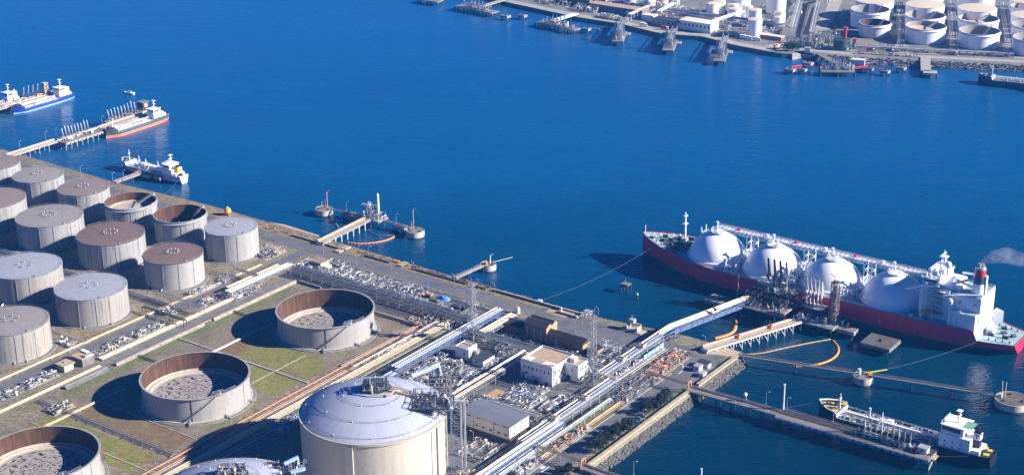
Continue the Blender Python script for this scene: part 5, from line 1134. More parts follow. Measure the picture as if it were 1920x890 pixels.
part(t,'chassis',B().box(-114,-111.5,65.2,66.8,L_+.5,L_+1.2),steel_dark); part(t,'body',B().box(-113.5,-110,64.6,67.4,L_+1.2,L_+2.6),pipe_rust); cbn=part(t,'cab',B().box(-114.6,-113,64.6,66,L_+1.2,L_+3.4),orange); part(t,'cab_window',B().box(-114.66,-113.2,64.7,65.9,L_+2.3,L_+3.2),window_m,cbn)
part(t,'boom',B().beam((-113.5,67,L_+2.2),(-115.5,69.5,L_+6.6),.7,.9).beam((-115.5,69.5,L_+6.6),(-118.5,71,L_+7),.6,.8),xb); part(t,'stick',B().beam((-118.5,71,L_+7),(-119.5,71.5,L_+2.6),.45,.6),xb); part(t,'bucket',B().add([(-120.2,71,L_+2.6),(-118.8,71,L_+2.6),(-118.8,72.2,L_+2.6),(-120.2,72.2,L_+2.6),(-119.9,71.2,L_+1.2),(-119.2,71.2,L_+1.2),(-119.2,72,L_+1.2),(-119.9,72,L_+1.2)],[(0,3,2,1),(4,5,6,7),(0,1,5,4),(1,2,6,5),(2,3,7,6),(3,0,4,7)]),steel_dark)
def heap(name,label,cat,u,v,a,b_,h,ma,seed,kind=None):
    r = random.Random(seed); g = B(); N=16; secs=[]
    for i in range(6):
        k=i/5; secs.append([(u+a*(1-k)*math.cos(2*math.pi*j/N)*r.uniform(.8,1.1), v+b_*(1-k)*math.sin(2*math.pi*j/N)*r.uniform(.8,1.1), L_+h*(1-(1-k)**2)*r.uniform(.8,1.1)) for j in range(N)])
    g.loft(secs[::-1],True); return solo(name,label,cat,g,ma,org=(u,v,L_),smooth=True)
heap('tarpaulin','crumpled bright blue tarpaulin spread beside the excavator','tarpaulin',-103,68.5,5.5,3.2,2.2,mk('tarp_blue',(.12,.30,.72),.5,var=.25,scale=.8),3)
heap('gravel_heap','grey gravel heap left of the excavator','heap',-121,66,5,3.4,2.0,mk('gravel',(.30,.28,.25),.9,var=.3,scale=.8),4)
heap('gravel_heap','pale spoil heap in front of the blue tarpaulin','heap',-104,63,6,2.6,1.6,concrete_d,5)
heap('dark_pile','dark mound at the shore bank near the single jetty','heap',-125,96.5,4.5,1.6,1.6,steel_dark,6)
t = thing('warning_sign','orange and white warning sign post among the parked cars','sign',(83.5,1.5,L_)); part(t,'post',B().beam((83.5,1.5,L_),(83.5,1.5,L_+3),.2),white_paint); part(t,'board',B().cbox(83.5,1.4,L_+2.4,1.2,.12,1.6),orange)
t = thing('ramp','tan wooden ramp crossing the shore bank right of the round dolphin jetty','ramp',(-210,96,L_)); part(t,'deck',B().box(-212,-207.5,89,101,L_+.3,L_+.9),mk('ramp_tan',(.42,.29,.20),.8)); part(t,'edge',B().box(-207.5,-207.1,89,101,L_+.2,L_+1.1),concrete)
t = thing('ramp','tan concrete ramp slab beside the orange thing on the shore bank','ramp',(-158,96,L_)); part(t,'deck',B().box(-161,-158,93.5,101,L_+.2,L_+1),concrete_tan); part(t,'edge',B().box(-158,-157.6,93.5,101,L_+.1,L_+1.3),concrete_d)
t = thing('orange_float','orange float heap stored on the shore bank','buoy',(-166,98,L_)); 
for k in range(3): part(t,'float',B().ball((-167+k*1.3,98+.3*k,L_+.8),.8,8,5),orange,smooth=True)
# ------------------------------------------------------------------ ships
HULL_RED = mk('hull_red', (.72,.018,.08), .5, var=.2, scale=.5, stretch=(1,1,.12)); BOOT = mk('boot_top', (.045,.04,.035), .6, var=.4, scale=.2)
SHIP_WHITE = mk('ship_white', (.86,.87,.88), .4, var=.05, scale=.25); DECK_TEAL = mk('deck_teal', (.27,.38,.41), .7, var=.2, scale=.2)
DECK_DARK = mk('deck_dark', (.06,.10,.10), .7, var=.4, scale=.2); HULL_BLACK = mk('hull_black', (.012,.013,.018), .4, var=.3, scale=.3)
HULL_BLUE = mk('hull_blue', (.02,.05,.30), .4, var=.15); HULL_LBLUE = mk('hull_light_blue', (.25,.45,.70), .5, var=.1); HULL_GREY = mk('hull_grey_green', (.07,.10,.115), .5, var=.3)
BOOT_ORANGE = mk('boot_orange', (.75,.22,.12), .5, var=.1); HULL_LILAC = mk('hull_navy', (.03,.04,.09), .5, var=.2)
funnel_blue = mk('funnel_blue', (.03,.09,.20), .4); funnel_red = mk('funnel_red', (.50,.03,.05), .4); rust_deck = mk('rust_deck', (.28,.17,.11), .8, var=.3)
def lozenge(b, pts, z): return b.sheet(pts, z)
def hull(t, st, mats, deck, deckm, bul=.9, zboot=2.5):
    """st: stations bow to stern (x, half width at water, at boot top, at deck, deck height)"""
    for s in (1,-1):
        secs=[]; up=[]
        for x,w0,w1,w2,z in st:
            zb=min(zboot, z*.5); secs.append([(x,s*w0,-2),(x,s*w1,zb)]); up.append([(x,s*w1,zb),(x,s*(w1+w2)/2*1.02,zb+(z-zb)*.55),(x,s*w2,z+bul)])
        part(t,'boot_top',B().loft(secs if s>0 else [q[::-1] for q in secs]),mats[1],smooth=35); part(t,'hull_side',B().loft(up if s>0 else [q[::-1] for q in up]),mats[0],smooth=35)
    x,w0,w1,w2,z = st[-1]; zb=min(zboot,z*.5)
    part(t,'transom',B().add([(x,-w0,-2),(x,w0,-2),(x,w1,zb),(x,w2,z+bul),(x,-w2,z+bul),(x,-w1,zb)],[(0,1,2,3,4,5)]),mats[0])
    b=B()
    for (a,c) in zip(st,st[1:]): b.add([(a[0],a[3],a[4]),(a[0],-a[3],a[4]),(c[0],-c[3],c[4]),(c[0],c[3],c[4])],[(0,1,2,3)])
    part(t,deck,b,deckm)
def winch(t, x, y, z, rot=0, ma=None): 
    b=B(); c,s=math.cos(rot),math.sin(rot); b.pipe([(x-1.2*c,y-1.2*s,z+1),(x+1.2*c,y+1.2*s,z+1)],.75,8).cbox(x,y,z,3.4,1.8,.5,rot).cbox(x+1.6*c,y+1.6*s,z,.6,1.6,1.8,rot); part(t,'winch',b,ma or steel_dark)
# --- the big gas carrier
SHF = Frame(228.2, 888.2, GA+math.pi)
t = thing('gas_carrier','big red gas carrier with four white domed tanks and red blue funnel','ship',(0,0,0),SHF); t.org=(0,0,0)
ZD=13.0
st=[(175.5,0,.2,.8,17.6),(171,.2,1.2,4.5,17.2),(163,1.6,4,9.5,16.6),(152,6,9.5,14.6,15.8),(138,12.5,15.5,18.8,14.8),(122,18,20,21.2,13.6),(105,21,21.6,21.6,ZD),(60,21.5,21.7,21.7,ZD),(0,21.5,21.7,21.7,ZD),(-28,20.5,21.4,21.4,ZD),(-45,17,19.5,20,ZD),(-56.5,12,16.5,18.3,ZD),(-59,11,15.8,17.9,7.4),(-70,6,11.5,14.5,7.2),(-79,2,7.5,11.5,7.2)]
hull(t,st,(HULL_RED,BOOT),'main_deck',DECK_TEAL,.5,3.2)
part(t,'deck_step',B().add([(-57.4,-18.2,7),(-57.4,18.2,7),(-57.2,18.2,ZD),(-57.2,-18.2,ZD)],[(0,1,2,3)]),SHIP_WHITE)
r = random.Random(11)
for i,xc in enumerate((120,80,40,0)):
    Rs=18.9; zc=11.0; prof=[]
    for k in range(17):
        a=math.asin((ZD-zc)/Rs)+(math.pi/2-.22-math.asin((ZD-zc)/Rs))*k/16; prof.append((Rs*math.cos(a)*(1 if k else 1.0),zc+Rs*math.sin(a)))
    dome=part(t,'tank_dome',B().lathe([(prof[0][0]+.7,ZD-.2),(prof[0][0]+.7,ZD+1.2),(prof[0][0]+.35,ZD+2.2)]+prof[2:],64,(xc,0),caps=(False,True)),SHIP_WHITE,smooth=30)
    zt=zc+Rs
    part(t,'dome_platform',B().cyl(xc,0,zt-1.0,zt+.6,4.6,n=20),SHIP_WHITE,dome); part(t,'dome_railing',B().ring_rail((xc,0),4.8,zt+.5,1.2,20,.09),steel_light,dome)
    part(t,'dome_ring',B().lathe([(4.65,zt-.7),(4.95,zt-.7),(4.95,zt-.1),(4.65,zt-.1)],20,(xc,0),caps=(False,False)),steel_grey,dome)
    part(t,'vent_mast',B().cyl(xc+1.5,-1.5,zt+.6,zt+5.5,.55,.45,8).cyl(xc+1.5,-1.5,zt+5.5,zt+6.3,.9,n=8),SHIP_WHITE,dome)
    for _ in range(9):
        x,y=xc+r.uniform(-3.5,3.5),r.uniform(-3.5,3.5); part(t,'dome_valve',B().cyl(x,y,zt+.6,zt+r.uniform(1.4,3.2),r.uniform(.25,.5),n=7),r.choice([SHIP_WHITE,SHIP_WHITE,steel_light]),dome)
    s=B(); prev=None
    for k in range(13):
        a=.25+1.12*k/12; rr=(Rs+.5); p=(xc-rr*math.cos(a)*math.cos(.35),-rr*math.cos(a)*math.sin(.35),zc+rr*math.sin(a))
        if prev: s.beam(prev,p,1.2,.25); s.beam((prev[0],prev[1],prev[2]+1),(p[0],p[1],p[2]+1),.15)
        prev=p
    part(t,'dome_stair',s,SHIP_WHITE,dome)
zt=26.8
b=B()
for y in (-11.5,-7.5):
    for z in (zt+1,zt+3.4): b.beam((-20,y,z),(126,y,z),.45)
for k in range(50):
    x=-20+k*2.92
    for y in (-11.5,-7.5): b.beam((x,y,zt+1),(x,y,zt+3.4),.25); b.beam((x,y,zt+1),(x+2.92,y,zt+3.4),.2)
    b.beam((x,-11.5,zt+3.4),(x,-7.5,zt+3.4),.25)
part(t,'flying_passage',b,SHIP_WHITE); part(t,'passage_floor',B().box(-20,126,-11.3,-7.7,zt+2.2,zt+2.4),SHIP_WHITE)
for y,rr,z in ((-10.6,.45,zt+2.9),(-9.4,.55,zt+3),(-8.3,.35,zt+2.8)): part(t,'cargo_pipe',B().pipe([(-20,y,z),(126,y,z)],rr,8),SHIP_WHITE,smooth=40)
part(t,'passage_railing',B().rail([(-20,-11.6,zt+3.4),(126,-11.6,zt+3.4)],1.2,.08,3),steel_light)
for x in (20,60,100,-18,133):
    part(t,'trestle',steelwork(B(),x-2.5,x+2.5,-12,-6,ZD,zt+1,[ZD+6,ZD+11],5,.5).beam((x-2.5,-12,ZD),(x+2.5,-6,zt),.35).beam((x+2.5,-12,ZD),(x-2.5,-6,zt),.35),SHIP_WHITE)
for x in (110,90,70,50,30,12): part(t,'deck_box',B().cbox(x,-9.5,zt+3.4,1.6,1.6,1.6),funnel_red if x in (110,70,30) else SHIP_WHITE)
clutter_parts(t,16,24,-6,19,ZD,26,r,[SHIP_WHITE,pipe_silver,SHIP_WHITE,steel_light],7,('deck_pipe','deck_valve','deck_vessel','deck_pump'))
clutter_parts(t,54,67,2,20,ZD,60,r,[SHIP_WHITE,pipe_silver,SHIP_WHITE,blue_steel,steel_light],7,('deck_pipe','deck_valve','deck_vessel','deck_pump'))
clutter_parts(t,96,104,-6,19,ZD,26,r,[SHIP_WHITE,pipe_silver,SHIP_WHITE,steel_light],6,('deck_pipe','deck_valve','deck_vessel','deck_pump'))
for y in (-3,0,3,6,9,12): part(t,'manifold_pipe',B().pipe([(58+y*.3,y,zt-2),(59+y*.3,y+4,ZD+5),(60+y*.3,20.5,ZD+2.2)],.4,8),SHIP_WHITE,smooth=40)
for x in (104,26): part(t,'deck_crane',B().cyl(x,18.5,ZD,ZD+8,.7,.55,8).beam((x,18.5,ZD+8),(x-3,18.5,ZD+9),.7).cbox(x,18.5,ZD+7,1.8,1.8,1.6),SHIP_WHITE)
part(t,'foremast',B().pipe([(147.5,-6,15.5),(147.5,-6,34)],[.9,.55],8).cbox(147.5,-6,27.5,2.6,3.4,.5).cbox(147.5,-6,33,2,3,.4).cyl(147.5,-6,34,35.4,.5,n=8).cbox(147.5,-6,15,4,4,3),SHIP_WHITE)
part(t,'bow_mast',B().beam((174,0,17.5),(174,0,23),.3),SHIP_WHITE)
part(t,'breakwater',B().beam((139,-16,15.6),(143,0,15.6),.3,2.2).beam((139,16,15.6),(143,0,15.6),.3,2.2),DECK_TEAL)
part(t,'dark_foredeck',B().prism([(140,-15),(150,-12),(156,-7),(156,7),(150,12),(140,15)],15.0,16.4),DECK_DARK)  # raised dark slab under the bow winches
for x,y,a in ((160,-3,.3),(158,4,.1),(151,-7,.5),(150,7,-.4),(146,2,.2),(154,0,0),(144,-9,.3),(144,10,.3)): winch(t,x,y,16.4,a)
for k in range(12): x=150+k*1.9; part(t,'bollard',B().cyl(x,(13-k*1.0)*(1 if k%2 else -1),16.2,17.6,.45,n=6),SHIP_WHITE if k%3 else steel_dark)
for k in range(8): part(t,'bollard',B().cyl(-62-k*1.9,(12 if k%2 else -11)*(1-.03*k),7.3,8.6,.45,n=6),steel_dark)
for x,y,a in ((-63,5,.4),(-68,-2,.9),(-71,4,.2),(-66,-8,.3),(-74,-1,1.2)): winch(t,x,y,7.3,a)
# accommodation
acc=part(t,'accommodation',B().box(-39,-21,-14,13,ZD,32).box(-39,-23,-11,10,32,33.5),SHIP_WHITE)
for k in range(6): 
    z=ZD+3+k*3.0; part(t,'window_band',B().box(-36.5+.4*k,-26,12.96,13.06,z+.9,z+1.7),window_m if k in (0,) else mk('ship_grey',(.45,.47,.5),.5) if 'ship_grey' not in bpy.data.materials else bpy.data.materials['ship_grey'],acc)  # plain grey bands on the upper decks, glass on the lowest
    part(t,'balcony',B().box(-37,-26,13.06,15,z,z+.2).rail([(-37,15,z+.2),(-26,15,z+.2)],1.0,.06),SHIP_WHITE,acc)
    part(t,'stair',B().stairs((-35,14,z+.2),(-29,14,z+3.2),.8),steel_grey,acc)
part(t,'bridge',B().box(-31,-21.5,-12,12,33.5,36.4),SHIP_WHITE); part(t,'bridge_window',B().box(-21.48,-21.4,-11.5,11.5,34.6,35.8).box(-30.5,-22,12,12.06,34.6,35.8),window_m)
part(t,'bridge_roof',B().box(-31.5,-21,-12.4,12.4,36.4,36.8),SHIP_WHITE); part(t,'roof_railing',B().rail([(-31.5,12.2,36.8),(-21,12.2,36.8),(-21,-12.2,36.8),(-31.5,-12.2,36.8),(-31.5,12.2,36.8)]),SHIP_WHITE)
part(t,'radar_mast',B().lattice(-29,0,36.8,47,3.4,2,3,.35,.25).cbox(-29,0,47,4.5,4,.4).beam((-29,-3,48.6),(-29,3.4,49.4),.4).cyl(-29,0,47,51,.35,n=6).box(-32,-26,-1,1,43,43.4),SHIP_WHITE); part(t,'radar_dome',B().ball((-33,3,43.8),2.0,14,10).cyl(-33,3,36.8,42.3,.6,n=8),SHIP_WHITE,smooth=True)
for k in range(18): part(t,'roof_gear',B().cbox(r.uniform(-31,-22),r.uniform(-11,11),36.8,r.uniform(.6,1.6),r.uniform(.6,1.6),r.uniform(.8,2.6)),SHIP_WHITE)
part(t,'bridge_wing_brace',B().beam((-26,16.5,35.5),(-26,13,30),.5).beam((-26,-16.5,35.5),(-26,-13,30),.5),SHIP_WHITE)
part(t,'provision_crane',B().cyl(-24,16,ZD,ZD+20,.9,.7,8).beam((-24,16,ZD+20),(-15,19,ZD+16.5),1.0).beam((-24,16,ZD+20),(-33,15,ZD+21.5),.9,1.2).beam((-20,17.5,ZD+18),(-25,16,ZD+8),.5),SHIP_WHITE)
part(t,'crane_post',B().cyl(-41,16,ZD,ZD+16,.9,n=8).cbox(-41,16,ZD+13,2.6,2.6,2),SHIP_WHITE)
part(t,'deck_crane',B().beam((-42,17.5,ZD+8.5),(-48,17,ZD+10),.6).beam((-42,17.5,ZD),(-42,17.5,ZD+8.5),.8).beam((-45,17.5,ZD),(-45,17.5,ZD+8.5),.8),SHIP_WHITE)
cas=part(t,'engine_casing',B().box(-57.5,-40,-10,12,ZD,31),SHIP_WHITE); part(t,'casing_roof',B().box(-57.3,-40.2,-9.8,11.8,31,31.1),DECK_TEAL)
part(t,'casing_grille',B().box(-46.5,-44,12,12.06,25.5,27.5),bpy.data.materials['ship_grey'],cas); part(t,'casing_grille',B().box(-55,-53,12,12.06,26,27.5),bpy.data.materials['ship_grey'],cas); part(t,'casing_railing',B().rail([(-57.4,11.9,31.1),(-57.4,-9.9,31.1),(-42,-9.9,31.1)]),SHIP_WHITE,cas)
part(t,'stern_house',B().box(-56.8,-42,12,17,ZD,22),SHIP_WHITE); part(t,'house_roof',B().box(-56.6,-50,12.1,16.9,22,22.08),DECK_TEAL); part(t,'hull_wing',B().prism([(-57.5,-10),(-57.5,-16),(-63,-13),(-58,-10)],7.4,ZD+3),SHIP_WHITE)
part(t,'deck_house',B().cbox(-61.5,2,7.3,4,5,3.4).cbox(-61,-3.5,7.3,3,3,2.4),SHIP_WHITE)
fx,fy=-52,2.5
fn=part(t,'funnel',B().lathe([(3.9,31),(3.6,37)],20,(fx,fy),caps=(False,False)),SHIP_WHITE,smooth=40); part(t,'blue_band',B().lathe([(3.6,37),(3.4,41.2)],20,(fx,fy),caps=(False,False)),funnel_blue,fn,smooth=40); part(t,'red_band',B().lathe([(3.4,41.2),(3.15,45.6)],20,(fx,fy),caps=(False,False)),funnel_red,fn,smooth=40); part(t,'funnel_top',B().lathe([(3.15,45.6),(2.9,47),(2.2,47),(2.2,46),(.01,46)],20,(fx,fy),caps=(False,False)),steel_light,fn)
for a in range(4): part(t,'exhaust_pipe',B().cyl(fx+1.3*math.cos(a*1.57),fy+1.3*math.sin(a*1.57),46,49,.6,n=8),steel_light,fn)
part(t,'funnel_ladder',B().cbox(fx-3.9,fy,31,1.2,2,11),SHIP_WHITE,fn)
part(t,'stay_beam',B().beam((-38,9,35),(fx+3,fy,39),1.0,1.2),SHIP_WHITE); part(t,'stay_beam',B().beam((-38,3,36),(fx+3,fy,33),.9,1.1),SHIP_WHITE); part(t,'stay_beam',B().beam((-36,14,29),(-57,10,32.5),.9,1.0),SHIP_WHITE); part(t,'stay_beam',B().beam((-38,-9,36),(fx+3,fy-1,41),1.0,1.1),SHIP_WHITE)
part(t,'casing_bridge',B().box(-43,-38,-4,8,28,33),SHIP_WHITE)
lb=part(t,'lifeboat',B().pipe([(-31.4,17.6,ZD+5),(-30.5,17.6,ZD+4.8),(-28,17.6,ZD+4.7),(-25,17.6,ZD+4.8),(-24.2,17.6,ZD+5)],[.3,1.2,1.5,1.2,.3],10),orange,smooth=True); part(t,'davit',B().beam((-31,16.5,ZD),(-31,17.6,ZD+7),.5).beam((-24.6,16.5,ZD),(-24.6,17.6,ZD+7),.5),SHIP_WHITE)
for k in range(16): x=r.uniform(-22,-14); part(t,'deck_box',B().cbox(x,r.uniform(12,19),ZD,r.uniform(.8,2),r.uniform(.8,2),r.uniform(.8,2.6)),r.choice([SHIP_WHITE,steel_light,DECK_TEAL]))
b=B(); b.rail([(x,20.9,ZD+.5) for x in (104,80,60,40,20,0,-20,-28)],1.1,.06,4); part(t,'deck_railing',b,SHIP_WHITE)
part(t,'draft_mark',B().box(-2,-1.6,21.9,21.98,5.5,7.5),SHIP_WHITE)
gas_carrier_thing = t
# --- smaller tankers
def tanker(name, label, fr, L, bm, zd, mats, deckm, house, fun, cat='ship', fc=True, hh=9.0, seed=1, cargo=SHIP_WHITE, n=40, patches=None, hl=.16, boot=1.4, mastm=None):
    t = thing(name,label,cat,(0,0,0),fr); t.org=(0,0,0); h=L/2; w_=bm/2; r=random.Random(seed); zf=zd+(2.6 if fc else .6); zq=zd+1.2
    hull(t,[(h,0,.1,.5,zf+1),(h-.025*L,.2,.8,w_*.42,zf+.8),(h-.07*L,w_*.3,w_*.5,w_*.78,zf+.3),(h-.125*L,w_*.65,w_*.8,w_*.95,zf),(h-.14*L,w_*.75,w_*.86,w_*.97,zd),(h-.22*L,w_*.97,w_,w_,zd),(-h+.3*L,w_,w_,w_,zd),(-h+.28*L,w_,w_,w_,zq),(-h+.1*L,w_*.7,w_*.9,w_*.95,zq),(-h,w_*.2,w_*.55,w_*.75,zq+.4)],mats,'main_deck',deckm,.7,boot)
    fcd=h-.135*L
    part(t,'forecastle_wall',B().box(fcd-.2,fcd,-w_*.95,w_*.95,zd,zf),house)
    part(t,'foremast',B().pipe([(fcd+1.2,0,zf),(fcd+1.2,0,zf+9)],[.35,.2],6).cbox(fcd+1.2,0,zf+6,1,1.8,.25),house)
    for x,y in ((h-.06*L,0),(h-.1*L,w_*.4),(h-.1*L,-w_*.4)): winch(t,x,y,zf+.1,r.uniform(0,1.5))
    hx0,hx1=-h+(.11)*L,-h+(.11+hl)*L
    ho=part(t,'superstructure',B().box(hx0,hx1,-w_*.86,w_*.86,zq,zq+hh*.62).box(hx0+.25*(hx1-hx0),hx1-.6,-w_*.75,w_*.75,zq+hh*.62,zq+hh).box(hx0-.05*L,hx0,-w_*.7,w_*.7,zq,zq+2.4),house)
    part(t,'bridge_window',B().box(hx1-.62,hx1-.5,-w_*.7,w_*.7,zq+hh*.75,zq+hh*.92).box(hx0+.35*(hx1-hx0),hx1-1,w_*.75,w_*.77,zq+hh*.75,zq+hh*.92),window_m,ho)
    for k in range(2):
        for x in (.3,.55,.8): part(t,'window',B().box(hx0+x*(hx1-hx0)-.35,hx0+x*(hx1-hx0)+.35,w_*.86,w_*.87,zq+1.4+k*2.5,zq+2.1+k*2.5),window_m,ho)
    part(t,'bridge_roof',B().box(hx0+.2*(hx1-hx0),hx1-.2,-w_*.85,w_*.85,zq+hh,zq+hh+.2),house,ho); part(t,'roof_railing',B().rail([(hx0+.2*(hx1-hx0),w_*.8,zq+hh+.2),(hx1-.4,w_*.8,zq+hh+.2),(hx1-.4,-w_*.8,zq+hh+.2)]),house,ho)
    mx=hx0+.55*(hx1-hx0); part(t,'radar_mast',B().pipe([(mx,0,zq+hh),(mx,0,zq+hh+6.5)],[.5,.3],6).cbox(mx,0,zq+hh+4,1.2,3.4,.3).cbox(mx,0,zq+hh+6.5,2.4,2.8,.4),mastm or house)
    fx=hx0-.015*L; part(t,'funnel',B().box(fx-1.8,fx+1.8,-1.6,1.6,zq,zq+hh*.85),fun[0]); part(t,'funnel_top',B().box(fx-1.6,fx+1.6,-1.4,1.4,zq+hh*.85,zq+hh*.85+.8).cyl(fx,0,zq+hh*.9,zq+hh+1.2,.5,n=8),fun[1])
    clutter_parts(t,-h+(.13+hl)*L,fcd-2,-w_*.8,w_*.8,zd,n,r,[cargo,cargo,steel_light,steel_grey],2.6,('deck_pipe','deck_valve','deck_vessel','deck_pump'))
    part(t,'catwalk',B().box(-h+(.11+hl)*L,fcd,-.6,.6,zd+2.4,zd+2.6).rail([(-h+(.11+hl)*L,.6,zd+2.6),(fcd,.6,zd+2.6)]),cargo)
    for s in (-1,1): part(t,'deck_railing',B().rail([(fcd,s*w_*.97,zd+.6),(-h+.3*L,s*w_*.97,zd+.6)],1.0,.05,2.5),cargo)
    for k in range(5): part(t,'cargo_pipe',B().pipe([(-h+(.14+hl)*L,-w_*.5+k*w_*.25,zd+.9),(fcd-1,-w_*.5+k*w_*.25,zd+.9)],.22,6),cargo if k%2 else steel_grey)
    winch(t,-h+.05*L,0,zq+.4,.8); winch(t,-h+.07*L,w_*.4,zq+.4,.1)
    return t
def along(u,v,ang): p=SITE.w((u,v,0)); return Frame(p.x,p.y,ang)
NEAR=1
t = tanker('coastal_tanker','black tanker with white bridge, T on funnel and yellow deck patches at the near jetty',along(199,67.5,GA+math.pi),95,15,4.6,(HULL_BLACK,HULL_BLACK),DECK_DARK,SHIP_WHITE,(HULL_BLACK,HULL_BLACK),hh=12.5,seed=21,n=90,hl=.17)
h=47.5; zf=7.2
for x,y in ((h-5,2.4),(h-7.5,-2.6),(h-11,4.6),(h-11.5,-5),(h-3.5,-.6),(h-9,1)): part(t,'yellow_patch',B().cbox(x,y,zf+.75,3.4,1.9,.12,.5),yellow)
for x,y in ((-h+3,2.5),(-h+3.4,-2.5),(-h+7,4.2),(-h+6,-4)): part(t,'yellow_patch',B().cbox(x,y,6.5,3.0,2.2,.12,.2),yellow)
part(t,'white_bulwark',B().pipe([(h-12.5,7,zf+.9),(h-7,5.9,zf+1.3),(h-3,3.4,zf+1.7),(h+.2,0,zf+2),(h-3,-3.4,zf+1.7),(h-7,-5.9,zf+1.3),(h-12.5,-7,zf+.9)],.45,6),mk('bulwark_cream',(.80,.74,.60),.5))
part(t,'green_patch',B().cbox(h-8,1.5,zf+.7,4,2.4,.12,.3).cbox(h-6,-2,zf+.72,2,1.6,.12,.3),mk('deck_green3',(.12,.28,.17),.7))
fx=-h+.11*95-.015*95; zq=5.8
part(t,'funnel_band',B().box(fx-1.86,fx+1.86,-1.66,1.66,zq+6.6,zq+10.2),SHIP_WHITE); part(t,'funnel_letter',B().box(fx-1.1,fx+1.1,1.66,1.74,zq+9.0,zq+9.6).box(fx-.3,fx+.3,1.66,1.74,zq+7.1,zq+9.0).box(fx-1.94,fx-1.86,-1.1,1.1,zq+9.0,zq+9.6).box(fx-1.94,fx-1.86,-.3,.3,zq+7.1,zq+9.0),mk('letter_maroon',(.12,.02,.05),.5))
part(t,'flag',B().box(-28.6,-27.4,.4,.5,zq+16.5,zq+17.6),funnel_red); part(t,'flag',B().box(-28.2,-27.2,.4,.5,zq+14.8,zq+16.2),SHIP_WHITE)
part(t,'deck_mast',B().pipe([(12,0,4.6),(12,0,12)],[.4,.25],6),SHIP_WHITE); part(t,'deck_house',B().cbox(9,-4,4.6,3,2,2.2),SHIP_WHITE)
part(t,'green_deck',B().cbox(-34,0,zq+12.6,5,8,.12),mk('deck_green2',(.16,.34,.24),.7))
tanker('coastal_tanker','tanker with grey hull and bright orange waterline beside the left jetty',along(-541,211,GA+math.pi*1.5),66,11,4.0,(HULL_GREY,BOOT_ORANGE),steel_light,SHIP_WHITE,(HULL_BLACK,HULL_BLACK),hh=7.4,seed=22,n=40,boot=2.2)
tanker('coastal_tanker','tanker with bright blue hull and white bridge in the far left',along(-661,211,GA+math.pi*1.5),64,10.5,3.2,(HULL_BLUE,HULL_LBLUE),steel_light,SHIP_WHITE,(SHIP_WHITE,HULL_BLACK),hh=7.8,seed=23,n=36,boot=1.2)
tanker('coastal_tanker','white bridge ship with yellow mast top cut by the left edge',along(-686,176,GA+math.pi*1.5),60,10.5,3.2,(HULL_LILAC,BOOT),steel_light,SHIP_WHITE,(SHIP_WHITE,SHIP_WHITE),hh=7.8,seed=24,n=36,mastm=mk('mast_yellow',(.75,.68,.35),.5))
tanker('gas_tanker','small white decked gas tanker with yellow funnel at the short left jetty',along(-439,136.5,GA+math.pi),68,12,4.2,(mk('hull_pale',(.42,.45,.55),.5,var=.15),HULL_LILAC),SHIP_WHITE,SHIP_WHITE,(yellow,HULL_BLACK),hh=8,seed=25,n=100,boot=1.7)
GT=bpy.data.objects.get('gas_tanker')
_t=T(); _t.o=GT; _t.org=(0,0,0)
for x,y,h_ in ((14,1,9),(9,-1,7),(2,1.5,6),(-6,0,8)): part(_t,'vent_mast',B().pipe([(x,y,4.2),(x,y,4.2+h_)],[.5,.25],6).beam((x,y-1.4,4.2+h_*.6),(x,y+1.4,4.2+h_*.6),.25),SHIP_WHITE)
for x in (10,1,-8): part(_t,'cargo_tank',B().pipe([(x-4,0,5.6),(x-3.4,0,5.6),(x+3.4,0,5.6),(x+4,0,5.6)],[1,2.6,2.6,1],12),SHIP_WHITE,smooth=40)
tanker('coastal_tanker','grey hulled tanker with thin white masts cut by the right edge',Frame(464,1382,math.radians(154)),96,15,4.8,(mk('hull_brown',(.09,.075,.085),.6,var=.3),HULL_BLACK),steel_light,SHIP_WHITE,(HULL_BLACK,HULL_BLACK),hh=11,seed=26,n=70)
# motor boat
p=ground(243,176,0); fr=Frame(p.x,p.y,math.radians(160)); t=thing('motor_boat','small white motor boat alone on the open blue water','boat',(0,0,0),fr); t.org=(0,0,0)
b=B()
secs=[[(x,s*w_,z) for s,z in ((-1,zt_),(-.6,-.3),(.6,-.3),(1,zt_))] for x,w_,zt_ in ((5.5,.1,1.7),(4,1.2,1.5),(1.5,1.8,1.3),(-4.5,1.8,1.2))]
part(t,'hull',b.loft(secs).add(secs[-1],[(0,1,2,3)]),SHIP_WHITE); part(t,'deck',B().sheet([(5.3,0),(4,1.1),(1.5,1.7),(-4.5,1.7),(-4.5,-1.7),(1.5,-1.7),(4,-1.1)],1.2),SHIP_WHITE); part(t,'cabin',B().loft([[(2.4,-1.2,1.2),(1.6,-1.1,2.5),(1.6,1.1,2.5),(2.4,1.2,1.2)],[(-2.2,-1.3,1.2),(-2,-1.1,2.6),(-2,1.1,2.6),(-2.2,1.3,1.2)]]),SHIP_WHITE); part(t,'windscreen',B().add([(2.45,-1.1,1.4),(2.45,1.1,1.4),(1.75,1,2.4),(1.75,-1,2.4)],[(0,1,2,3)]),window_m); part(t,'roof_rack',B().box(-2,1.4,-1.1,1.1,2.6,2.72),steel_light)
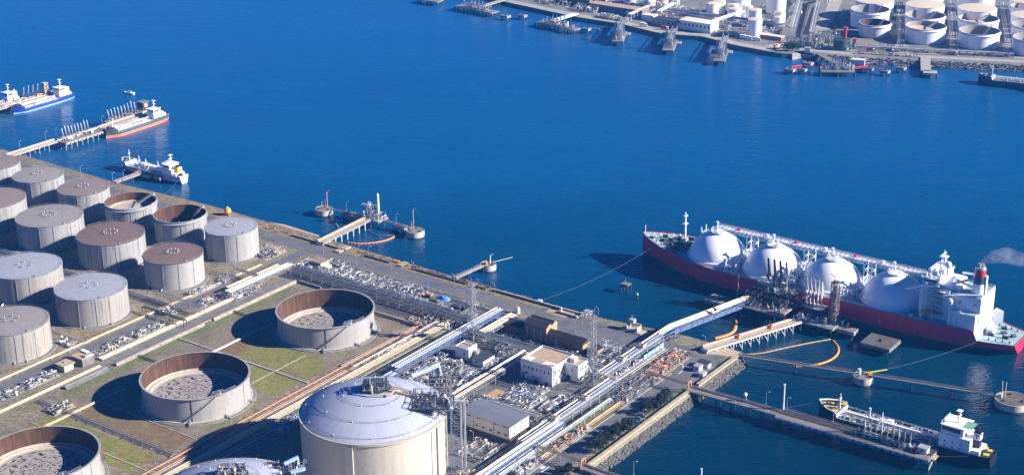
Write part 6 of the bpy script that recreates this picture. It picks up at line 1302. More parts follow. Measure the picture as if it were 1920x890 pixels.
# funnel smoke
sm=bpy.data.materials.new('smoke'); sm.use_nodes=True; n=sm.node_tree.nodes; l=sm.node_tree.links; n.remove(n['Principled BSDF'])
pv=n.new('ShaderNodeVolumePrincipled'); pv.inputs['Color'].default_value=(.9,.93,1,1); tc=n.new('ShaderNodeNewGeometry').outputs['Position']
nz=noise(n,l,tc,.16,5,.65,.4,.66); mm=n.new('ShaderNodeMath'); mm.operation='MULTIPLY'; mm.inputs[1].default_value=.065; l.new(nz,mm.inputs[0]); l.new(mm.outputs[0],pv.inputs['Density']); l.new(pv.outputs[0],n['Material Output'].inputs['Volume'])
fp=SHF.w((fx*0-52,2.5,49)); sb=B().pipe([(fp.x,fp.y,47.6),(fp.x+2,fp.y+.5,49.5),(fp.x+7,fp.y+1.5,52),(fp.x+14,fp.y+2,53),(fp.x+22,fp.y+1,51),(fp.x+30,fp.y,47)],[1,2.2,4,5,4.4,1.4],12)
solo('smoke',None,None,sb,sm,fr=WORLD,kind='stuff')

# ------------------------------------------------------------------ jetties
PILE = mk('pile_dark', (.05,.055,.06), .8, var=.4); PIER_TOP = mk('pier_top', (.20,.175,.155), .85, var=.25, scale=.4); PIER_TAN = mk('pier_tan', (.46,.36,.27), .8, var=.2); PIER_SIDE = mk('pier_side', (.28,.27,.255), .8, var=.3)
fender_blue = mk('fender_blue', (.14,.26,.40), .6, var=.3)
def pier(label, pts, width, z, step=8, top=PIER_TOP, name='jetty', cat='jetty', group='jetties of the near terminal', thick=.9, pile=PILE, pipes=(), rail_=True, fender=None, fr=SITE, side=None, pile_r=.4, cross=False):
    pts=[Vector((p[0],p[1],0)) for p in pts]; t=thing(name,label,cat,(pts[0].x,pts[0].y,0),fr,group)
    for a,c in zip(pts,pts[1:]):
        d=(c-a); L=d.length; d.normalize(); s=Vector((-d.y,d.x,0)); h_=width/2
        def q(k,o,zz): p=a+d*k+s*o; return (p.x,p.y,zz)
        poly=[q(0,-h_,0),q(L,-h_,0),q(L,h_,0),q(0,h_,0)]
        part(t,'deck',B().prism([x[:2] for x in poly],z-thick,z),side or PIER_SIDE); part(t,'deck_surface',B().sheet([q(.1,-h_+.15,0)[:2],q(L-.1,-h_+.15,0)[:2],q(L-.1,h_-.15,0)[:2],q(.1,h_-.15,0)[:2]],z+.012),top)
        n_=max(1,int(L/step)); pb=None
        for i in range(n_+1):
            k=L*i/n_; b=B()
            for o in ((-h_+.6,h_-.6) if width<9 else (-h_+.6,0,h_-.6)): x=q(k,o,0); b.cyl(x[0],x[1],-3,z-thick,pile_r,n=7)
            b.beam(q(k,-h_+.2,z-thick-.4),q(k,h_-.2,z-thick-.4),.7)
            if cross: b.beam(q(k,-h_+.6,.5),q(k,h_-.6,z-thick-.5),.25)
            part(t,'pile_bent',b,pile)
        if rail_:
            for o in (-h_+.1,h_-.1): part(t,'railing',B().rail([q(0,o,z),q(L,o,z)],1.0,.05,3),galv)
        for o,zz,rr,m_ in pipes: part(t,'pipe',B().pipe([q(0,o,z+zz),q(L,o,z+zz)],rr,7),m_,smooth=40)
        if fender:
            for i in range(int(L/4)): x=q(2+i*4,fender[0],0); part(t,'fender',B().cbox(x[0],x[1],z-1.6,2.6,.5,1.3,math.atan2(d.y,d.x)),fender[1])
    return t
def post(t,u,v,z,h,m_=None,r_=.3,name='post',lampish=False):
    b=B().cyl(u,v,z,z+h,r_,r_*.75,8)
    part(t,name,b,m_ or white_paint)
def drum_dolphin(u,v,R,z,label,masts=(),top=PIER_TOP):
    t=thing('mooring_dolphin',label,'dolphin',(u,v,0),SITE,'round concrete mooring dolphins'); b=B().lathe([(R*.94,-2),(R,.6),(R,z)],28,(u,v)); part(t,'drum',b,mk('dolphin_side',(.50,.47,.40),.8,var=.25) if 'dolphin_side' not in bpy.data.materials else bpy.data.materials['dolphin_side'],smooth=40); part(t,'top',B().lathe([(R*.93,z+.02),(.01,z+.05)],28,(u,v),caps=(False,False)),top); part(t,'kerb',B().lathe([(R,z),(R,z+.3),(R*.95,z+.3),(R*.95,z)],28,(u,v),caps=(False,False)),concrete); part(t,'waterline',B().lathe([(R*1.01,-.5),(R*1.01,1.0)],28,(u,v),caps=(False,False)),steel_dark)
    for k in range(3): a=k*2.1; part(t,'hook',B().cbox(u+R*.6*math.cos(a),v+R*.6*math.sin(a),z,1.2,.8,.9,a),steel_dark)
    for du,dv,h_,m_ in masts: part(t,'mast',B().cyl(u+du,v+dv,z,z+h_,.42,.3,8).cyl(u+du,v+dv,z+h_*.86,z+h_,.55,.4,8).beam((u+du,v+dv,z+h_),(u+du+2.2,v+dv+.4,z+h_+.4),.4),m_)
    return t
def square_dolphin(u,v,su,sv,z,label,rot=0,ma=PIER_SIDE,piles=True,group='square concrete dolphins',fr=SITE,topm=None):
    t=thing('berthing_dolphin',label,'dolphin',(u,v,0),fr,group); part(t,'cap',B().cbox(u,v,z-2.2,su,sv,2.2,rot),ma); part(t,'top',B().cbox(u,v,z,su*.94,sv*.94,.05,rot),topm or PIER_TOP)
    b=B()
    for a in (-1,1):
        for c in (-1,1): b.cyl(u+a*su*.36,v+c*sv*.36,-3,z-2.2,.55,n=7)
    part(t,'piles',b,PILE); part(t,'hook',B().cbox(u,v,z+.05,1.6,1.1,1.1),steel_dark)
    return t
def boom(label,pts,r_,ma,group='orange oil booms'):
    sm_=[]; P_=[Vector((p[0],p[1],.25)) for p in pts]
    for i in range(len(P_)-1):
        p0=P_[max(0,i-1)];p1=P_[i];p2=P_[i+1];p3=P_[min(len(P_)-1,i+2)]
        for k in range(8):
            s=k/8; sm_.append(.5*((2*p1)+(p2-p0)*s+(2*p0-5*p1+4*p2-p3)*s*s+(3*p1-p0-3*p2+p3)*s**3))
    sm_.append(P_[-1]); t=thing('oil_boom',label,'boom',(P_[0].x,P_[0].y,0),SITE,group)
    part(t,'float',B().pipe(sm_,[r_*.72*(1 if i%2 else .7) for i in range(len(sm_))],6),ma)
    part(t,'skirt',B().pipe([q-Vector((0,0,.3)) for q in sm_],r_*.5,4),steel_dark); return t
def arm(t,u,v,z,h,ma,du,dv,r_=.42):
    """marine loading arm: riser, raised inner arm, hanging outer arm, counterweight"""
    a=part(t,'loading_arm',B().cyl(u,v,z,z+h*.45,r_*1.1,n=8).pipe([(u,v,z+h*.4),(u-du*.08*h,v-dv*.08*h,z+h),(u+du*.1*h,v+dv*.1*h,z+h*.42),(u+du*.16*h,v+dv*.16*h,z+h*.3)],r_*.8,7),ma)
    part(t,'counterweight',B().cbox(u-du*1.6,v-dv*1.6,z+h*.36,1.3,1.3,1.6),steel_dark if ma is not pipe_white else steel_light,a); part(t,'base',B().cbox(u,v,z,1.5,1.5,.6),concrete,a)
# --- gas berth: bridge, platforms, arms
t=thing('pipe_bridge','blue truss bridge carrying thick cream pipes to the gas berth','bridge',(40,96,0),SITE)
A_=Vector((40.3,88,0)); B__=Vector((41.2,100,0)); C_=Vector((58,164,0))
def off(p,d,o,z): s=Vector((-d.y,d.x,0)).normalized(); q=p+s*o; return (q.x,q.y,z)
d1=(B__-A_).normalized(); d2=(C_-B__).normalized()
for o,z,rr,m_ in ((2.0,10.7,.62,pipe_cream),(.6,10.6,.6,pipe_cream),(-.6,10.3,.36,pipe_silver),(-1.6,10.2,.3,pipe_grey)): part(t,'pipe',B().pipe([off(A_,d1,o,z),off(B__,(d1+d2),o,z+.6),off(C_-d2*4,d2,o,z+.6),off(C_+d2*2,d2,o,z-.6)],rr,8),m_,smooth=40)
part(t,'expansion_loop',B().pipe([off(B__+d2*30,d2,2.2,11.6),off(B__+d2*31,d2,-2.8,11.6),off(B__+d2*36,d2,-2.8,11.6),off(B__+d2*37,d2,2.2,11.6)],.6,8),pipe_cream,smooth=40)
b=B(); L=(C_-B__).length; n_=14
for s in (2.8,-2.8):
    for z in (7.3,9.9): b.beam(off(B__,d2,s,z),off(C_,d2,s,z),.42)
    for i in range(n_+1):
        p=B__+d2*(L*i/n_); b.beam(off(p,d2,s,7.3),off(p,d2,s,9.9),.28)
        if i<n_: q=B__+d2*(L*(i+1)/n_); b.beam(off(p,d2,s,7.3 if i%2 else 9.9),off(q,d2,s,9.9 if i%2 else 7.3),.26)
for i in range(n_+1): p=B__+d2*(L*i/n_); b.beam(off(p,d2,-2.8,7.3),off(p,d2,2.8,7.3),.3); b.beam(off(p,d2,-2.8,9.9),off(p,d2,2.8,9.9),.3)
part(t,'truss',b,blue_steel); part(t,'walkway',B().beam(off(B__,d2,-1.2,7.6),off(C_,d2,-1.2,7.6),2.6,.15),steel_light)
b=B()
for k in (0,): 
    for s in (2.6,-2.6): b.beam(off(B__,d2,s,LAND-2),off(B__,d2,s,7.3),.6); b.beam(off(B__,d2,s,LAND),off(B__,d2,-s,7.1),.3)
part(t,'tower_leg',b,blue_steel)
part(t,'approach_truss',B().beam(off(A_,d1,2.6,9.4),off(B__,d1,2.6,9.4),.4).beam(off(A_,d1,-2.6,9.4),off(B__,d1,-2.6,9.4),.4).beam(off(A_,d1,2.6,6.6),off(B__,d1,2.6,9.4),.4).beam(off(A_,d1,-2.6,6.6),off(B__,d1,-2.6,9.4),.4),blue_steel)
GB='platforms of the gas berth'
t=thing('loading_platform','dark many piped loading platform between blue bridge and red ship','platform',(68,165,0),SITE,GB); r=random.Random(31)
part(t,'deck',B().box(53,84,155,177,7.2,8.2),PIER_SIDE); part(t,'deck_surface',B().box(53.3,83.7,155.3,176.7,8.2,8.23),PIER_TOP)
for i in range(5):
    for j in range(4): part(t,'pile',B().cyl(55+i*6.8,157+j*6,-3,7.2,.6,n=8),PILE)
part(t,'brace',B().beam((84,155.4,7),(78,155.4,0),.4).beam((53,155.4,7),(60,155.4,0),.4).beam((84,156,7.6),(84,163,1),.4),blue_steel)
part(t,'upper_frame',steelwork(B(),55,82,164,180,8.2,14,[11,14],4.5,.35),steel_dark); part(t,'upper_deck',B().box(55,82,170,180.5,13.9,14.1),steel_dark)
clutter_parts(t,55,82,157,170,8.2,90,r,[steel_dark,steel_grey,steel_dark,pipe_grey,steel_dark,tower_steel],4.5); clutter_parts(t,56,81,170.5,180,14.1,60,r,[steel_dark,steel_dark,steel_grey,steel_light],3.5)
for k,u in enumerate((63,67,71,75)): arm(t,u,178,14.1,19,steel_dark if k<3 else steel_grey,0,1,.6)
part(t,'tan_ramp',B().add([(84,174,12),(90,184,14),(91.5,183,14),(85.5,173,12)],[(0,1,2,3)]),PIER_TAN)
t=thing('loading_platform','platform with five tall white loading arms beside the red ship','platform',(96,170,0),SITE,GB); r=random.Random(32)
part(t,'deck',B().box(88,115,160,178,4.6,5.6),PIER_SIDE); part(t,'upper_deck',B().box(88,102,172,181,9.6,9.9),steel_grey); part(t,'frame',steelwork(B(),88,102,172,181,5.6,9.6,[9.6],4.5,.35),steel_dark)
for i in range(4):
    for j in range(3): part(t,'pile',B().cyl(90+i*7.6,162+j*7,-3,4.6,.6,n=8),PILE)
clutter_parts(t,89,114,161,177,5.6,60,r,[steel_dark,steel_dark,steel_grey,pipe_grey],3.5)
for k in range(5): arm(t,88.6+k*2.5,178,9.9,18,pipe_white,0,1,.55)
for k in range(5): part(t,'arm_pipe',B().pipe([(89.2+k*2.5,176.5,9.9),(89.2+k*2.5,176.2,26)],.4,7),pipe_white,smooth=40)
part(t,'railing',B().rail([(88,160,5.6),(115,160,5.6),(115,178,5.6)]),blue_steel)
t=thing('gangway_tower','rusty lattice gangway tower in front of the third white dome','tower',(111,169,0),SITE,GB); part(t,'tower',B().lattice(111,169,5.6,32,4.2,3.6,9,.4,.26),mk('tower_rust',(.20,.15,.12),.7,var=.4)); part(t,'platform',B().cbox(111,169,24,5,5,.3).cbox(111,169,14,5,5,.3).cbox(111,169,31.5,4.4,4.4,.3),steel_dark); part(t,'stair_core',B().cbox(111,169,5.6,2,2,24),steel_grey); part(t,'top_jib',B().beam((111,169,32),(110,169,35),.4).beam((110,169,35),(107,170,36),.3),pipe_red)
t=thing('fire_monitor','rust brown hooked post left of the dark loading platform','post',(46,171,0),SITE); part(t,'post',B().cyl(46,171,0,19,.6,.45,8).pipe([(46,171,19),(46.4,171,20),(48.5,171,20.3)],.4,7),pipe_rust); part(t,'base',B().cbox(46,171,-2,3,3,6),PIER_SIDE)
square_dolphin(38,163,15,11,5,'big dark shaded dolphin left of the dark loading platform under the red bow')
square_dolphin(144,162.5,18,16,5,'big square dolphin nearest the stern half of the red hull',ma=concrete_d,topm=mk('ship_shaded_top',(.10,.088,.075),.9,var=.4,scale=.3))  # brown top darkened to carry part of the ship's shadow
square_dolphin(120,168,13,7,5,'narrow dolphin with orange bollard right of the rusty lattice tower'); t=thing('bollard_post','orange drum and white post on the narrow dolphin','bollard',(119,170,5.05)); part(t,'drum',B().cyl(120,170.6,5.05,7,.8,n=10),orange); part(t,'post',B().cyl(116.5,170,5.05,8,.5,n=8),white_paint)
pier('concrete trestle with white and red pipes leading from the road bend to the gas berth',[(67,93.5),(93,160)],6.2,6.2,6,PIER_TAN,pile=white_paint,pipes=((-2.2,1.1,.36,pipe_red),(-1.3,.9,.42,pipe_cream),(2.0,.5,.4,pipe_cream)) and ((2.3,1.1,.36,pipe_red),(1.4,.9,.45,pipe_cream),(2.9,.8,.2,pipe_white)),cross=True,side=white_paint,pile_r=.3)
for k,(u,v) in enumerate(((76,117),(85,140))): t=thing('lifebuoy_box','red box on the concrete trestle, %s the shore'%('nearer' if k==0 else 'farther from'),'box',(u,v,6.2)); part(t,'box',B().cbox(u,v,6.2,1.5,1.5,1.9),orange); part(t,'lid',B().cbox(u,v,8.1,1.7,1.7,.2),red_paint)
boom('wide orange boom strip passing under the blue bridge',[(56,151),(59,146),(63,136),(62.5,128),(59,120)],1.5,boom_m)
boom('thin tan boom line between concrete trestle and round fender loop',[(76,100),(81,109),(87,114),(92,120),(98,131),(107,146),(115,158)],.55,mk('boom_tan',(.50,.33,.16),.7))
boom('bright orange curved boom below the thin tan line',[(117,157),(123,151),(127,142),(127,131),(122,120),(114,113)],1.0,boom_m)
boom('bright orange boom arc below the round dolphin jetty',[(-222,114),(-214,117),(-207,124),(-203,133),(-203,143)],.9,boom_m)
boom('faded brown boom on the right of the round dolphin jetty',[(-226,140),(-219,137),(-212,138),(-204,143)],.5,mk('boom_brown',(.30,.23,.15),.8))
boom('faded brown boom on the left of the round dolphin jetty',[(-260,140),(-252,136),(-244,130),(-237,127)],.7,bpy.data.materials['boom_brown'])
# --- right: catwalks, dolphins, tanker jetty
pier('thin dark catwalk leading from the sea wall corner to two round dolphins',[(86,98.5),(150,115)],2.2,5.6,24,PIER_TOP,pile_r=.35,pipes=((.7,.7,.2,steel_grey),),thick=.7,side=steel_grey)
pier('thin dark catwalk between the two round dolphins in the lower right',[(159,117.5),(222,132.6)],2.2,5.6,21,PIER_TOP,pile_r=.35,pipes=((.7,.7,.2,steel_grey),),thick=.7,side=steel_grey)
dd=drum_dolphin(154.5,116,5.6,4.6,'small round dolphin with white box and yellow hose on the catwalk'); part(dd,'cabinet',B().cbox(151.5,117,4.6,1.4,1.4,3),white_paint); part(dd,'hose_rack',B().beam((155,118,5.6),(164,126,7),.7,.5),mk('hose_yellow',(.70,.75,.10),.5)); part(dd,'hose_box',B().cbox(157,119,4.6,2.4,1.2,1.4,.7),orange)
dd=drum_dolphin(231.5,135,9,4.6,'large round dolphin cut by the right edge at the catwalk end',(),mk('dark_brown_top',(.12,.095,.08),.9,var=.35,scale=.3)); part(dd,'cabinet',B().cbox(225.5,134,4.6,1.8,1.4,2),white_paint); part(dd,'post',B().beam((226,135,4.6),(225,136,13),.4),mk('post_tan',(.55,.45,.25),.6)); part(dd,'post',B().beam((227.4,135,4.6),(227.2,136,13),.4),bpy.data.materials['post_tan'])  # darker brown top than the other round dolphins
pier('long dark approach jetty from the road gantry to the near tanker berth',[(85,45.5),(138,47)],6,6,8,PIER_TOP,pipes=((2.0,.6,.3,pipe_rust),(1.2,.5,.22,pipe_grey)),side=steel_grey)
jt=pier('long narrow tanker berth beside the black tanker',[(138,47.5),(222,49.2)],11,6,7,PIER_TOP,pipes=((3.4,.5,.3,steel_dark),(2.4,.5,.24,pipe_grey),(0,.5,.3,steel_dark)),side=PIER_SIDE,fender=(-5.7,fender_blue)); r=random.Random(33)
clutter_parts(jt,180,216,47,54,6,70,r,[steel_dark,steel_grey,pipe_grey,pipe_silver],2.6)
for k in range(9): 
    u=184+k*3.1; arm(jt,u,52,6,9.5,steel_light if k%3 else white_paint,0,1,.3); part(jt,'hose_bend',B().pipe([(u,50.5,6),(u+.2,50,8),(u+.8,49.6,8.8),(u+1.6,49.2,7.8),(u+1.8,49,6)],.28,7),white_paint,smooth=40)
for u,v,h_,lab in ((138.6,51,15,'tall white mast at the shore end of the tanker berth'),(186.5,51.5,15,'tall white mast in the middle of the tanker berth')): t=thing('white_mast',lab,'mast',(u,v,6),SITE,'white masts on the tanker berth'); part(t,'pole',B().cyl(u,v,6,6+h_,.5,.38,10),white_paint); part(t,'cap',B().cyl(u,v,6+h_,6.3+h_,.6,n=10),white_paint)
t=thing('jetty_hut','small white hut with tan end at the tip of the tanker berth','hut',(217,50,6)); part(t,'wall',B().box(214.5,219,48.5,52,6,9),white_paint); part(t,'roof',B().box(214,219.5,48,52.5,9,9.3),steel_light); part(t,'end_wall',B().box(219,219.1,48.6,51.9,6,8.9),cream_wall); part(t,'window',B().box(215.4,217.6,48.44,48.5,7.2,8.3),window_m)
t=thing('jetty_landing','tan landing stage with a slanted pile beyond the white hut','platform',(222,49,4)); part(t,'floor',B().box(219.5,224,46.5,52,5.2,5.7),PIER_TAN); part(t,'pile',B().beam((223,46.5,5),(221.5,44.5,-2),.5),white_paint)
for px_,py_,lab in ((1436,757,'lamp on the approach jetty nearest the tall white mast'),(1475,768,'small lamp beside the tall white mast on the tanker berth'),(1742,838,'lamp near the white hut on the tanker berth'),(1562,790,'lamp on the tanker berth at the bow of the black tanker')): put_lamp(px_,py_,lab,GA,6,'lamps on the tanker berth',.8)
t=thing('searchlight','white searchlight on a bent post on the approach jetty','lamp',(117,48.5,6)); part(t,'post',B().beam((118.5,48.5,6),(117.5,48.5,9.4),.35),galv); part(t,'lamp_head',B().ball((117.3,48.5,10.2),1.1,10,6),white_paint,smooth=True)
t=thing('gantry_leg','white rusty pipe portal at the landing of the upper catwalk','portal',(85.3,45,LAND)); part(t,'leg',B().box(84.8,85.4,43.2,43.8,LAND,LAND+6.2).box(84.8,85.4,46.4,47,LAND,LAND+6.2),pipe_red); part(t,'beam',B().box(84.8,85.4,43.8,46.4,LAND+5.6,LAND+6.2),pipe_red)
t=thing('gantry_leg','white rusty pipe portal at the landing by the bottom edge','portal',(85.3,-58,LAND)); part(t,'leg',B().box(84.8,85.4,-61,-60.4,LAND,LAND+6.2).box(84.8,85.4,-57.6,-57,LAND,LAND+6.2),pipe_red); part(t,'beam',B().box(84.8,85.4,-60.4,-57.6,LAND+5.6,LAND+6.2),pipe_red)
pier('catwalk jetty leaving the sea wall at the bottom edge',[(85,-59),(150,-60)],5,6,9,PIER_TOP,pipes=((1.6,.6,.3,pipe_rust),(.8,.5,.22,pipe_grey)),side=PIER_SIDE)
put_lamp(1188,888,'lamp on the catwalk jetty at the bottom edge',GA,6,'lamps on the tanker berth',.8)
t=thing('white_mast','top of a white mast poking in at the bottom edge left of the lamp','mast',(150,-49,2),SITE,'white masts on the tanker berth'); q=site(1315,886,12); part(t,'pole',B().cyl(q[0],q[1],0,14,.4,n=8),white_paint); part(t,'cap',B().cyl(q[0],q[1],14,14.4,.5,n=8),white_paint)
# --- middle: single jetty, T jetty, old piles
pier('small single jetty with pale deck leading to one round dolphin',[(-117,98),(-115,124)],2.6,5,13,concrete,pile_r=.4,thick=.8)
dd=drum_dolphin(-114.2,129.5,5.2,4.4,'small round dolphin with orange gear and thin boom at the single jetty',((.5,1.5,6,white_paint),)); part(dd,'boom',B().beam((-112,132,5.4),(-105,144,6.4),.5),concrete); part(dd,'gear',B().cbox(-115,128,4.4,2,1.4,1.6),orange)
t=thing('old_piles','dark old pile cluster with cross beams left of the red bow','piles',(-21.5,150,0)); 
b=B()
for a in (-1,1):
    for c in (-1,1): b.cyl(-21.5+a*2.4,150+c*1.8,-3,5.4,.45,n=7)
b.beam((-24,148.2,4),(-19,148.2,5),.5).beam((-24,148.2,5),(-19,148.2,3),.35); part(t,'piles',b,PILE); part(t,'cap',B().cbox(-21.5,150,5.2,5.6,4.4,.6),concrete_d); part(t,'lamp',B().cyl(-22.5,151,5.8,8.5,.18,n=6),galv)
t=thing('beacon','short yellow beacon pile standing in the water left of the red bow','beacon',(-9.3,143.8,0)); part(t,'pile',B().cyl(-9.3,143.8,-2,3,.6,n=8),PILE); part(t,'top',B().cyl(-9.3,143.8,3,4.2,.7,n=8),mk('beacon_yellow',(.6,.5,.15),.6))
JT='parts of the round dolphin jetty'
pier('tan trestle of the round dolphin jetty with two long pipes',[(-228,93),(-231,145)],7,6,6,PIER_TAN,pipes=((2.2,.8,.35,pipe_tan),(1.2,.7,.4,pipe_tan),(-2.6,.6,.3,steel_grey)),pile=white_paint,side=PIER_SIDE,pile_r=.32)
t=thing('loading_platform','small loading platform with white column in the middle of the round dolphin jetty','platform',(-230,150,0),SITE,JT); r=random.Random(35)
part(t,'deck',B().box(-238,-221,145,156,4.8,5.8),PIER_SIDE)
for i in range(3):
    for j in range(2): part(t,'pile',B().cyl(-236+i*6.6,147+j*7,-3,4.8,.5,n=7),PILE)
part(t,'frame',steelwork(B(),-237,-230,148,155,5.8,13,[9,13],3.5,.35),steel_grey); clutter_parts(t,-237,-222,146,155,5.8,40,r,[steel_dark,steel_grey,pipe_silver,white_paint],4); clutter_parts(t,-237,-231,148,154,13,14,r,[white_paint,steel_light],2.5)
part(t,'column',B().cyl(-227.5,153,5.8,22,1.0,.85,10).cyl(-227.5,153,22,23,.6,n=8),white_paint,smooth=40); part(t,'gangway',B().beam((-234,152,13.5),(-243,154,11.5),1.8,1.2),white_paint)
drum_dolphin(-272.5,146,6.2,4.6,'round dolphin with rusty mast at the left end of the jetty',((1.5,2,13,mk('mast_rust',(.45,.25,.20),.6)),(-1,-1,6,galv)))
drum_dolphin(-191.5,149.5,6.2,4.6,'round dolphin with rusty mast at the right end of the jetty',((-2.5,1,15,bpy.data.materials['mast_rust']),(-3.5,0,6,galv)))
for u,v,su,lab in ((-252.5,150,9,'oval concrete slab dolphin left of the white column'),(-243.5,149,8,'low slab dolphin beside the white column platform'),(-206,151,9,'grey slab dolphin between white column and right round dolphin')): square_dolphin(u,v,su,5.5,4.6,lab); 
pier('thin walkway to the left round dolphin',[(-266.5,147),(-238,150.5)],1.4,5.2,14,PIER_TOP,pile_r=.3,thick=.5,side=steel_grey); pier('thin walkway to the right round dolphin',[(-221,151),(-197,150)],1.4,5.2,12,PIER_TOP,pile_r=.3,thick=.5,side=steel_grey)
for px_,py_,lab in ((610,390,'lamp on the left round dolphin'),(650,395,'lamp on the oval slab dolphin'),(743,418,'lamp on the grey slab dolphin'),(645,440,'first lamp along the tan trestle'),(681,422,'last lamp along the tan trestle')): put_lamp(px_,py_,lab,GA,5.5,'lamps on the round dolphin jetty',.75)
# --- left jetties
pier('small jetty with gangway to the white gas tanker',[(-440,100),(-440,124)],3.2,5,8,concrete,pile_r=.35,pipes=((1.0,.6,.3,pipe_rust),)); square_dolphin(-440,127,16,5,4.4,'platform between the small left jetty and the white gas tanker'); square_dolphin(-424,128.5,6,4,4.2,'small fender dolphin beside the white gas tanker stern')
for px_,py_,lab in ((212,343,'left lamp on the small jetty of the white gas tanker'),(232,338,'right lamp on the small jetty of the white gas tanker'),(152,330,'lamp on the shore near the small left jetty')): put_lamp(px_,py_,lab,GA,5,'lamps on the left jetties',.9)
pier('long tan approach jetty in the upper left, shore section',[(-556,92),(-556,139)],7,6,9,PIER_TAN,pipes=((2.4,.8,.4,pipe_tan),(1.4,.7,.4,pipe_cream),(-2.8,.5,.3,pipe_grey)),pile=PIER_SIDE,side=concrete)
pier('narrow tan section of the upper left jetty beside the orange waterline tanker',[(-553,183),(-553,240)],8,6,9,PIER_TAN,pipes=((2.4,.8,.4,pipe_tan),(1.4,.7,.4,pipe_cream)),side=concrete)
lj=pier('wide pale piled section with thin loading arms on the upper left jetty',[(-550,139),(-550,183)],14,6,5,PIER_TOP,pipes=((4,.8,.5,pipe_tan),(3,.7,.4,pipe_cream),(2,.6,.4,pipe_tan)),pile=PIER_SIDE,side=concrete,fender=(-7,concrete)); r=random.Random(36)
clutter_parts(lj,-554,-546,142,180,6,50,r,[steel_grey,steel_dark,pipe_silver,white_paint],2.5)
for k in range(9): arm(lj,-551,143+k*3.2,6,r.uniform(9,11),galv,1,0,.17)
lj2=thing('arm_platform','dark platform with a row of tall thin loading arms behind the orange waterline tanker','platform',(-560,215,0),SITE,GB); part(lj2,'deck',B().box(-566,-557,196,242,4.8,5.8),PIER_SIDE); clutter_parts(lj2,-565,-558,198,240,5.8,50,r,[steel_grey,steel_dark,pipe_rust],3)
for k in range(6): part(lj2,'pile',B().cyl(-561,198+k*8,-3,4.8,.6,n=7),PILE)
for k in range(9): arm(lj2,-561,199+k*3.6,5.8,r.uniform(9,11.5),galv,1,0,.17)
t=thing('control_cabin','dark control cabin with yellow panel at the end of the upper left jetty','hut',(-560,236,5.8)); part(t,'wall',B().box(-564,-557,233,240,9,14),steel_dark); part(t,'panel',B().box(-556.95,-556.9,235,238,10,13),mk('panel_yellow',(.65,.6,.25),.5)); part(t,'legs',steelwork(B(),-563,-558,234,239,5.8,9,[9],5,.4),steel_grey); part(t,'roof',B().box(-564.3,-556.7,232.7,240.3,14,14.3),steel_grey)
for px_,py_,lab in ((38,285,'first lamp on the shore section of the upper left jetty'),(106,260,'lamp at the start of the wide pale section'),(86,267,'short lamp on the shore section of the upper left jetty'),(192,238,'lamp between wide pale section and orange waterline tanker')): put_lamp(px_,py_,lab,GA,6,'lamps on the left jetties',1.0)
l3=pier('tan jetty between the two tankers in the far left corner',[(-674,110),(-671,236)],9,5.4,8,PIER_TAN,pipes=((2.4,.8,.4,pipe_cream),(1.4,.7,.4,pipe_tan),(-2.6,.7,.4,pipe_cream)),side=concrete,pile=PIER_SIDE); clutter_parts(l3,-675,-669,170,225,5.4,50,r,[steel_grey,pipe_silver,pipe_tan,white_paint],2.5)
for k in range(4): arm(l3,-672,200+k*5,5.4,12,galv,-1,0,.3)
t=thing('jetty_tower','tan square tower on the far left jetty beside the bright blue tanker','tower',(-671,222,5.4)); part(t,'shaft',B().lattice(-671,222,5.4,16,4,3.6,3,.5,.4).cbox(-671,222,5.4,2.4,2.4,10),concrete_tan); part(t,'top',B().cbox(-671,222,16,4.4,4.4,.6),concrete)
t=thing('lifebuoy_box','red box on the far left jetty beside the tan tower','box',(-672,214,5.4)); part(t,'box',B().cbox(-672,214,5.4,2,2,3),orange); part(t,'lid',B().cbox(-672,214,8.4,2.2,2.2,.2),red_paint)
# --- mooring lines
def rope(label,pts,sag=2.5,r_=.1,zs=None):
    a=Vector(pts[0]);c=Vector(pts[1]); P_=[a.lerp(c,i/14)-Vector((0,0,sag*4*(i/14)*(1-i/14))) for i in range(15)]
    P_=[Vector((p.x,p.y,max(p.z,.15))) for p in P_]
    t=thing('mooring_line',label,'rope',(a.x,a.y,0),SITE,'mooring lines'); part(t,'rope',B().pipe(P_,r_*.55,4),rope_m); part(t,'eye',B().ball(P_[0],r_*1.6,6,4),rope_m)
def shp(x,y,z): return SITE.inv(SHF.w((x,y,z)))
rope('long mooring line from the red bow down to the white shore winch',[shp(160,10,15),(-50,99,LAND+1.5)],3,.16)
rope('mooring line from the red stern to the small round dolphin',[shp(-60,16,7.5),(157,119,6)],2,.16)
rope('pale line from the white gas tanker bow to the shore',[(-471,137,5),(-500,103,LAND)],3,.16); rope('pale line from the white gas tanker stern to the shore',[(-407,134,5),(-392,103,LAND)],2,.16)
rope('thin line from the black tanker stern to the landing stage',[(243,65,6.5),(223,50,6)],.6,.1); rope('thin line from the black tanker bow back to the tall white mast',[(150,67,8),(139,51,8)],.6,.1)
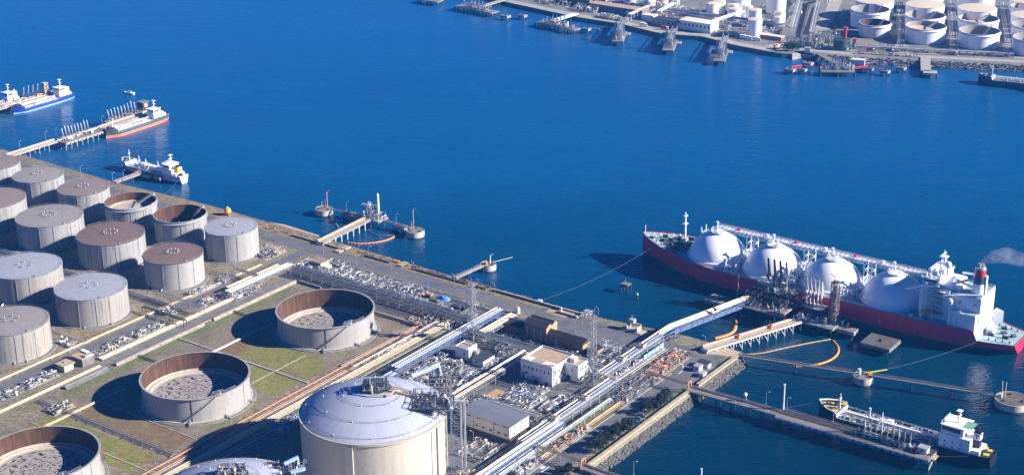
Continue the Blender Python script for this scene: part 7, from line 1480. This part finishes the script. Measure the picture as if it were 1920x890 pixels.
# ------------------------------------------------------------------ far terminal across the bay
FARF = Frame(420, 1500, math.radians(-14.5))
def fp(x, y, z=LAND): return FARF.inv(ground(x, y, z))
def gp(x, y, z=LAND): p = ground(x, y, z); return (p.x, p.y)
shore_px = [(880,-14),(944,2),(1012,17),(1080,32),(1170,46),(1241,64),(1319,69),(1378,85),(1443,97),(1467,100.5),(1485,101),(1505,96),(1526,101),(1594,107),(1720,113),(1824,118),(1945,124)]
far_poly = [gp(*q) for q in shore_px]+[gp(2010,128),(1300,1500),(1300,2700),(-500,2700),(-300,1900)]
FARG = mk('far_ground', (.14,.14,.135), .9, var=.3, scale=.06, detail=6, col2=(.235,.22,.19))
structure('far_ground', B().prism(far_poly, -3, LAND), FARG, WORLD)
QUAY = mk('quay_face', (.10,.10,.10), .9, var=.4, scale=.3)
b = B(); b.loft([[(p[0],p[1],LAND+.05),(p[0]-.3,p[1]-.6,-1)] for p in [gp(*q) for q in shore_px[:11]]]); structure('quay_face', b, QUAY, WORLD)
def strip(name, px_list, wd, ma, dz):
    P_ = [Vector((*gp(*q),0)) for q in px_list]; L_l=[]; R_l=[]
    for i,p in enumerate(P_):
        d = (P_[min(i+1,len(P_)-1)]-P_[max(i-1,0)]).normalized(); s = Vector((-d.y,d.x,0))*wd/2; L_l.append((p+s)[:2]); R_l.append((p-s)[:2])
    return structure(name, B().sheet(L_l+R_l[::-1], LAND+dz), ma, WORLD)
strip('quay_apron', [(944,0),(1080,29),(1170,43),(1241,60),(1319,65.5),(1378,81),(1443,93),(1480,96)], 11, concrete, .03)
strip('promenade', [(1500,92),(1594,101),(1720,106),(1824,111),(1945,117)], 9, concrete, .03)
strip('promenade', [(1540,93),(1620,95.5),(1720,99),(1824,104),(1945,110)], 7, concrete_tan, .04)
strip('far_road', [(1440,88),(1500,76),(1540,55),(1560,20),(1575,-20)], 13, concrete, .03)
strip('far_road', [(960,-20),(1080,14),(1200,38),(1320,52),(1420,62),(1490,70)], 10, concrete_d, .04)
strip('far_road', [(1100,-14),(1220,16),(1330,38),(1430,50),(1510,50)], 9, asphalt, .05)
for k,(a,c) in enumerate((((1590,86),(1940,104)),((1590,40),(1690,44)),((1690,12),(1690,92)),((1790,12),(1790,96)),((1890,20),(1890,100)))): strip('far_path', [a,((a[0]+c[0])/2,(a[1]+c[1])/2),c], 8, concrete, .05+.01*k)
b = B(); 
for q0,q1 in zip(shore_px[10:],shore_px[11:]):
    a,c = gp(*q0),gp(*q1)
    for i in range(8): x,y = a[0]+(c[0]-a[0])*i/8, a[1]+(c[1]-a[1])*i/8; b.v += []
    b.loft([[(a[0],a[1],LAND),(a[0]-1,a[1]-11,-1)],[(c[0],c[1],LAND),(c[0]-1,c[1]-11,-1)]])
structure('far_rock_bank', b, mk('far_rock', (.26,.25,.24), .9, var=.5, scale=.35, bump=.5), WORLD)
random.seed(9)
def fr_rock():
    i = random.randrange(11, len(shore_px)-1); a,c = gp(*shore_px[i]),gp(*shore_px[i+1]); k=random.random(); m_=random.random(); return (a[0]+(c[0]-a[0])*k-m_, a[1]+(c[1]-a[1])*k-11*m_, LAND-4.2*m_)
solo('far_riprap_rocks', None, None, boulders(B(), 900, fr_rock, .6, 1.3), rock_m, kind='stuff', fr=WORLD)
# tanks
FG = 'white tanks of the far terminal'
def fw(u,v): q = SITE.w((u,v)); return FARF.inv(q)
W_RUSTY = tank_wall('tank_wall_rusty_band', (.70,.67,.64), (.50,.36,.26), .6, 16, (.52,.33,.20), .7)
blue_in = mk('shell_inside_grey', (.30,.285,.27), .8, var=.2)
for (u,v,R,h,dz_,wl,lab) in ((-159.2,829.4,15.5,13,4,W_RUSTY,'smaller far open tank with rusty band, nearest the red crane'),(-109.8,836.8,19.2,15,10,W_WHITE,'far open white tank with tan deck, front row middle'),(-59.5,847.1,19.2,15,4,W_WHITE,'far open white tank with dark inside, front row right'),
    (-180.2,863.8,19.2,17,4,W_WHITE,'far open tank behind the smaller rusty band tank'),(-127.6,878.3,19.4,15,5,W_WHITE,'far open tank in the second row middle'),(-78.7,894.6,19.4,15,9.5,W_WHITE,'far open tank with pale deck, second row right'),(-8.5,848.6,17.9,15,4,W_WHITE,'far open tank cut by the right edge, nearest the water'),(-26.6,897.4,18.2,15,4,W_WHITE,'far open tank cut by the right edge, second from the water'),(-54.8,971.5,18.2,15,5,W_WHITE,'far open tank cut by the right edge, fourth from the water')):
    p = fw(u,v); girder_tank(p[0],p[1],R,h,dz_,lab,FG,FARF,wl,blue_in if wl is W_WHITE else RUST_IN,simple=True,deckm=mk('far_deck',(.60,.44,.28),.8,var=.4,scale=.3) if 'far_deck' not in bpy.data.materials else bpy.data.materials['far_deck'],girder=white_paint)
for (u,v,R,h,lab) in ((-191.7,899.7,19.4,18,'far closed white tank at the top edge left of the tank rows'),(-141.1,910.1,19.3,18,'far cream roofed tank behind the two middle open tanks'),(-160.3,956.3,19.5,18,'far white tank at the top edge in the middle column'),(-91.1,923.4,19.2,18,'far cream roofed tank behind the two right open tanks'),(-112.8,975.6,19.5,18,'far white tank at the top edge in the right column'),(-41.2,935.8,18.2,15,'far cream roofed tank cut by the right edge'),(-65.6,999,18.2,15,'far tank at the top right corner'),
    (-254.1,757.2,7.0,18,'slim white tank nearest the far quay'),(-275.2,797.1,6.6,17,'slim white tank right behind the nearest slim one'),(-302.8,805.4,6.3,13,'slim white tank with pipe bridge at its foot'),(-329.5,806.2,6.7,15,'leftmost slim white tank of the far cluster'),(-328.4,818.8,6.3,15,'slim white tank half hidden by the leftmost one'),(-313.7,821.3,5.5,13,'small slim tank behind the pipe bridge tank'),(-296.5,821.1,5.5,13,'small slim tank in the middle of the far cluster'),(-254,810.7,5.4,15,'slim tan topped tank at the right of the far cluster'),(-250.4,800.5,4.9,12,'shortest tan topped tank at the right of the far cluster'),(-313.3,836.8,10.5,18,'wide white tank behind the slim cluster at the top edge'),(-284.7,861.7,10.5,18,'wide white tank at the top edge right of the slim cluster')):
    p = fw(u,v); cone_tank(p[0],p[1],R,h,lab,RF_CREAM,W_WHITE,FG,zb=LAND,fr=FARF,vents=False,foot=False,rise=.7,n=36)
# spherical gas tanks on legs
def sphere_tank(px, py, R, label):
    q = fp(px, py); t = thing('spherical_tank', label, 'gas tank', (q[0],q[1],LAND), FARF, 'spherical gas tanks of the far terminal'); t.org=(0,0,0)
    part(t,'shell',B().ball((0,0,R+3),R,24,14),white_paint,smooth=True); part(t,'red_band',B().lathe([(R*1.0,R+3.0),(R*1.0,R+3.9)],24,caps=(False,False)),funnel_red); part(t,'top_walk',B().cyl(0,0,2*R+2.8,2*R+3.6,1.6,n=10),steel_light)
    for k in range(8): a=k*math.pi/4; part(t,'leg',B().cyl(R*.93*math.cos(a),R*.93*math.sin(a),0,R+2.4,.42,n=6),white_paint)
    b=B()
    for k in range(8): a,c=k*math.pi/4,(k+1)*math.pi/4; b.beam((R*.93*math.cos(a),R*.93*math.sin(a),.5),(R*.93*math.cos(c),R*.93*math.sin(c),R+1),.25)
    part(t,'brace',b,white_paint)
for px_,py_,lab in ((1181,17,'spherical tank with red band, leftmost of the front ones'),(1217,21,'spherical tank with red band nearest the far quay'),(1241,17,'spherical tank with red band right of the nearest one'),(1184,5,'spherical tank at the top edge left'),(1263,10,'spherical tank at the top edge right')): sphere_tank(px_,py_,6.6,lab)
# buildings
def block(px, py, su, sv, h, label, wall, roof, fr=SITE, wn=0, cat='building', name='office_block'):
    P_ = ground(px,py); q = fr.inv(P_); t = thing(name,label,cat,(q[0],q[1],LAND),fr,'buildings of the far terminal'); u,v=q[0],q[1]
    part(t,'wall',B().box(u-su/2,u+su/2,v-sv/2,v+sv/2,LAND,LAND+h),wall); part(t,'roof',B().box(u-su/2-.4,u+su/2+.4,v-sv/2-.4,v+sv/2+.4,LAND+h,LAND+h+.5),roof)
    for k in range(wn): part(t,'window',B().box(u-su/2+(k+.5)*su/wn-.9,u-su/2+(k+.5)*su/wn+.9,v-sv/2-.06,v-sv/2,LAND+h*.5,LAND+h*.75),window_m)
    part(t,'door',B().box(u+su/2,u+su/2+.06,v-1.2,v+1.2,LAND,LAND+2.6),dark); return t
block(1310,56,36,16,9,'white two storey office on the far quay beside the pipe bridge',white_paint,roof_pale,wn=8)
block(1255,48,34,14,6,'long dark shed left of the white quay office',steel_grey,steel_dark,wn=6)
block(1218,37,14,9,5,'small white house on the far quay road',white_paint,cream_wall)
block(1160,24,66,13,7,'long tan roofed warehouse on the left of the far quay',concrete_d,roof_tan,wn=10)
block(1080,8,44,14,8,'brown roofed building at the top edge above the second far jetty',brown_wall,roof_tan,wn=6)
block(1128,10,18,12,12,'tan tower block at the top edge above the far quay',concrete_tan,roof_pale,wn=3)
block(1349,44,12,9,5,'small tan house beside the leftmost slim tanks',cream_wall,roof_tan)
block(1187,30,12,8,5,'white cabin left of the small white house',white_paint,steel_light)
block(1440,72,32,6,3.4,'long low orange roofed store on the far quay',pipe_red,roof_pale)
block(1514,98,5,5,4,'white cabin at the corner of the far quay',white_paint,steel_light,FARF)
for px_,py_,lab in ((1394,73,'white van nearest the slim tank on the far quay'),(1402,74.5,'white van second on the far quay'),(1418,77,'white van parked alone on the far quay'),(1668,99,'blue truck on the far promenade'),(1680,97,'white truck beside the mast on the far promenade'),(1632,97,'red lorry on the far promenade'),(1787,103.5,'rusty container truck on the far promenade'),(1246,56,'red lorry on the far quay apron'),(1206,50,'white van on the left of the far quay apron')):
    q = fp(px_,py_); ma = {'b':funnel_blue,'r':red_paint,'w':white_paint}[lab[0] if not lab.startswith('rusty') else 'r']; ma = pipe_rust if lab.startswith('rusty') else ma
    t = thing('parked_truck',lab,'truck',(q[0],q[1],LAND),FARF,'vehicles of the far terminal'); t.org=(0,0,0)
    part(t,'cargo_body',B().box(-3.6,1.8,-1.3,1.3,1,4),ma); cb=part(t,'cab',B().box(2,4,-1.25,1.25,.7,3.2),white_paint); part(t,'windscreen',B().box(4,4.05,-1.1,1.1,1.9,2.9),window_m,cb)
    for x in (-2.4,3): 
        for y in (-1.35,1.05): part(t,'wheel',B().pipe([(x,y,.5),(x,y+.3,.5)],.5,8),dark)
# racks and yards
FR_ = 'pipe racks of the far terminal'
def far_rack(label, a, c, wd, z, ma, n_=5, frame=galv, step=14):
    A_=ground(*a); D=ground(*c)-A_; L=math.hypot(D.x,D.y); fr=Frame(A_.x,A_.y,math.atan2(D.y,D.x)); mats=[ma,pipe_grey,pipe_white,ma,pipe_silver,steel_grey]
    return rack('pipe_rack',label,'u',0,L,0,wd,[(-wd/2+(i+.5)*wd/n_,z+.5,wd/n_*.34,mats[i%6]) for i in range(n_)],z,step,frame,FR_,fr=fr)
far_rack('far white pipe bridge leading over the quay to the middle finger pier',(1322,62),(1392,37),6,9,pipe_white,4,white_paint)
far_rack('far white pipe bridge leading to the left finger pier',(1235,36),(1263,20),5,8,pipe_white,4,white_paint)
far_rack('far pale pipe bridge from the long warehouse to the spheres',(1180,40),(1216,24),4,7,pipe_cream,3,white_paint)
far_rack('far long dark pipe rack running behind the quay road',(1085,4),(1470,58),9,6,pipe_grey,6,steel_grey,18)
far_rack('far dark pipe rack in front of the slim white tanks',(1250,30),(1395,56),6,5,steel_grey,5,steel_grey,16)
far_rack('far tall pale rack beside the road into the far terminal, left side',(1484,66),(1502,2),7,7,pipe_silver,5,galv,16)
far_rack('far pale rack beside the dark channel into the far terminal',(1520,72),(1534,10),5,6,pipe_silver,4,galv,16)
far_rack('far pipe rack between road and left open tank',(1532,12),(1600,-10),6,8,pipe_white,4,white_paint,14)
far_rack('far pipes running along the promenade in front of the white tanks',(1600,92),(1900,107),8,3,pipe_grey,6,steel_grey,20)
far_rack('far pipe rack between the middle and right tank columns',(1788,94),(1782,8),8,4,pipe_silver,5,steel_grey,16)
far_rack('far pipe rack right of the right tank column',(1893,100),(1880,12),8,4,pipe_silver,5,steel_grey,16)
far_rack('far pipe rack between left and middle tank columns',(1688,86),(1686,12),7,4,pipe_grey,4,steel_grey,16)
far_rack('far white rack at the top edge above the long warehouse',(1130,2),(1185,14),5,7,pipe_white,4,white_paint,14)
def fyard(px, py, su, sv, n_, label, seed, mats=None, hmax=4., frame=False, fr=SITE):
    q = fr.inv(ground(px,py)); return yard(q[0]-su/2,q[0]+su/2,q[1]-sv/2,q[1]+sv/2,n_,label,seed,mats,hmax,frame,fr=fr)
FM=[pipe_silver,pipe_white,steel_grey,steel_dark,pipe_cream,steel_light]
for i,(px_,py_,su,sv,n_,lab,h_) in enumerate(((1100,20,30,14,60,'white pipework at the root of the second far jetty',6),(1140,34,24,10,30,'pipework on the quay left of the left finger pier',4),(1265,38,40,16,50,'dark pipework between sphere tanks and quay shed',5),(1300,28,36,20,60,'tank side pipework left of the slim cluster',6),(1350,52,26,12,40,'pipework right behind the white quay office',5),(1372,66,40,10,60,'valves and small boxes along the far quay in front of the slim tank',4),(1430,58,36,16,50,'pipework behind the long orange roofed store',4),(1500,84,26,16,70,'tangled silver pipework at the far quay corner',7),(1522,84,22,16,60,'tangled silver pipework by the foot of the red gangway jetty',7),(1470,30,24,40,40,'pipework beside the tall pale rack',5),(1560,92,40,12,40,'green grey pipework beside the black drum crane',4),(1640,90,60,8,50,'pipework along the foot of the rusty band tank',4),(1740,98,60,8,50,'pipework along the foot of the middle front tank',4),(1840,104,60,8,50,'pipework along the foot of the right front tank',4),(1020,2,50,12,50,'pipework at the top edge of the far quay',5),(1690,60,14,30,30,'pipework between rusty band tank and middle front tank',4),(1790,64,14,30,30,'pipework between middle and right front tanks',4))):
    fyard(px_,py_,su,sv,n_,'far '+lab,60+i,FM,h_,i in (7,8,4),SITE if px_<1480 else FARF)
for i,(px_,py_,su,sv,n_,lab,h_) in enumerate(((1215,10,60,20,70,'pipework around the feet of the spherical tanks',4),(1150,36,40,10,50,'pipework in front of the long tan roofed warehouse',4),(1240,30,40,12,50,'pipework on the road behind the long dark shed',5),(1440,44,26,20,50,'pipework at the foot of the small tan topped tanks',4),(1395,44,20,16,40,'pipework between the slim white tanks',4),(1460,12,26,30,50,'pipework at the top edge right of the slim cluster',5),(1590,30,16,40,50,'pipework left of the left open tank',4),(1545,74,30,30,60,'pipework at the end of the road into the far terminal',5),(1860,60,16,60,50,'pipework right of the right tank column',4),(1660,104,60,5,40,'posts and pipes on the far promenade by the red lorry',3),(1040,8,40,12,50,'pipework on the far quay above the second jetty trestle',5))):
    fyard(px_,py_,su,sv,n_,'far '+lab,90+i,FM,h_,i in (0,7),SITE if px_<1480 else FARF)
# dark bund ponds and trees
structure('far_channel', B().sheet([gp(1505,66),(gp(1517,66)),gp(1534,14),gp(1523,14)], LAND+.08), dark, WORLD)
for px_,py_ in ((1480,96),(1486,96),(1492,95.5)):
    pass
tt=[(1474,95.5,'leftmost dark tree at the far quay corner'),(1480,96,'second dark tree at the far quay corner'),(1486,96,'third dark tree at the far quay corner'),(1492,95.5,'rightmost dark tree at the far quay corner'),(1524,2,'dark tree at the top edge beside the far road'),(1562,60,'dark tree beside the left open tank')]
for i,(px_,py_,lab) in enumerate(tt): tree(px_,py_,6.5,6.5,lab,120+i,'trees of the far terminal')
t=thing('far_excavator','orange loader working on the far quay corner','excavator',(0,0,LAND),Frame(*gp(1457,92),.4)); t.org=(0,0,0); t.o.name='excavator'
part(t,'chassis',B().box(-3,3,-1.6,1.6,.6,1.8),steel_dark); part(t,'body',B().box(-2.8,0,-1.5,1.5,1.8,4),orange); part(t,'cab',B().box(0,1.8,-1.2,1.2,1.8,4.6),white_paint); part(t,'boom',B().beam((1,0,2.6),(5.5,0,5.5),.6).beam((5.5,0,5.5),(8,0,1.6),.5),orange); part(t,'bucket',B().cbox(8.2,0,.4,1.4,2.4,1.4),yellow)
for y in (-1.8,1.5): 
    for x in (-2,2): part(t,'wheel',B().pipe([(x,y,.9),(x,y+.4,.9)],.9,8),dark)
t=thing('drum_crane','black ringed drum with a tall red column on the far shore','crane',(0,0,LAND),Frame(*gp(1578,92),-.2),None); t.org=(0,0,0)
part(t,'drum',B().lathe([(8,0),(8,3),(7.4,3),(7.4,3.6),(8,3.6),(8,6.4),(7.4,6.4),(7.4,7),(8,7),(8,10),(.1,10)],24,caps=(False,False)),mk('drum_dark',(.05,.08,.085),.6)); part(t,'column',B().cyl(2.5,0,10,20,1.6,1.5,10).cyl(2.5,0,20,21.5,2.2,n=10),funnel_red); part(t,'arm',B().beam((2.5,0,19),(-4,0,12),.9),pipe_red)
t=thing('hydraulic_crane','small orange crane right of the black ringed drum','crane',(0,0,LAND),Frame(*gp(1601,92),-.2)); t.org=(0,0,0); part(t,'column',B().cyl(0,0,0,6,1.4,n=8),blue_steel); part(t,'cab',B().cbox(0,0,6,3.4,3,4.6),orange); part(t,'jib',B().beam((0,0,9),(6,1,3),.8),orange)
for px_,py_,h_,lab in ((1683,98,30,'slim grey mast on the far promenade'),(1326,34,22,'slim lattice mast left of the leftmost slim tank'),(1313,38,20,'slim lattice mast further left of the leftmost slim tank')):
    t=thing('lattice_mast',lab,'mast',(0,0,LAND),Frame(*gp(px_,py_),0),'masts of the far terminal'); t.org=(0,0,0); part(t,'tower',B().lattice(0,0,0,h_,2.4,1.2,8,.3,.2),galv); part(t,'lamp_head',B().cbox(0,0,h_,2.2,2.2,.8),steel_light)
# far piers
def finger(px0,py0,px1,py1,label,seed):
    a=ground(px0,py0,5); c=ground(px1,py1,5); d=(c-a); L=math.hypot(d.x,d.y); fr=Frame(a.x,a.y,math.atan2(d.y,d.x)); t=thing('finger_pier',label,'jetty',(0,0,0),fr,'finger piers of the far quay'); t.org=(0,0,0); r=random.Random(seed)
    part(t,'deck',B().box(L*.45,L,-5.5,5.5,3.6,5.2),PIER_SIDE); part(t,'deck_surface',B().box(L*.46,L-.3,-5.3,5.3,5.2,5.23),PIER_TOP); part(t,'side_wing',B().box(L*.5,L*.62,-10,10,3.6,5.0),PIER_SIDE)
    for i in range(4):
        for y in (-4.4,4.4): part(t,'pile',B().cyl(L*.5+i*L*.15,y,-3,3.6,.7,n=7),PILE)
    b=B()
    for y in (-2.4,2.4): b.beam((0,y,8),(L*.85,y,10),.5); b.beam((0,y,11),(L*.85,y,13.5),.5)
    for k in range(9):
        x=L*.85*k/8
        for y in (-2.4,2.4): b.beam((x,y,8+2*k/8),(x,y,11+2.5*k/8),.35); (k<8) and b.beam((x,y,8+2*k/8),(L*.85*(k+1)/8,y,11+2.5*(k+1)/8),.3)
    part(t,'gangway',b,galv); part(t,'gangway_floor',B().beam((0,0,8.4),(L*.85,0,10.4),4,.3),steel_light)
    [part(t,'tower',B().lattice(L*k,y,5.2,z_,3,2,4,.45,.3),galv) for k,y,z_ in ((.7,-3.6,19),(.7,3.6,17),(.88,0,15))]
    for k in range(3): arm(t,L*.78+k*3,3,5.2,13,galv,1,0,.4)
    clutter_parts(t,L*.5,L*.95,-4.5,4.5,5.2,24,r,[steel_light,pipe_silver,steel_grey],5)
finger(1170,44,1158,78,'left finger pier with pale lattice gangway on the far quay',71); finger(1266,60,1252,95,'middle finger pier with pale lattice gangway on the far quay',72); finger(1361,74,1348,115,'right finger pier with pale lattice gangway on the far quay',73)
def fj(label,a,c,wd,z=5,**k): return pier(label,[SITE.inv(ground(*a,z))[:2],SITE.inv(ground(*c,z))[:2]],wd,z,12,group='jetties of the far terminal',rail_=False,pile_r=.7,**k)
def fj_clutter(t,a,c,wd,n_,seed,z=5,hm=6,arms=0):
    r=random.Random(seed); A_=Vector(SITE.inv(ground(*a,z))[:2]); C_=Vector(SITE.inv(ground(*c,z))[:2])
    for k in range(n_): 
        p=A_.lerp(C_,r.random()); clutter_parts(t,p.x-3,p.x+3,p.y-3,p.y+3,z,2,r,FM,hm)
    for k in range(arms): p=A_.lerp(C_,.3+.4*k/max(1,arms-1)); arm(t,p.x,p.y,z,11,galv,0,-1,.45)
j=fj('far wide jetty head at the top left with pale arms',(859,9.5),(929,23),12); fj_clutter(j,(870,11),(920,21),10,20,81,arms=4); fj('far pale trestle from the top edge to the left jetty head',(948,-2),(902,12),6,6,top=concrete,side=concrete)
fj('far dark jetty tip at the very top edge',(788,-3),(826,2),12)
j=fj('far second jetty head left of the left finger pier',(1010,40),(1083,55),11); fj_clutter(j,(1020,42),(1075,53),9,24,82,arms=4); fj('far white trestle leading to the second jetty head',(1080,25),(1035,39),7,7,top=white_paint,side=white_paint)
FD='square dolphins off the far quay'
for px_,py_,s_,lab in ((948,31,9,'far square dolphin right of the left jetty head'),(980,30,8,'far square dolphin second from the left jetty head'),(1100,55,8,'far square dolphin with plank right of the second jetty head'),(1482,131,9,'far dolphin at the left end of the red gangway'),(1505,131,7,'far dolphin in the middle of the left red gangway'),(1515,119,9,'far tall dolphin behind the left red gangway'),(1629,129,8,'far dolphin at the end of the right red gangway'),(1660,134,8,'far dolphin right of the right red gangway'),(1690,128,8,'far lone dolphin left of the L shaped pier')):
    q=SITE.inv(ground(px_,py_-2,5)); square_dolphin(q[0],q[1],s_,s_*.8,5,lab,group=FD)
fj('far thin plank walkway ending in the water',(1104,52),(1124,54),1.6,5)
for a,c,lab in (((1484,128),(1503,125),'left red gangway of the far jetty'),((1507,125),(1540,128),'thin red gangway of the far jetty'),((1602,129),(1628,126),'right red gangway of the far jetty'),((1631,127),(1657,131),'thin red gangway at the right of the far jetty')):
    A_=ground(*a,5.4);C_=ground(*c,5.4); t=thing('red_gangway',lab,'gangway',(A_.x,A_.y,5.4),WORLD,'red gangways of the far jetty'); part(t,'floor',B().beam(A_,C_,2.2 if 'thin' not in lab else 1.0,.4),red_paint); part(t,'handrail',B().beam(A_+Vector((0,0,1.3)),C_+Vector((0,0,1.3)),.5,.8 if 'thin' not in lab else .3),mk('gangway_red',(.72,.06,.07),.5) if 'gangway_red' not in bpy.data.materials else bpy.data.materials['gangway_red'])
j=fj('far jetty head with pale pipework between the red gangways',(1538,130.5),(1602,131.5),14); fj_clutter(j,(1545,130),(1596,131),9,30,83,arms=5); fj('far dark trestle from the quay corner to the red gangway jetty',(1536,100),(1578,124),7,6)
t=thing('jetty_hut','far white hut on the red gangway jetty','hut',(0,0,5),Frame(*gp(1611,122,5),-.3)); t.org=(0,0,0); part(t,'wall',B().box(-6,5,-3,3,0,5),white_paint); part(t,'roof',B().box(-6.4,5.4,-3.4,3.4,5,5.5),cream_wall); part(t,'leg',B().box(-5,4,-2.4,2.4,-6,0),PILE)
fj('far concrete L shaped pier, long arm',(1735,106),(1736,133),9,5,top=concrete,side=concrete); fj('far concrete L shaped pier, short foot',(1731,134),(1757,135.5),11,5,top=concrete,side=concrete)
for px_,py_,lab in ((1205,42.5,'far small boat moored off the quay, left'),(1121,40,'far small boat moored off the quay near the white trestle'),(1145,47,'far small boat moored off the quay by the left finger pier')):
    q=ground(px_,py_,0); t=thing('small_boat',lab,'boat',(0,0,0),Frame(q.x,q.y,.5),'small boats off the far quay'); t.org=(0,0,0); part(t,'hull',B().loft([[(6,0,1.6),(6,0,-.3)],[(3,1.6,1.3),(3,1,-.3)],[(-5,1.8,1.2),(-5,1.2,-.3)],[(-5,-1.8,1.2),(-5,-1.2,-.3)],[(3,-1.6,1.3),(3,-1,-.3)],[(6,0,1.6),(6,0,-.3)]]),concrete_tan); part(t,'deck',B().sheet([(5.8,0),(3,1.5),(-5,1.7),(-5,-1.7),(3,-1.5)],1.1),steel_light)
